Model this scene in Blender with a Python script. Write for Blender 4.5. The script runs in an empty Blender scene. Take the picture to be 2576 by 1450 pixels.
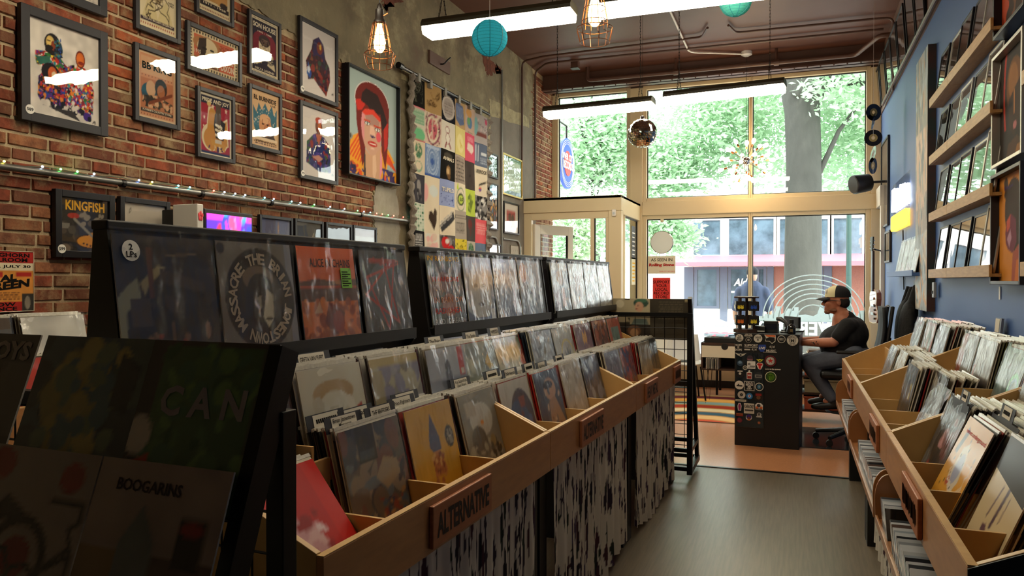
import bpy, bmesh, math, random
import numpy as np
from mathutils import Vector, Matrix, Euler
R = math.radians
SC = bpy.context.scene
COL = SC.collection
RND = random.Random(7)

# ------------------------------------------------------------------ camera
F, CX, CY = 1903.0, 1288.0, 725.0          # focal length and centre in photo pixels (2576 x 1450)
YAW, PITCH, EYE = R(20.5), R(-0.57), 1.5
cam = bpy.data.cameras.new('camera'); cam.sensor_width = 36; cam.lens = 36 * F / 2576
cam.clip_start = 0.05; cam.clip_end = 300
cam_o = bpy.data.objects.new('camera', cam); COL.objects.link(cam_o)
cam_o.location = (0, 0, EYE); cam_o.rotation_euler = (R(90) + PITCH, 0, YAW)
SC.camera = cam_o
MC = cam_o.rotation_euler.to_matrix()

# ------------------------------------------------------------------ world, sun, exposure
W = bpy.data.worlds.new('World'); SC.world = W; W.use_nodes = True
_n = W.node_tree.nodes; _l = W.node_tree.links
_n['Background'].inputs[0].default_value = (1.0, 0.99, 0.97, 1)
_n['Background'].inputs[1].default_value = 6.8
sun = bpy.data.lights.new('sun', 'SUN'); sun.energy = 7.0; sun.angle = R(4); sun.color = (1, .96, .88)
sun_o = bpy.data.objects.new('sun', sun); COL.objects.link(sun_o)
sun_o.rotation_euler = (R(34), R(20), 0)       # high sun, over the street from behind the shop
LAMP = 32.0                                     # radiance of the ceiling fluorescent diffusers
SC.view_settings.view_transform = 'Standard'; SC.view_settings.look = 'None'
SC.view_settings.gamma = 1.0; SC.view_settings.exposure = 0.0
SC.view_settings.use_curve_mapping = False

# room (metres; +Y runs from the camera to the shop front, +X to the right)
XL, XR, YF, YB, ZC = -3.42, 1.04, 10.9, -2.6, 4.45

# ------------------------------------------------------------------ pixel -> world
def ray(px, py):
    return MC @ Vector(((px - CX) / F, (CY - py) / F, -1.0))
def onX(px, py, X):
    d = ray(px, py); t = X / d.x; return Vector((X, d.y * t, EYE + d.z * t))
def onY(px, py, Y):
    d = ray(px, py); t = Y / d.y; return Vector((d.x * t, Y, EYE + d.z * t))
def onZ(px, py, Z):
    d = ray(px, py); t = (Z - EYE) / d.z; return Vector((d.x * t, d.y * t, Z))

# ------------------------------------------------------------------ colour helpers
def lin(c):
    if isinstance(c, str):
        c = c.lstrip('#'); c = [int(c[i:i + 2], 16) / 255 for i in (0, 2, 4)]
        return tuple(v / 12.92 if v <= .04045 else ((v + .055) / 1.055) ** 2.4 for v in c)
    return tuple(c[:3])

MATS = {}
def mk(name, col='#808080', rough=.5, metal=0, spec=.5, vary=None, bump=None, coat=0, coat_r=.05, emit=None,
       estr=0, src=None, trans=0, coord='obj', aniso=None):
    """node material: src None | 'attr' (colour attribute) | 'objcol' (object colour);
    vary=(scale, amount[, second colour]); bump=(scale, strength)"""
    if name in MATS: return MATS[name]
    m = bpy.data.materials.new(name); m.use_nodes = True; nt = m.node_tree; N = nt.nodes; L = nt.links
    b = N['Principled BSDF']; b.inputs['Roughness'].default_value = rough; b.inputs['Metallic'].default_value = metal
    b.inputs['Specular IOR Level'].default_value = spec
    if coat: b.inputs['Coat Weight'].default_value = coat; b.inputs['Coat Roughness'].default_value = coat_r
    if trans: b.inputs['Transmission Weight'].default_value = trans
    if src == 'attr':
        a = N.new('ShaderNodeAttribute'); a.attribute_name = 'Col'; out = a.outputs['Color']
    elif src == 'objcol':
        a = N.new('ShaderNodeObjectInfo'); out = a.outputs['Color']
    else:
        a = N.new('ShaderNodeRGB'); a.outputs[0].default_value = (*lin(col), 1); out = a.outputs[0]
    def vec(scale):
        if coord == 'pos':
            g = N.new('ShaderNodeNewGeometry'); v = g.outputs['Position']
        else:
            g = N.new('ShaderNodeTexCoord'); v = g.outputs['Object']
        mp = N.new('ShaderNodeMapping'); mp.inputs['Scale'].default_value = aniso or (1, 1, 1)
        L.new(v, mp.inputs['Vector'])
        t = N.new('ShaderNodeTexNoise'); t.inputs['Scale'].default_value = scale; t.inputs['Detail'].default_value = 5
        t.inputs['Roughness'].default_value = .62
        L.new(mp.outputs[0], t.inputs['Vector']); return t
    if vary:
        t = vec(vary[0]); mx = N.new('ShaderNodeMix'); mx.data_type = 'RGBA'
        r = N.new('ShaderNodeMapRange'); r.inputs[1].default_value = .38; r.inputs[2].default_value = .62
        r.inputs[3].default_value = 0; r.inputs[4].default_value = vary[1]
        L.new(t.outputs['Fac'], r.inputs[0]); L.new(r.outputs[0], mx.inputs[0]); L.new(out, mx.inputs[6])
        if len(vary) > 2: mx.inputs[7].default_value = (*lin(vary[2]), 1)
        else:
            mx.inputs[7].default_value = (0, 0, 0, 1)
        out = mx.outputs[2]
    L.new(out, b.inputs['Base Color'])
    if bump:
        t = vec(bump[0]); bp = N.new('ShaderNodeBump'); bp.inputs['Strength'].default_value = bump[1]
        bp.inputs['Distance'].default_value = bump[2] if len(bump) > 2 else .01
        L.new(t.outputs['Fac'], bp.inputs['Height']); L.new(bp.outputs[0], b.inputs['Normal'])
        if coat: L.new(bp.outputs[0], b.inputs['Coat Normal'])
    if emit:
        b.inputs['Emission Color'].default_value = (*lin(emit), 1); b.inputs['Emission Strength'].default_value = estr
    MATS[name] = m; return m

def pane(name, refl=1.0, rough=.0, tint='#ffffff', bump=None, base=.03):
    """thin clear sheet: transparent, with a Fresnel reflection"""
    if name in MATS: return MATS[name]
    m = bpy.data.materials.new(name); m.use_nodes = True; nt = m.node_tree; N = nt.nodes; L = nt.links
    N.remove(N['Principled BSDF']); o = N['Material Output']
    t = N.new('ShaderNodeBsdfTransparent'); t.inputs[0].default_value = (*lin(tint), 1)
    g = N.new('ShaderNodeBsdfGlossy'); g.inputs['Roughness'].default_value = rough
    fr = N.new('ShaderNodeLayerWeight'); fr.inputs['Blend'].default_value = .5      # 1 - |cos|, the same from both sides
    pw = N.new('ShaderNodeMath'); pw.operation = 'POWER'; pw.inputs[1].default_value = 5.0; L.new(fr.outputs['Facing'], pw.inputs[0])
    mu = N.new('ShaderNodeMath'); mu.operation = 'MULTIPLY_ADD'; mu.inputs[1].default_value = refl; mu.inputs[2].default_value = base
    mu.use_clamp = True
    L.new(pw.outputs[0], mu.inputs[0]); mx = N.new('ShaderNodeMixShader')
    L.new(mu.outputs[0], mx.inputs[0]); L.new(t.outputs[0], mx.inputs[1]); L.new(g.outputs[0], mx.inputs[2])
    if bump:
        c = N.new('ShaderNodeNewGeometry'); mp = N.new('ShaderNodeMapping'); L.new(c.outputs['Position'], mp.inputs[0])
        mp.inputs['Scale'].default_value = bump[2] if len(bump) > 2 else (1, 1, 1)
        n = N.new('ShaderNodeTexNoise'); n.inputs['Scale'].default_value = bump[0]; n.inputs['Detail'].default_value = 3
        L.new(mp.outputs[0], n.inputs['Vector']); bp = N.new('ShaderNodeBump'); bp.inputs['Strength'].default_value = bump[1]
        bp.inputs['Distance'].default_value = bump[3] if len(bump) > 3 else .01
        L.new(n.outputs['Fac'], bp.inputs['Height']); L.new(bp.outputs[0], g.inputs['Normal']); L.new(bp.outputs[0], fr.inputs['Normal'])
    L.new(mx.outputs[0], o.inputs['Surface']); MATS[name] = m; return m

def glow(name, col, strength):
    if name in MATS: return MATS[name]
    m = bpy.data.materials.new(name); m.use_nodes = True; N = m.node_tree.nodes; L = m.node_tree.links
    N.remove(N['Principled BSDF']); e = N.new('ShaderNodeEmission'); e.inputs[0].default_value = (*lin(col), 1)
    e.inputs[1].default_value = strength; L.new(e.outputs[0], N['Material Output'].inputs[0]); MATS[name] = m; return m

# ------------------------------------------------------------------ mesh builder
class MB:
    def __init__(s): s.v = []; s.f = []; s.c = []; s.mi = []; s.cur = 0; s.col = None
    def add(s, vs, fs):
        o = len(s.v); s.v += [tuple(v) for v in vs]; s.f += [tuple(i + o for i in f) for f in fs]
        s.mi += [s.cur] * len(fs)
        if s.col is not None: s.c += [s.col] * len(vs)
        return s
    def box(s, a, b, M=None):
        (x0, y0, z0), (x1, y1, z1) = a, b
        vs = [(x, y, z) for z in (z0, z1) for y in (y0, y1) for x in (x0, x1)]
        if M is not None: vs = [M @ Vector(v) for v in vs]
        return s.add(vs, [(0, 2, 3, 1), (4, 5, 7, 6), (0, 1, 5, 4), (2, 6, 7, 3), (0, 4, 6, 2), (1, 3, 7, 5)])
    def bar(s, p, q, w, h=None, up=(0, 0, 1)):
        p = Vector(p); q = Vector(q); d = (q - p); L = d.length; d.normalize(); u = Vector(up)
        if abs(d.dot(u)) > .95: u = Vector((1, 0, 0)) if abs(d.x) < .9 else Vector((0, 1, 0))
        sx = d.cross(u).normalized(); uz = sx.cross(d); h = h or w
        vs = [p + d * t * L + sx * a * w / 2 + uz * b * h / 2 for t in (0, 1) for b in (-1, 1) for a in (-1, 1)]
        return s.add(vs, [(0, 2, 3, 1), (4, 5, 7, 6), (0, 1, 5, 4), (2, 6, 7, 3), (0, 4, 6, 2), (1, 3, 7, 5)])
    def tube(s, pts, r, n=8, caps=True):
        pts = [Vector(p) for p in pts]; rs = r if isinstance(r, (list, tuple)) else [r] * len(pts)
        vs = []; fs = []; prev = None
        for i, p in enumerate(pts):
            d = (pts[min(i + 1, len(pts) - 1)] - pts[max(i - 1, 0)]).normalized()
            if prev is None:
                a = Vector((0, 0, 1)) if abs(d.z) < .9 else Vector((1, 0, 0)); u = d.cross(a).normalized()
            else:
                u = (prev - d * prev.dot(d)).normalized()
            prev = u; w = d.cross(u)
            for k in range(n):
                t = 2 * math.pi * k / n; vs.append(p + (u * math.cos(t) + w * math.sin(t)) * rs[i])
        for i in range(len(pts) - 1):
            for k in range(n):
                a = i * n + k; b = i * n + (k + 1) % n; fs.append((a, b, b + n, a + n))
        if caps:
            fs.append(tuple(range(n - 1, -1, -1))); fs.append(tuple((len(pts) - 1) * n + k for k in range(n)))
        return s.add(vs, fs)
    def lathe(s, prof, c=(0, 0, 0), n=20, axis='z', caps=True):
        vs = []; fs = []; c = Vector(c)
        for (r, h) in prof:
            for k in range(n):
                t = 2 * math.pi * k / n; x, y = r * math.cos(t), r * math.sin(t)
                vs.append(c + Vector({'z': (x, y, h), 'y': (x, h, y), 'x': (h, x, y)}[axis]))
        m = len(prof)
        for i in range(m - 1):
            for k in range(n):
                a = i * n + k; b = i * n + (k + 1) % n; fs.append((a, b, b + n, a + n))
        if caps:
            fs.append(tuple(range(n - 1, -1, -1))); fs.append(tuple((m - 1) * n + k for k in range(n)))
        return s.add(vs, fs)
    def ball(s, c, r, n=12, m=8):
        rx = r if isinstance(r, (tuple, list)) else (r, r, r); vs = []; fs = []
        for i in range(m + 1):
            a = math.pi * i / m
            for k in range(n):
                t = 2 * math.pi * k / n
                vs.append((c[0] + rx[0] * math.sin(a) * math.cos(t), c[1] + rx[1] * math.sin(a) * math.sin(t), c[2] - rx[2] * math.cos(a)))
        for i in range(m):
            for k in range(n):
                a = i * n + k; b = i * n + (k + 1) % n; fs.append((a, b, b + n, a + n))
        return s.add(vs, fs)
    def prism(s, poly, d0, d1, plane='xz'):
        """extrude a 2D polygon; plane xz: depth along y, yz: along x, xy: along z"""
        def mp(a, b, d): return {'xz': (a, d, b), 'yz': (d, a, b), 'xy': (a, b, d)}[plane]
        n = len(poly); vs = [mp(a, b, d0) for a, b in poly] + [mp(a, b, d1) for a, b in poly]
        fs = [tuple(range(n)), tuple(range(2 * n - 1, n - 1, -1))] + [(i, i + n, (i + 1) % n + n, (i + 1) % n) for i in range(n)]
        return s.add(vs, fs)
    def xf(s, M):
        s.v = [tuple(M @ Vector(v)) for v in s.v]; return s
    def mesh(s, name, org=(0, 0, 0)):
        me = bpy.data.meshes.new(name)
        me.from_pydata([(v[0] - org[0], v[1] - org[1], v[2] - org[2]) for v in s.v], [], s.f)
        if s.c:
            a = me.color_attributes.new('Col', 'FLOAT_COLOR', 'POINT')
            a.data.foreach_set('color', [x for c in s.c for x in (*c, 1)])
        if any(s.mi): me.polygons.foreach_set('material_index', s.mi)
        bm = bmesh.new(); bm.from_mesh(me); bmesh.ops.recalc_face_normals(bm, faces=bm.faces); bm.to_mesh(me); bm.free()
        return me
    def build(s, name, mat, parent=None, bevel=0, smooth=False, kind=None, seg=2):
        org = ORG.get(parent, (0, 0, 0)) if parent else (0, 0, 0)
        me = s.mesh(name, org)
        for m in (mat if isinstance(mat, (list, tuple)) else [mat]): me.materials.append(m)
        if smooth:
            me.polygons.foreach_set('use_smooth', [True] * len(me.polygons))
            try: me.set_sharp_from_angle(angle=R(40))
            except Exception: pass
        o = link(name, me, parent)
        if parent: ORG[o] = org
        if bevel:
            b = o.modifiers.new('bevel', 'BEVEL'); b.width = bevel; b.segments = seg; b.limit_method = 'ANGLE'; b.angle_limit = R(40)
        if kind: o['kind'] = kind
        return o
ORG = {}
def link(name, data, parent=None):
    o = bpy.data.objects.new(name, data); COL.objects.link(o)
    if parent: o.parent = parent
    return o
def tag(o, label, cat, group=None, kind=None):
    o['label'] = label; o['category'] = cat
    if group: o['group'] = group
    if kind: o['kind'] = kind
    return o
def thing(name, label, cat, loc=(0, 0, 0), rot=None, group=None):
    """an Empty that parents a thing's parts. Without rot the parts are given in world coordinates."""
    o = link(name, None); o.empty_display_size = .05; o.location = loc
    if rot is None: ORG[o] = tuple(loc)
    else: o.rotation_euler = rot; ORG[o] = (0, 0, 0)
    return tag(o, label, cat, group)
def struct(name, mb, mat, parent=None, **k):
    o = mb.build(name, mat, parent, **k)
    if not parent: o['kind'] = 'structure'
    return o
def obj_copy(o, name=None, parent=None):
    c = o.copy(); COL.objects.link(c)
    if parent: c.parent = parent
    return c

# ------------------------------------------------------------------ small painter for flat print (posters, covers)
class Art:
    def __init__(s, W, H, ss=2):
        s.W, s.H, s.ss = W, H, ss
        y, x = np.mgrid[0:H * ss, 0:W * ss]; s.x = (x + .5) / (W * ss); s.y = (y + .5) / (H * ss)
        s.a = np.zeros((H * ss, W * ss, 3))
    def put(s, m, c): s.a[m] = lin(c)
    def run(s, spec):
        for t in spec: getattr(s, '_' + t[0])(*t[1:])
        return s
    def _f(s, c): s.a[:] = lin(c)
    def _g(s, c0, c1):
        t = s.y[..., None]; s.a[:] = np.array(lin(c0)) * (1 - t) + np.array(lin(c1)) * t
    def _r(s, x0, y0, x1, y1, c): s.put((s.x >= x0) & (s.x <= x1) & (s.y >= y0) & (s.y <= y1), c)
    def _e(s, cx, cy, rx, ry, c, rot=0):
        dx, dy = s.x - cx, s.y - cy
        if rot: k = R(rot); dx, dy = dx * math.cos(k) + dy * math.sin(k), -dx * math.sin(k) + dy * math.cos(k)
        s.put((dx / rx) ** 2 + (dy / ry) ** 2 <= 1, c)
    def _a(s, cx, cy, r0, r1, c, asp=1):
        d = np.hypot(s.x - cx, (s.y - cy) * asp); s.put((d >= r0) & (d <= r1), c)
    def _p(s, pts, c):
        m = np.zeros(s.x.shape, bool); n = len(pts)
        for i in range(n):
            (x0, y0), (x1, y1) = pts[i], pts[(i + 1) % n]
            if y0 == y1: continue
            k = ((y0 > s.y) != (y1 > s.y)) & (s.x < (x1 - x0) * (s.y - y0) / (y1 - y0) + x0); m ^= k
        s.put(m, c)
    def _l(s, x0, y0, x1, y1, w, c):
        dx, dy = x1 - x0, y1 - y0; q = dx * dx + dy * dy + 1e-9
        t = np.clip(((s.x - x0) * dx + (s.y - y0) * dy) / q, 0, 1)
        s.put(np.hypot(s.x - x0 - t * dx, s.y - y0 - t * dy) <= w / 2, c)
    def _b(s, n, x0, y0, x1, y1, a, b, cols, seed):
        r = random.Random(seed)
        for _ in range(n):
            s._e(r.uniform(x0, x1), r.uniform(y0, y1), r.uniform(a, b), r.uniform(a, b), r.choice(cols), r.uniform(0, 180))
    def _k(s, n, x0, y0, x1, y1, w, cols, seed):            # scribbled strokes
        r = random.Random(seed); px, py = r.uniform(x0, x1), r.uniform(y0, y1)
        for _ in range(n):
            qx = min(x1, max(x0, px + r.uniform(-.3, .3) * (x1 - x0))); qy = min(y1, max(y0, py + r.uniform(-.3, .3) * (y1 - y0)))
            s._l(px, py, qx, qy, w, r.choice(cols)); px, py = qx, qy
    def _t(s, n, x0, y0, x1, y1, c, seed, fill=.55):         # rows of fine print
        r = random.Random(seed); h = (y1 - y0) / n
        for i in range(n):
            x = x0 + r.uniform(0, .06)
            while x < x1 - .02:
                w = r.uniform(.02, .09); s._r(x, y0 + i * h, min(x + w, x1), y0 + i * h + h * fill, c); x += w + .02
    def _w(s, k): s.a *= k
    def _n(s, sc, amt, seed):
        r = np.random.RandomState(seed); g = r.rand(int(sc) + 2, int(sc) + 2)
        X, Y = s.x * sc, s.y * sc; i, j = X.astype(int), Y.astype(int); u, v = X - i, Y - j
        u = u * u * (3 - 2 * u); v = v * v * (3 - 2 * v)
        z = g[j, i] * (1 - u) * (1 - v) + g[j, i + 1] * u * (1 - v) + g[j + 1, i] * (1 - u) * v + g[j + 1, i + 1] * u * v
        s.a *= (1 - amt + 2 * amt * z)[..., None]
    def out(s):
        k = s.ss; return np.clip(s.a.reshape(s.H, k, s.W, k, 3).mean((1, 3)), 0, 1)
def art_grid(mb, spec, w, h, W, H, y=0, x0=None, z0=0, curve=None):
    """a coloured grid in the local xz plane, facing -y"""
    a = Art(W, H).run(spec).out(); x0 = -w / 2 if x0 is None else x0; o = len(mb.v); n = W
    for j in range(H):
        for i in range(W):
            fx, fz = i / (W - 1), j / (H - 1); yy = y + (curve(fx, fz) if curve else 0)
            mb.v.append((x0 + w * fx, yy, z0 + h * fz)); mb.c.append(tuple(a[j, i]))
    for j in range(H - 1):
        for i in range(W - 1):
            p = o + j * n + i; mb.f.append((p, p + 1, p + n + 1, p + n)); mb.mi.append(mb.cur)
    return mb

# ------------------------------------------------------------------ lettering (built-in font turned into flat meshes)
_TX = {}
def text_mesh(body, bold=0.0):
    k = (body, bold)
    if k in _TX: return _TX[k]
    cu = bpy.data.curves.new('t', 'FONT'); cu.body = body; cu.align_x = 'CENTER'; cu.resolution_u = 2; cu.offset = bold; cu.size = 1
    cu.space_line = .9
    o = bpy.data.objects.new('t', cu); me = bpy.data.meshes.new_from_object(o); bpy.data.objects.remove(o); bpy.data.curves.remove(cu)
    vs = [tuple(v.co) for v in me.vertices]; fs = [tuple(p.vertices) for p in me.polygons]; bpy.data.meshes.remove(me)
    if not vs: vs = [(0, 0, 0)]
    lo = [min(v[i] for v in vs) for i in (0, 1)]; hi = [max(v[i] for v in vs) for i in (0, 1)]
    _TX[k] = (vs, fs, lo, hi); return _TX[k]
def text_into(mb, body, cx, cz, w, h, y, bold=0.0, rot=0, shear=0, mirror=False):
    vs, fs, lo, hi = text_mesh(body, bold); sx = w / max(1e-6, hi[0] - lo[0]); sz = h / max(1e-6, hi[1] - lo[1])
    mx, mz = (lo[0] + hi[0]) / 2, (lo[1] + hi[1]) / 2; c, s_ = math.cos(rot), math.sin(rot); out = []
    for v in vs:
        a, b = (v[0] - mx) * sx, (v[1] - mz) * sz; a += shear * b
        if mirror: a = -a
        out.append((cx + a * c - b * s_, y, cz + a * s_ + b * c))
    return mb.add(out, [f[::-1] for f in fs] if mirror else fs)
def letters(parent, body, cx, cz, w, h, y, mat, bold=.01, rot=0, shear=0, mirror=False, name='lettering'):
    mb = MB(); text_into(mb, body, cx, cz, w, h, y, bold, rot, shear, mirror)
    o = ORG.get(parent, (0, 0, 0)); me = bpy.data.meshes.new(name); me.from_pydata(mb.v, [], mb.f); me.materials.append(mat)
    return link(name, me, parent)
def ring_text(mb, body, cx, cz, r, size, y, start, step, bold=.02):
    for i, ch in enumerate(body):
        if ch == ' ': continue
        a = R(start - step * i); text_into(mb, ch, cx + r * math.cos(a), cz + r * math.sin(a), size * (.35 if ch == 'I' else .8), size, y, bold, a - R(90))
    return mb

# ================================================================== THE ROOM
def proj(P):
    q = MC.transposed() @ (Vector(P) - Vector((0, 0, EYE))); return CX + F * q.x / -q.z, CY - F * q.y / -q.z, -q.z
M_vinyl = mk('vinyl_floor', '#6a5e4d', .36, vary=(3, .55, '#4b4236'), bump=(40, .12, .002), aniso=(24, 1, 1))
M_cork = mk('cork_floor', '#c0845a', .3, vary=(60, .35, '#955c3a'), bump=(90, .08, .002), coat=.25, coat_r=.12)
M_ceil = mk('brown_ceiling', '#623d2f', .5, vary=(1.3, .35, '#4f3024'), bump=(30, .05, .002))
M_brownwall = mk('brown_wall', '#6b5044', .6, vary=(2, .3, '#5a4238'))
M_blue = mk('blue_wall', '#3e609a', .55, vary=(2.5, .3, '#385890'), bump=(120, .06, .001))
M_mortar = mk('mortar', '#c2ae8a', .95, vary=(9, .7, '#9a866a'), bump=(60, .7, .01), coord='pos')
M_trim = mk('cream_trim', '#d8c8a4', .38, vary=(3, .15, '#cab893'))
M_trimw = mk('white_paint', '#d8d3c8', .4, vary=(4, .1, '#c9c2b4'))
M_dark = mk('dark_wall', '#4b4038', .8, vary=(2, .3, '#3b322c'))
M_black = mk('black_paint', '#0b0a0a', .5, vary=(20, .2, '#171514'))
M_blackm = mk('black_metal', '#0c0c0d', .35, metal=.4)
M_pipeb = mk('brown_pipe', '#573a2e', .45, vary=(8, .3, '#452e24'))
M_galv = mk('grey_conduit', '#8d8d88', .35, metal=.75, vary=(9, .4, '#66655f'))
M_white = mk('white_plastic', '#e6e3dc', .35)
M_glass = pane('window_glass', .8, 0, '#f4fbfb')

struct('floor', MB().box((XL - .1, YB, -.1), (XR + .1, 6.24, 0)), M_vinyl)
fo = struct('floor', MB().box((XL - .1, 6.24, -.1), (XR + .1, YF, .002)), M_cork)
struct('trim_1', MB().box((XL, 6.225, 0), (XR, 6.255, .006)), M_blackm)
struct('ceiling', MB().box((XL - .1, YB, ZC), (XR + .1, YF + .1, ZC + .15)), M_ceil)
struct('wall_back', MB().box((XL - .1, YB - .1, 0), (XR + .1, YB, ZC)), M_dark)
wr = struct('wall_right', MB().box((XR, YB, 0), (XR + .12, YF, ZC)), M_blue)
MB().box((XR - .012, YB, 3.64), (XR, YF, ZC)).build('upper_band', M_brownwall, wr)
struct('baseboard_right', MB().box((XR - .015, YB, 0), (XR, YF, .1)), M_black)

# ---------------------------------------------------------------- left wall: bricks, mortar, plaster
wl = struct('wall_left', MB().box((XL - .14, YB, 0), (XL - .006, YF, ZC)), M_mortar)
def brick_mat(name, src):
    m = mk(name, src=src, rough=.85, spec=.25, vary=(14, .75, '#5e3526'), bump=(45, .5, .008), coord='pos')
    nt = m.node_tree; N = nt.nodes; L = nt.links; b = N['Principled BSDF']; src_s = b.inputs['Base Color'].links[0].from_socket
    g = N.new('ShaderNodeNewGeometry'); t = N.new('ShaderNodeTexNoise'); t.inputs['Scale'].default_value = 5; t.inputs['Detail'].default_value = 8
    t.inputs['Roughness'].default_value = .72
    L.new(g.outputs['Position'], t.inputs['Vector']); r = N.new('ShaderNodeMapRange'); r.inputs[1].default_value = .50; r.inputs[2].default_value = .66
    r.inputs[4].default_value = .85
    L.new(t.outputs['Fac'], r.inputs[0]); mx = N.new('ShaderNodeMix'); mx.data_type = 'RGBA'; mx.inputs[7].default_value = (*lin('#a38a66'), 1)
    L.new(r.outputs[0], mx.inputs[0]); L.new(src_s, mx.inputs[6]); L.new(mx.outputs[2], b.inputs['Base Color']); return m
M_brick = brick_mat('brick_red', 'objcol'); M_brickS = brick_mat('brick_red_far', 'attr')
BR = [lin(c) for c in ('#944a33', '#9c5036', '#86452f', '#a85a36', '#8e563d', '#855a43', '#a06a48', '#7a4835')]
# plaster outline in (y, z) of the wall, from photo pixels
def wl_yz(px, py): p = onX(px, py, XL + .02); return (p.y, p.z)
edge = [(560, -60), (610, 5), (655, 25), (700, 62), (742, 84), (768, 112), (815, 128), (862, 150), (884, 172), (930, 250), (985, 330), (994, 440),
        (950, 468), (943, 492), (948, 515), (936, 545), (944, 575), (952, 604), (944, 640), (950, 700), (942, 800), (948, 900), (944, 1100)]
rg = random.Random(3); ed = []
for (a, b) in zip(edge[:-1], edge[1:]):
    for k in range(5):
        t = k / 5; ed.append((a[0] + (b[0] - a[0]) * t + rg.uniform(-4, 4), a[1] + (b[1] - a[1]) * t + rg.uniform(-4, 4)))
plaster = [wl_yz(*p) for p in ed]
ytop = plaster[0][0]
far_edge = [(10.05 + rg.uniform(-.07, .07), z) for z in np.linspace(0, 2.7, 10)] + [(9.97 + rg.uniform(-.06, .06), z) for z in np.linspace(2.8, ZC, 14)]
plaster = plaster + [(plaster[-1][0], 0)] + far_edge + [(ytop - .2, ZC)]
def inside(poly, x, y):
    c = False; n = len(poly)
    for i in range(n):
        (x0, y0), (x1, y1) = poly[i], poly[(i + 1) % n]
        if (y0 > y) != (y1 > y) and x < (x1 - x0) * (y - y0) / (y1 - y0) + x0: c = not c
    return c
M_plaster = mk('old_plaster', '#8a7e62', .85, vary=(2.2, .75, '#6a614c'), bump=(24, .5, .01), coord='pos')
def stained(m, col, sc, lo, hi, amt):
    N = m.node_tree.nodes; L = m.node_tree.links; b = N['Principled BSDF']; s0 = b.inputs['Base Color'].links[0].from_socket
    g = N.new('ShaderNodeNewGeometry'); t = N.new('ShaderNodeTexNoise'); t.inputs['Scale'].default_value = sc; t.inputs['Detail'].default_value = 9
    t.inputs['Roughness'].default_value = .7; L.new(g.outputs['Position'], t.inputs['Vector'])
    r = N.new('ShaderNodeMapRange'); r.inputs[1].default_value = lo; r.inputs[2].default_value = hi; r.inputs[4].default_value = amt
    L.new(t.outputs['Fac'], r.inputs[0]); mx = N.new('ShaderNodeMix'); mx.data_type = 'RGBA'; mx.inputs[7].default_value = (*lin(col), 1)
    L.new(r.outputs[0], mx.inputs[0]); L.new(s0, mx.inputs[6]); L.new(mx.outputs[2], b.inputs['Base Color'])
stained(M_plaster, '#aba07e', 3.1, .52, .66, .8); stained(M_plaster, '#c3b795', 26, .66, .72, .8); stained(M_plaster, '#6e5747', 1.1, .5, .7, .8)
MB().prism(plaster, XL - .02, XL + .006, 'yz').build('plaster', M_plaster, wl)
def ragged(pts, amp, n=5, seed=1):
    r = random.Random(seed); o = []
    for i in range(len(pts)):
        a, b = pts[i], pts[(i + 1) % len(pts)]
        for k in range(n): t = k / n; o.append((a[0] + (b[0] - a[0]) * t + r.uniform(-amp, amp), a[1] + (b[1] - a[1]) * t + r.uniform(-amp, amp)))
    return o
M_pgrey = mk('grey_plaster', '#847c70', .85, vary=(4, .5, '#6a6358'), bump=(30, .4, .006), coord='pos')
M_pcream = mk('cream_plaster', '#b3a781', .85, vary=(12, .7, '#8d8466'), bump=(30, .5, .006), coord='pos')
stained(M_pgrey, '#b4ab98', 30, .66, .71, .8)
M_pale = mk('pale_plaster', '#a39c8b', .85, vary=(4, .6, '#7c7565'), bump=(30, .5, .006), coord='pos')
stained(M_pale, '#5f513c', 14, .66, .7, .8); stained(M_pcream, '#6d634b', 9, .55, .66, .8)
M_exp = mk('broken_plaster', '#7e4630', .9, vary=(18, .8, '#5c2f20'), bump=(40, .8, .02), coord='pos')
z_ = XL + .006
def patch(name, pts, mat, amp, d, n=5, seed=1):
    return MB().prism(ragged([wl_yz(*p) for p in pts], amp, n, seed), XL, z_ + d, 'yz').build(name, mat, wl)
patch('grey_paint_patch', [(1232, 268), (1340, 318), (1346, 420), (1352, 640), (1352, 900), (1234, 900)], M_pgrey, .015, .002, 8, 2)
for i, q in enumerate(([(1010, 168), (1120, 224), (1230, 276), (1228, 302), (1120, 250), (1010, 196)], [(1233, 246), (1331, 296), (1333, 322), (1234, 290)], [(1226, 300), (1236, 292), (1234, 420), (1227, 420)])): patch('cream_band', q, M_pcream, .012, .004, 9, 3 + i)
patch('pale_patch', [(948, 470), (1000, 474), (1008, 560), (1005, 700), (950, 720), (952, 600), (942, 545)], M_pale, .02, .004, 7, 5)
for i, pts in enumerate([[(1212, 140), (1238, 150), (1265, 176), (1240, 184), (1228, 192), (1222, 165)], [(960, -5), (1018, -5), (995, 10), (978, 22), (968, 12)],
                         [(1250, 165), (1262, 172), (1264, 188), (1250, 184)]]):
    patch('exposed_patch', pts, M_exp, .035, .003, 6, 20 + i)
bricks = []
bp, rp = .207, .0665
for r_ in range(5, int(ZC / rp)):
    z0 = r_ * rp; head = r_ % 7 == 3; L_ = bp / 2 if head else bp
    y = 1.35 + (0 if r_ % 2 else L_ / 2) + rg.uniform(-.012, .012)
    while y < YF - .02:
        l = L_ * rg.uniform(.93, 1.07); y1 = min(y + l, YF); cy, cz = (y + y1) / 2, z0 + rp / 2
        if not (inside(plaster, y + .02, cz) and inside(plaster, y1 - .02, cz)) and (y < 6.2 or y > 9.7):
            px, py, d = proj((XL, cy, cz)); vis = -60 < px < 2576 and -60 < py < 850
            a = (proj((XL, y1, cz))[0] - proj((XL, y, cz))[0]) * F * rp / d
            if inside(plaster, cy, cz): a *= .3
            bricks.append((a if vis else 0, y + .006, y1 - .006, z0 + .006, z0 + rp - .006))
        y = y1
bricks.sort(key=lambda b: -b[0])
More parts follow.
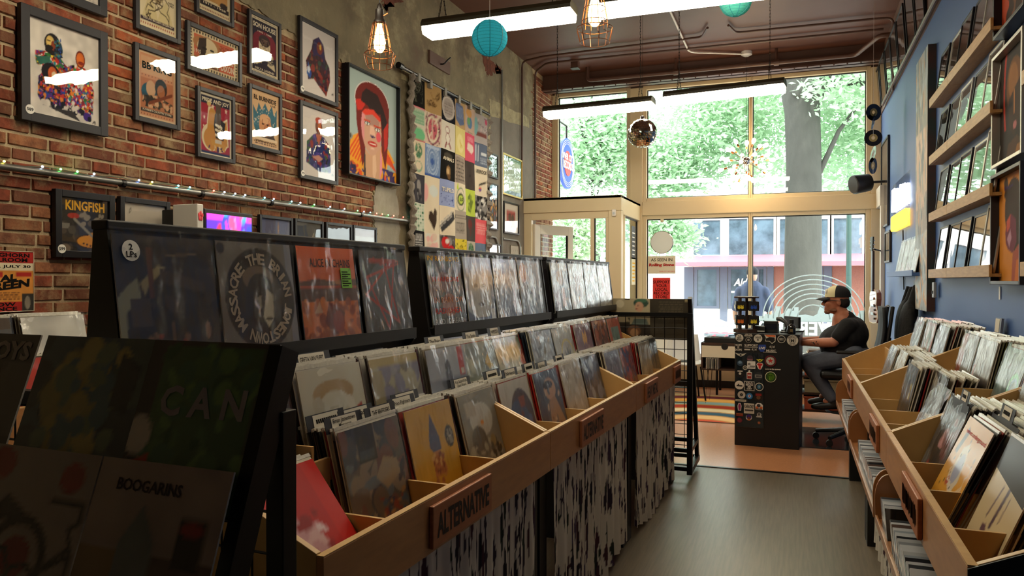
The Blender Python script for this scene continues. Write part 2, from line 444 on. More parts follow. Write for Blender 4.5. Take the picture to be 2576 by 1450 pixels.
def brick_shape(seed):
    r = random.Random(seed); j = lambda s: r.uniform(-s, s)
    vs = [(-.5, -.02, -.5), (-.5, .5, -.5), (-.5, .5, .5), (-.5, -.5, .5)]
    vs = [(-1, a + j(.015), b + j(.05)) for a, b in ((-.5, -.5), (.5, -.5), (.5, .5), (-.5, .5))]
    vs += [(.35 + j(.1), a * .995 + j(.01), b * .97 + j(.04)) for a, b in ((-.5, -.5), (.5, -.5), (.5, .5), (-.5, .5))]
    vs += [(1 + j(.12), a * .955 + j(.012), b * .84 + j(.05)) for a, b in ((-.5, -.5), (.5, -.5), (.5, .5), (-.5, .5))]
    fs = [(8, 9, 10, 11)] + [(i + o, (i + 1) % 4 + o, (i + 1) % 4 + 4 + o, i + 4 + o) for o in (0, 4) for i in range(4)]
    return vs, fs
shapes = [brick_shape(s) for s in range(10)]; bmesh_ = []
for vs, fs in shapes:
    me = bpy.data.meshes.new('brick'); me.from_pydata(vs, [], fs); me.materials.append(M_brick); bmesh_.append(me)
mbS = MB()
def bcol():
    c = rg.choice(BR); k = rg.uniform(.75, 1.15); return (c[0] * k, c[1] * k, c[2] * k)
for i, (a, y0, y1, z0, z1) in enumerate(bricks):
    out = rg.uniform(.010, .017)
    if i < 300 and a > 0:
        o = link('brick', bmesh_[i % 10], wl); o.location = (XL - .010, (y0 + y1) / 2, (z0 + z1) / 2); o.scale = (out, y1 - y0, z1 - z0)
        o.color = (*bcol(), 1)
    else:
        vs, fs = shapes[i % 10]; mbS.col = bcol()
        mbS.add([(XL - .010 + v[0] * out, (y0 + y1) / 2 + v[1] * (y1 - y0), (z0 + z1) / 2 + v[2] * (z1 - z0)) for v in vs], fs)
mbS.build('brickwork', M_brickS, wl, kind='stuff')

# ---------------------------------------------------------------- shop front
D0, D1 = YF - .03, YF + .09
wf = struct('wall_front', MB().box((-3.42, D0 + .02, 4.27), (XR, D1, ZC)), M_brownwall)
MB().box((-2.06, YF, 0), (XR, D1 - .01, .46)).build('window_stall', M_trim, wf, bevel=.004)
struct('baseboard_front', MB().box((-2.05, YF - .02, 0), (XR, YF, .1)), M_black)
def frame_rect(mb, x0, z0, x1, z1, w, y0=D0, y1=D1):
    mb.box((x0 - w, y0, z0 - w), (x0, y1, z1 + w)).box((x1, y0, z0 - w), (x1 + w, y1, z1 + w))
    mb.box((x0, y0, z1), (x1, y1, z1 + w)).box((x0, y0, z0 - w), (x1, y1, z0)); return mb
def window(name, x0, z0, x1, z1, w=.055, wl_=None, wr_=None):
    mb = MB().box((x0 - (wl_ or w), D0, z0 - w), (x0, D1, z1 + w)).box((x1, D0, z0 - w), (x1 + (wr_ or w), D1, z1 + w)).box((x0, D0, z1), (x1, D1, z1 + w)).box((x0, D0, z0 - w), (x1, D1, z0))
    o = struct(name, mb, M_trim, bevel=.006)
    MB().box((x0, YF + .03, z0), (x1, YF + .036, z1)).build('pane', M_glass, o)
    mb = MB(); frame_rect(mb, x0 + .012, z0 + .012, x1 - .012, z1 - .012, .012, YF + .02, YF + .05)
    mb.build('gasket', M_black, o); return o
window('window_1', -3.33, 2.70, -2.29, 4.24)
window('window_2', -2.0, 2.68, -.598, 4.24, wr_=.0235)
window('window_3', -.55, 2.68, .865, 4.24, wl_=.0235)
window('window_4', -2.0, .5, -.598, 2.38, wr_=.0235)
window('window_5', -.55, .5, .865, 2.38, wl_=.0235)
struct('trim_2', MB().box((-2.235, D0 - .03, 0), (-2.055, D1, 4.27)), M_trim, bevel=.008)             # broad post beside the entry
struct('trim_3', MB().box((-2.06, D0 - .035, 2.43), (XR, D1, 2.63)), M_trim, bevel=.01)               # transom beam
struct('trim_4', MB().box((-3.42, D0 - .02, 2.56), (-2.2, D1, 2.65)), M_trim, bevel=.006)
struct('trim_5', MB().box((.92, D0 - .02, 0), (XR, D1, 4.27)), M_trim, bevel=.006)
struct('trim_6', MB().box((-3.42, D0 - .01, 2.6), (-3.385, D1, 4.27)), M_trim)
# white return on the right wall beside the window
struct('trim_7', MB().box((XR - .06, 10.35, 2.43), (XR, D0, 2.68)), M_trimw, bevel=.006)
struct('trim_8', MB().box((XR - .05, 10.35, 0), (XR, 10.45, 2.43)), M_trimw, bevel=.006)
# recessed entry: a boxed porch whose glazed door stands open to the street
EY, EX = 9.57, -2.084
struct('trim_9', MB().box((XL, EY, 2.40), (EX, EY + .1, 2.6)).box((XL, EY, 2.56), (EX, YF, 2.6)), M_trim, bevel=.006)    # porch head
struct('trim_10', MB().box((EX - .1, EY + .1, 2.36), (EX, YF - .03, 2.6)), M_trim, bevel=.006)
struct('trim_11', MB().box((-2.255, EY, 0), (EX, EY + .13, 2.40)), M_trim, bevel=.008)                                 # broad corner post
struct('trim_12', MB().box((XL, EY + .02, 0), (-3.31, EY + .1, 2.40)).box((-3.31, EY + .02, 2.31), (-2.255, EY + .1, 2.40)).box((-2.497, EY + .02, 0), (-2.45, EY + .1, 2.31)).box((-2.29, EY + .02, 0), (-2.255, EY + .1, 2.31)).box((-2.45, EY + .02, 0), (-2.29, EY + .1, .3)), M_trim, bevel=.004)
w6 = struct('window_6', MB().box((-2.45, EY + .05, .3), (-2.438, EY + .08, 2.31)).box((-2.302, EY + .05, .3), (-2.29, EY + .08, 2.31)), M_black)
MB().box((-2.438, EY + .06, .3), (-2.302, EY + .066, 2.31)).build('pane', M_glass, w6)
w7 = struct('window_7', MB().box((EX - .07, EY + .3, .42), (EX - .02, EY + .34, 2.36)).box((EX - .07, YF - .1, .42), (EX - .02, YF - .05, 2.36)).box((EX - .07, EY + .13, .38), (EX - .02, YF - .03, .44)), M_trim)
MB().box((EX - .048, EY + .34, .44), (EX - .042, YF - .1, 2.36)).build('pane', M_glass, w7)
MB().box((EX - .055, YF - .125, .44), (EX - .035, YF - .1, 2.36)).box((EX - .055, EY + .34, 2.34), (EX - .035, YF - .1, 2.36)).build('gasket', M_black, w7)
struct('trim_13', MB().box((EX - .1, EY + .13, 0), (EX, YF - .03, .38)), M_trim)
# open door leaf, hinged on the left jamb and swung out into the porch
dr = thing('open_door', 'white glazed door standing open at the entry', 'door', (-3.3, EY + .1, 0), (0, 0, R(66)))
dr['kind'] = 'structure'; dr.name = 'door_1'
mb = MB(); lw = .80
mb.box((0, -.02, .02), (.11, .02, 2.26)).box((lw - .11, -.02, .02), (lw, .02, 2.26)).box((.11, -.02, 2.13), (lw - .11, .02, 2.26)).box((.11, -.02, .02), (lw - .11, .02, .34))
mb.build('door_frame', M_trimw, dr, bevel=.004)
MB().box((.11, -.004, .34), (lw - .11, .004, 2.13)).build('pane', M_glass, dr)
MB().box((.11, -.012, .34), (.125, .012, 2.13)).box((lw - .125, -.012, .34), (lw - .11, .012, 2.13)).build('gasket', M_black, dr)
MB().tube([(lw - .05, -.03, 1.0), (lw - .05, -.07, 1.0), (lw - .05, -.07, 1.25), (lw - .05, -.03, 1.25)], .01).build('handle', M_blackm, dr)
tag(dr, 'white glazed door standing open at the entry', 'door')
del dr['category']
# steel beam along the head of the shop front
bm_ = struct('trim_14', MB().box((XL, 10.42, 4.22), (XR, 10.46, 4.45)).box((XL, 10.34, 4.22), (XR, 10.55, 4.24)), M_pipeb)
mb = MB()
for i in range(28): mb.ball((XL + .15 + i * .155, 10.36, 4.215), .011, 6, 4)
mb.build('rivets', M_pipeb, bm_, kind='stuff')

# ---------------------------------------------------------------- ceiling fluorescents
M_tube = glow('fluorescent_diffuser', '#fff0d2', LAMP)
M_hous = mk('fixture_housing', '#3a3526', .5)
M_chain = mk('chain_metal', '#2a241f', .4, metal=.8)
def chain(mb, p, q, step=.03):
    p, q = Vector(p), Vector(q); n = max(2, int((q - p).length / step)); d = (q - p).normalized()
    u = d.cross(Vector((0, 1, 0)))
    u = u.normalized() if u.length > .01 else Vector((1, 0, 0)); v = d.cross(u)
    for i in range(n):
        c = p + (q - p) * ((i + .5) / n); w = u if i % 2 else v
        a, b = c - d * step * .62, c + d * step * .62
        mb.bar(a + w * .005, b + w * .005, .0028); mb.bar(a - w * .005, b - w * .005, .0028)
def fixture(c, rot, label, ln=1.24):
    """hung fluorescent light: housing, diffuser, two chain hangers"""
    t = thing('hanging_fluorescent_light', label, 'ceiling light', c, (0, 0, rot), 'hanging fluorescent lights'); w = .1
    mb = MB(); h = ln / 2
    mb.prism([(-w * 1.0, -.006), (-w * 1.0, .02), (-w * .75, .055), (w * .75, .055), (w * 1.0, .02), (w * 1.0, -.006)], -h, h, 'yz')
    mb.build('housing', M_hous, t, bevel=.002)
    mb = MB(); mb.prism([(-w * .97, 0), (-w * .97, -.03), (-w * .8, -.062), (w * .8, -.062), (w * .97, -.03), (w * .97, 0)], -h + .01, h - .01, 'yz')
    mb.build('diffuser', M_tube, t)
    for s in (-1, 1):
        mb = MB(); x = s * (h - .14)
        chain(mb, (x, -.07, .055), (x, 0, .26)); chain(mb, (x, .07, .055), (x, 0, .26)); chain(mb, (x, 0, .26), (x, 0, ZC - c[2]))
        mb.build('chain_hanger', M_chain, t)
    return t
for c, a, ln, lb in [((-2.06, 2.6, 3.42), 0, 1.2, 'hanging fluorescent light over the near record bins and display rack'),
                     ((-.72, 2.6, 3.42), 0, 1.2, 'hanging fluorescent light over the aisle between the near bins'),
                     ((-2.06, 5.205, 3.42), 0, 1.17, 'hanging fluorescent light behind the turquoise paper lantern'),
                     ((-.72, 5.21, 3.42), 0, 1.18, 'hanging fluorescent light cut off by the top of the photo'),
                     ((-1.97, 7.88, 3.34), -3.5, 1.2, 'hanging fluorescent light above the mirror ball'),
                     ((-.66, 7.64, 3.34), -7.2, 1.15, 'hanging fluorescent light in front of the tree and big window')]:
    fixture(c, R(a), lb, ln)

# ---------------------------------------------------------------- pipes and conduits on the ceiling
def cz(px, py, z=4.40): return onZ(px, py, z)
def pipe(name, label, pts, r, mat, cat='pipe', n=8):
    o = MB().tube(pts, r, n).build(name, mat, smooth=True); return tag(o, label, cat)
def bend(pts, k=.08, n=4):
    pts = [Vector(p) for p in pts]; o = [pts[0]]
    for i in range(1, len(pts) - 1):
        a, b, c = pts[i - 1], pts[i], pts[i + 1]; p = b + (a - b).normalized() * min(k, (a - b).length * .45); q = b + (c - b).normalized() * min(k, (c - b).length * .45)
        for j in range(n + 1):
            t = j / n; o.append(p * (1 - t) ** 2 + b * 2 * t * (1 - t) + q * t * t)
    return o + [pts[-1]]
y1 = cz(1703, 101).y; y2 = cz(1600, 137).y
pipe('conduit', 'brown painted conduit across the ceiling bending down the plaster wall', bend([(XL + .03, 9.45, 2.62), (XL + .03, 9.45, 4.40), (XL + .35, y1 + .1, 4.41), (-1.05, y1 + .02, 4.41), (-.95, y1 - .3, 4.41)]), .014, M_pipeb)
pipe('conduit', 'brown conduit on the ceiling running to the right wall corner', bend([(-.72, y1 - .3, 4.41), (-.66, y1, 4.41), (.85, y1 + .05, 4.41), (XR - .03, y1 + .05, 4.40), (XR - .03, y1 + .06, 3.6)]), .014, M_pipeb)
pipe('conduit', 'brown conduit crossing the ceiling nearest the shop front', bend([(XL + .03, 9.99, 2.62), (XL + .03, 9.99, 4.40), (XL + .3, y2, 4.41), (.95, y2 + .06, 4.41)]), .015, M_pipeb)
t = thing('junction_box', 'brown junction box on the ceiling conduit by the left wall', 'junction box', cz(1447, 163, 4.45))
c = cz(1447, 163, 4.40); MB().box((c.x - .05, c.y - .05, 4.35), (c.x + .05, c.y + .05, 4.45)).build('box', M_pipeb, t, bevel=.004)
MB().box((c.x - .055, c.y - .055, 4.345), (c.x + .055, c.y + .055, 4.35)).build('cover', M_hous, t)
sp = thing('sprinkler_pipe', 'thick brown sprinkler pipe along the shop front beam', 'pipe', (XL, 10.2, 4.2))
a, b = onY(1478, 204, 10.2), onY(2153, 132, 10.2); zz = 4.27
MB().tube(bend([(a.x, 10.2, 4.45), (a.x, 10.2, zz), (b.x, 10.2, zz), (b.x + .22, 9.7, 4.33), (b.x + .45, 9.7, 4.33)], .06), .028, 10).build('pipe', M_pipeb, sp, smooth=True)
for px in (1478 + 475, 1700):
    x = onY(px, 170, 10.2).x; MB().tube([(x, 10.2, zz), (x, 10.2, 4.45)], .018, 8).build('hanger', M_pipeb, sp)
    MB().lathe([(.04, -.03), (.04, .03)], (x, 10.2, zz), 10, 'x').build('clamp', M_pipeb, sp)
w_ = [cz(1676, 12), cz(1730, 136), cz(1742, 149), cz(1878, 140)]
wc = thing('white_conduit', 'bare silver conduit running along the ceiling to the starburst light', 'conduit', w_[0])
MB().tube(bend([(w_[0].x, 5.2, 4.42), (w_[0].x, w_[1].y, 4.42), (w_[3].x, w_[3].y, 4.42)], .12), .012).build('tube', M_white, wc, smooth=True)
for yy in (6.4, 8.2): MB().box((w_[0].x - .03, yy, 4.405), (w_[0].x + .03, yy + .025, 4.446)).build('strap', M_galv, wc)

# ---------------------------------------------------------------- starburst chandelier
M_chrome = mk('chrome', '#d8d8d8', .08, metal=1); M_bulb = glow('warm_bulb', '#ffd9a0', 45); M_brass = mk('copper_socket', '#b5744a', .3, metal=1)
sc_ = Vector((w_[3].x, w_[3].y, 0)); sc_.z = EYE + ray(1879, 406).z * (sc_.y / ray(1879, 406).y)
sb = thing('starburst_chandelier', 'chrome starburst chandelier with glowing bulbs before the upper window', 'chandelier', sc_)
MB().ball(sc_, .058, 16, 10).build('hub', M_chrome, sb, smooth=True)
mb = MB(); chain(mb, sc_ + Vector((0, 0, .05)), (sc_.x, sc_.y, 4.38)); mb.build('chain', M_chain, sb)
MB().lathe([(.07, 4.45), (.07, 4.41), (.03, 4.39)], (sc_.x, sc_.y, 0), 16).build('canopy', M_white, sb, smooth=True)
ga = math.pi * (3 - math.sqrt(5)); NB = 26
for i in range(NB):
    z = 1 - 2 * (i + .5) / NB; r = math.sqrt(1 - z * z); d = Vector((r * math.cos(ga * i), r * math.sin(ga * i), z * .8)).normalized()
    ln = .25 if i % 2 else .19; p = sc_ + d * .05; q = sc_ + d * ln
    a_ = MB().tube([p, q], .004, 6).build('arm', M_chrome, sb); MB().tube([q, q + d * .04], .013, 8).build('socket', M_brass, a_)
    MB().tube([q + d * .04, q + d * .05, q + d * .075, q + d * .1, q + d * .115, q + d * .12], [.010, .012, .024, .026, .016, .002], 10).build('bulb', M_bulb, a_, smooth=True)

# ---------------------------------------------------------------- mirror ball, paper lanterns, cage lamps
M_mirror = mk('mirror_tile', '#cfcabb', .05, metal=1)
c = Vector((0, 0, 0)); d = ray(1616, 336); c = Vector((0, 0, EYE)) + d * 7.75
mbt = thing('mirror_ball', 'mirrored disco ball hanging before the window', 'disco ball', c)
me = MB(); rr = .15; core = MB().ball(c, rr * .985, 24, 16).build('core', M_black, mbt, smooth=True)
rows = 20
for i in range(rows):
    a0, a1 = math.pi * (i + .06) / rows, math.pi * (i + .94) / rows; n = max(4, int(2 * rows * math.sin((a0 + a1) / 2)))
    for k in range(n):
        t0, t1 = 2 * math.pi * (k + .05) / n, 2 * math.pi * (k + .95) / n; q = []
        jx = Vector((RND.uniform(-.004, .004), RND.uniform(-.004, .004), RND.uniform(-.004, .004)))
        for a_, t_ in ((a0, t0), (a0, t1), (a1, t1), (a1, t0)):
            q.append(c + Vector((math.sin(a_) * math.cos(t_), math.sin(a_) * math.sin(t_), math.cos(a_))) * rr * (1 + RND.uniform(-.006, .006)))
        me.add(q, [(0, 1, 2, 3)])
me.build('mirror_tiles', M_mirror, mbt, kind='stuff')
MB().lathe([(.02, .145), (.02, .175), (.006, .18)], c, 10).build('cap', M_chrome, mbt)
MB().tube([c + Vector((0, 0, .17)), (c.x, c.y, ZC)], .0015, 5).build('cord', M_chain, mbt)
M_paper = mk('turquoise_paper', '#3fc0d6', .8, bump=(60, .1, .002)); M_paper.node_tree.nodes['Principled BSDF'].inputs['Subsurface Weight'].default_value = 0
def paper(name, c1):
    m = bpy.data.materials.new(name); m.use_nodes = True; N = m.node_tree.nodes; L = m.node_tree.links; N.remove(N['Principled BSDF'])
    a = N.new('ShaderNodeBsdfDiffuse'); b = N.new('ShaderNodeBsdfTranslucent'); mx = N.new('ShaderNodeMixShader'); mx.inputs[0].default_value = .55
    t = N.new('ShaderNodeTexNoise'); t.inputs['Scale'].default_value = 40; r = N.new('ShaderNodeMix'); r.data_type = 'RGBA'
    r.inputs[6].default_value = (*lin(c1), 1); r.inputs[7].default_value = (*[v * .8 for v in lin(c1)], 1); L.new(t.outputs['Fac'], r.inputs[0])
    for q in (a, b): L.new(r.outputs[2], q.inputs[0])
    L.new(a.outputs[0], mx.inputs[1]); L.new(b.outputs[0], mx.inputs[2]); L.new(mx.outputs[0], N['Material Output'].inputs[0]); return m
M_rib = mk('lantern_wire', '#1c7f92', .6)
def lantern(px, py, d, r, col, lb):
    c = Vector((0, 0, EYE)) + ray(px, py) * d
    t = thing('paper_lantern', lb, 'lantern', c, group='turquoise paper lanterns')
    mb = MB(); n = 15; prof = []
    for i in range(n * 4 + 1):
        a = -R(80) + R(160) * i / (n * 4); k = 1 - .012 * (1 - abs((i % 4) - 2) / 2); prof.append((r * math.cos(a) * k, r * math.sin(a)))
    mb.lathe(prof, c, 28, caps=False).build('paper_shade', paper('paper_' + lb[:9], col), t, smooth=True)
    mb = MB()
    for i in range(1, n):
        a = -R(80) + R(160) * i / n; rc, z = r * math.cos(a) * 1.002, r * math.sin(a)
        mb.tube([c + Vector((rc * math.cos(q * .2618), rc * math.sin(q * .2618), z)) for q in range(25)], .0009, 4, False)
    mb.build('wire_rib', M_rib, t)
    mb = MB()
    for k in range(8):
        mb.tube([c + Vector((r * 1.004 * math.cos(R(a)) * math.cos(k * math.pi / 4 + .4), r * 1.004 * math.cos(R(a)) * math.sin(k * math.pi / 4 + .4), r * 1.004 * math.sin(R(a)))) for a in range(-80, 81, 10)], .0022, 5)
    mb.build('seam', M_rib, t)
    for sg in (1, -1): MB().tube([c + Vector((r * .17 * math.cos(q * .5236), r * .17 * math.sin(q * .5236), sg * r * .985)) for q in range(13)], .002, 5, False).build('ring', M_rib, t)
    MB().tube([c + Vector((0, 0, r * .95)), (c.x, c.y, ZC)], .0014, 5).build('cord', M_white, t)
lantern(1232, 96, 5.05, .118, '#5ad8ec', 'turquoise paper lantern in front of the near fluorescent light')
lantern(1850, 0, 5.4, .115, '#6fe0d0', 'seafoam paper lantern cut off by the top of the photo')
M_cage = mk('copper_wire', '#8a5a3c', .35, metal=.9); M_sock = mk('dark_socket', '#241d18', .4)
M_fil = glow('edison_bulb', '#ffc27a', 26)
def cage_lamp(px, py, d, lb):
    c = Vector((0, 0, EYE)) + ray(px, py) * d          # centre of the cage mouth height
    t = thing('cage_pendant_lamp', lb, 'pendant lamp', c, group='copper cage pendant lamps'); k = .0038 * 1
    prof = [(.022, .165), (.036, .15), (.046, .10), (.060, .02), (.060, .0), (.079, -.005), (.083, -.015), (.068, -.075)]
    mb = MB(); nb = 12
    for j in range(nb):
        a = 2 * math.pi * j / nb
        mb.tube([c + Vector((r * math.cos(a), r * math.sin(a), z)) for r, z in prof], .0016, 5)
    for r, z in ((.037, .15), (.06, .02), (.081, -.01), (.068, -.075), (.05, .08)):
        mb.tube([c + Vector((r * math.cos(q * math.pi / 12), r * math.sin(q * math.pi / 12), z)) for q in range(25)], .0018, 5, False)
    mb.build('cage', M_cage, t)
    MB().lathe([(.004, .26), (.012, .25), (.014, .23), (.022, .225), (.024, .175), (.032, .165), (.032, .145)], c, 16).build('socket', M_sock, t, smooth=True)
    MB().bar(c + Vector((.024, 0, .19)), c + Vector((.05, .0, .2)), .005).build('switch_key', M_brass, t)
    MB().lathe([(.012, .15), (.014, .13), (.026, .09), (.032, .05), (.028, .02), (.014, .002), (.001, 0)], c, 14).build('bulb', M_fil, t, smooth=True)
    MB().tube([c + Vector((0, 0, .255)), (c.x, c.y, ZC)], .0032, 6).build('cord', M_blackm, t)
cage_lamp(955, 132, 4.0, 'copper cage pendant lamp hanging in front of the brick wall')
cage_lamp(1496, 66, 3.46, 'copper cage pendant lamp hanging between two fluorescent lights')

# ================================================================== THE STREET
M_pave = mk('pavement', '#b9b5ae', .9, vary=(6, .3, '#a09b93')); M_road = mk('asphalt', '#77777a', .95, vary=(20, .3, '#69696c'))
g_ = struct('sidewalk', MB().box((-30, YF + .09, -.2), (30, 17, -.02)).box((-30, 28, -.2), (30, 60, -.02)), M_pave)
struct('street', MB().box((-30, 17, -.25), (30, 28, -.12)), M_road)
BY = 29.0
M_bwall = mk('white_render', '#f2efe8', .8, vary=(3, .1, '#e4e0d6')); M_bwin = mk('shop_glass_far', '#3a4854', .12, vary=(1.2, .5, '#6f8698'))
M_awn = mk('red_awning', '#e2626e', .7); M_bframe = mk('grey_frame', '#5d6272', .6); M_bbrick = mk('far_brick', '#8d5d50', .9, vary=(30, .4, '#a87565'))
bd = thing('building', 'white building with red awning across the street', 'building', (0, BY, 0))
def BX(px, py): p = onY(px, py, BY); return p.x, p.z
top = BX(1880, 448)[1]
MB().box((BX(1590, 600)[0] - 1.2, BY, -.1), (BX(2330, 600)[0], BY + 4, top)).build('wall', M_bwall, bd)
MB().box((BX(1660, 500)[0], BY - .5, BX(1880, 478)[1]), (BX(2330, 500)[0], BY, BX(1880, 455)[1])).build('cornice', mk('cornice_grey', '#b6bec6', .8), bd)
for a, b in (((1745, 556), (1812, 642)), ((1834, 552), (1880, 642)), ((1890, 552), (1946, 642)), ((1962, 552), (1982, 642)), ((2062, 552), (2082, 642)), ((2097, 550), (2168, 642))):
    x0, z1 = BX(*a); x1, z0 = BX(*b)
    w = frame_rect(MB(), x0, z0, x1, z1, .12, BY - .06, BY + .05).build('window', M_bwall, bd); MB().box((x0, BY - .01, z0), (x1, BY + .03, z1)).build('pane', M_bwin, w)
x0, z1 = BX(1712, 650); x1, z0 = BX(2330, 668)
MB().prism([(BY, z1 + .1), (BY - 1.3, z0 + .14), (BY - 1.3, z0), (BY - 1.25, z0), (BY, z1)], x0, x1, 'yz').build('awning', M_awn, bd)
zb, zt = BX(1800, 770)[1], BX(1800, 672)[1]
for a, b in ((1722, 1745), (1812, 1830), (1930, 1946), (2072, 2092)):
    MB().box((BX(a, 700)[0], BY - .1, -.1), (BX(b, 700)[0], BY, zt)).build('pilaster', M_bframe, bd)
for a, b in ((1747, 1810), (1832, 1900), (1902, 1928), (2005, 2070)):
    x0, x1 = BX(a, 700)[0], BX(b, 700)[0]
    w = frame_rect(MB(), x0 + .1, zb, x1 - .1, zt - .1, .1, BY - .08, BY).build('shop_window', M_bframe, bd); MB().box((x0 + .1, BY - .02, zb), (x1 - .1, BY + .02, zt - .1)).build('pane', M_bwin, w)
MB().box((BX(1947, 700)[0], BY - .04, -.1), (BX(2004, 700)[0], BY, zt)).build('brick_panel', M_bbrick, bd)
MB().box((BX(2093, 700)[0], BY - .04, -.1), (BX(2330, 700)[0], BY, zt)).build('brick_panel', M_bbrick, bd)
mb = MB(); x0, z0 = BX(1840, 720); x1, z1 = BX(1884, 700)
text_into(mb, "Aldo's", (x0 + x1) / 2 + .2, (z0 + z1) / 2, (x1 - x0) * 1.25, z1 - z0, BY - .15, .03, 0, .25); mb.box((x0, BY - .15, z0 - .25), (x0 + .7 * (x1 - x0), BY - .14, z0 - .18))
mb.build('sign_lettering', M_bwall, bd)

# trees: trunk, branches and a crown of single leaves
def leaf_mat(name, c, tr):
    m = bpy.data.materials.new(name); m.use_nodes = True; N = m.node_tree.nodes; L = m.node_tree.links; N.remove(N['Principled BSDF'])
    a = N.new('ShaderNodeBsdfDiffuse'); b = N.new('ShaderNodeBsdfTranslucent'); mx = N.new('ShaderNodeMixShader'); mx.inputs[0].default_value = tr
    g = N.new('ShaderNodeNewGeometry'); t = N.new('ShaderNodeTexNoise'); t.inputs['Scale'].default_value = .9; L.new(g.outputs['Position'], t.inputs['Vector'])
    r = N.new('ShaderNodeMix'); r.data_type = 'RGBA'; r.inputs[6].default_value = (*lin(c), 1); r.inputs[7].default_value = (*lin('#c6dac0'), 1)
    L.new(t.outputs['Fac'], r.inputs[0])
    for q in (a, b): L.new(r.outputs[2], q.inputs[0])
    L.new(a.outputs[0], mx.inputs[1]); L.new(b.outputs[0], mx.inputs[2]); L.new(mx.outputs[0], N['Material Output'].inputs[0]); return m
M_leaf = leaf_mat('tree_leaf', '#9cbf98', .5); M_bark = mk('grey_bark', '#45433e', .9, vary=(3, .5, '#33322e'), bump=(10, .6, .04), aniso=(1, 1, .35))
def leaves(name, blobs, parent, seed, size=(.05, .1)):
    """blobs: (centre, radius, count)"""
    r = np.random.RandomState(seed); V = []; Fc = []; k = 0
    for c, rad, n in blobs:
        d = r.normal(size=(n, 3)); d /= np.linalg.norm(d, axis=1)[:, None]; p = np.array(c) + d * (rad * r.uniform(.15, 1, (n, 1)) ** .5) * np.array([1, 1, .7])
        # leaves hang in sprays: move them together in small groups
        p += np.repeat(r.normal(scale=.16, size=(n // 6 + 1, 3)), 6, 0)[:n]
        a = r.normal(size=(n, 3)); a[:, 2] *= .5; a /= np.linalg.norm(a, axis=1)[:, None]; b = np.cross(a, r.normal(size=(n, 3))); b /= np.linalg.norm(b, axis=1)[:, None]
        s = r.uniform(*size, (n, 1)); a *= s; b *= s * .42
        V.append(np.stack([p - a, p - b * .9 - a * .1, p + a, p + b * .9 - a * .1], 1).reshape(-1, 3)); Fc += [(k + 4 * i, k + 4 * i + 1, k + 4 * i + 2, k + 4 * i + 3) for i in range(n)]; k += 4 * n
    me = bpy.data.meshes.new(name); me.from_pydata(np.concatenate(V).tolist(), [], Fc); me.materials.append(M_leaf)
    o = link(name, me, parent); o['kind'] = 'stuff'; o.location = tuple(-Vector(ORG[parent])); return o
TY = 15.2
def TP(px, py, y=TY): return onY(px, py, y)
tr = thing('street_tree', 'thick grey tree trunk and leafy crown outside the big window', 'tree', (TP(2020, 900).x, TY, -.02))
w0 = [(2020, 1100, 52), (2018, 900, 47), (2020, 640, 44), (2022, 420, 42), (2018, 280, 42), (2012, 210, 48)]
P_ = [TP(x, y) for x, y, _ in w0]; P_[0].z = -.05
MB().tube(P_ + [TP(1995, 90), TP(1985, -60)], [w * 14.2 / F for _, _, w in w0] + [.25, .2], 16).build('trunk', M_bark, tr, smooth=True)
def limb(pts, rs, par): MB().tube(pts, rs, 10).build('branch', M_bark, par, smooth=True)
limb([TP(2030, 250), TP(2060, 215), TP(2110, 196), TP(2180, 205, 14.9), TP(2260, 225, 14.6)], [.26, .2, .14, .09, .05], tr)
limb([TP(2000, 200), TP(1940, 120), TP(1860, 40)], [.2, .16, .1], tr)
limb([TP(2040, 480), TP(2110, 330), TP(2170, 250, 15.6)], [.06, .04, .02], tr)
MB().ball(TP(2008, 232, TY - .33), (.11, .06, .1), 12, 8).build('knot', M_bark, tr, smooth=True)
def B(px, py, y, rad, n): p = TP(px, py, y); return ((p.x, p.y, p.z), rad, n)
leaves('crown', [B(2130, 250, 16.5, 1.3, 3300), B(2160, 400, 17, 1.2, 2420), B(2080, 120, 16.5, 1.4, 1980), B(1900, 250, 17.5, 1.3, 2860), B(1800, 330, 17.5, 1.3, 3080),
                 B(1720, 400, 17.5, 1.1, 2200), B(1930, 400, 18, 1.0, 1320), B(1840, 200, 17.5, 1.3, 1540), B(2200, 320, 16, 1.0, 1540), B(1760, 240, 18, 1.2, 1100), B(2130, 190, 14.4, .8, 880), B(2260, 150, 15, 1.5, 1980)], tr, 4)
t2 = thing('slender_tree', 'slender street tree with pale green leaves behind the left window', 'tree', (TP(1500, 600, 17).x, 17, -.02))
b0 = TP(1500, 640, 17); MB().tube([(b0.x, 17, -.05), (b0.x, 17, 2.4), TP(1492, 480, 17), TP(1470, 350, 17), TP(1440, 240, 17)], [.1, .085, .06, .04, .02], 8).build('trunk', M_bark, t2, smooth=True)
for pts in ([(1496, 500), (1540, 380), (1570, 280)], [(1494, 480), (1450, 420), (1420, 390)], [(1490, 450), (1520, 330), (1530, 240)], [(1470, 350), (1480, 270), (1500, 215)]):
    limb([TP(x, y, 17) for x, y in pts], [.04, .025, .012], t2)
leaves('crown', [B(1480, 330, 17, 1.15, 3080), B(1540, 400, 17.3, 1.1, 2860), B(1440, 430, 17, .9, 1980), B(1500, 250, 17.5, 1.0, 1320), B(1560, 300, 17.5, .9, 1320), B(1660, 460, 17, .8, 1760), B(1690, 420, 17.2, .7, 1100), B(1640, 570, 16.5, .7, 1980), B(1700, 590, 16.5, .5, 1100)], t2, 9)
t3 = thing('low_leafy_tree', 'low leafy tree seen through the open entry door', 'tree', (TP(1440, 700, 15).x, 15, -.02))
b0 = TP(1440, 700, 15); MB().tube([(b0.x, 15, -.05), (b0.x, 15, 1.2), TP(1450, 620, 15), TP(1440, 560, 15)], [.07, .06, .04, .02], 8).build('trunk', M_bark, t3, smooth=True)
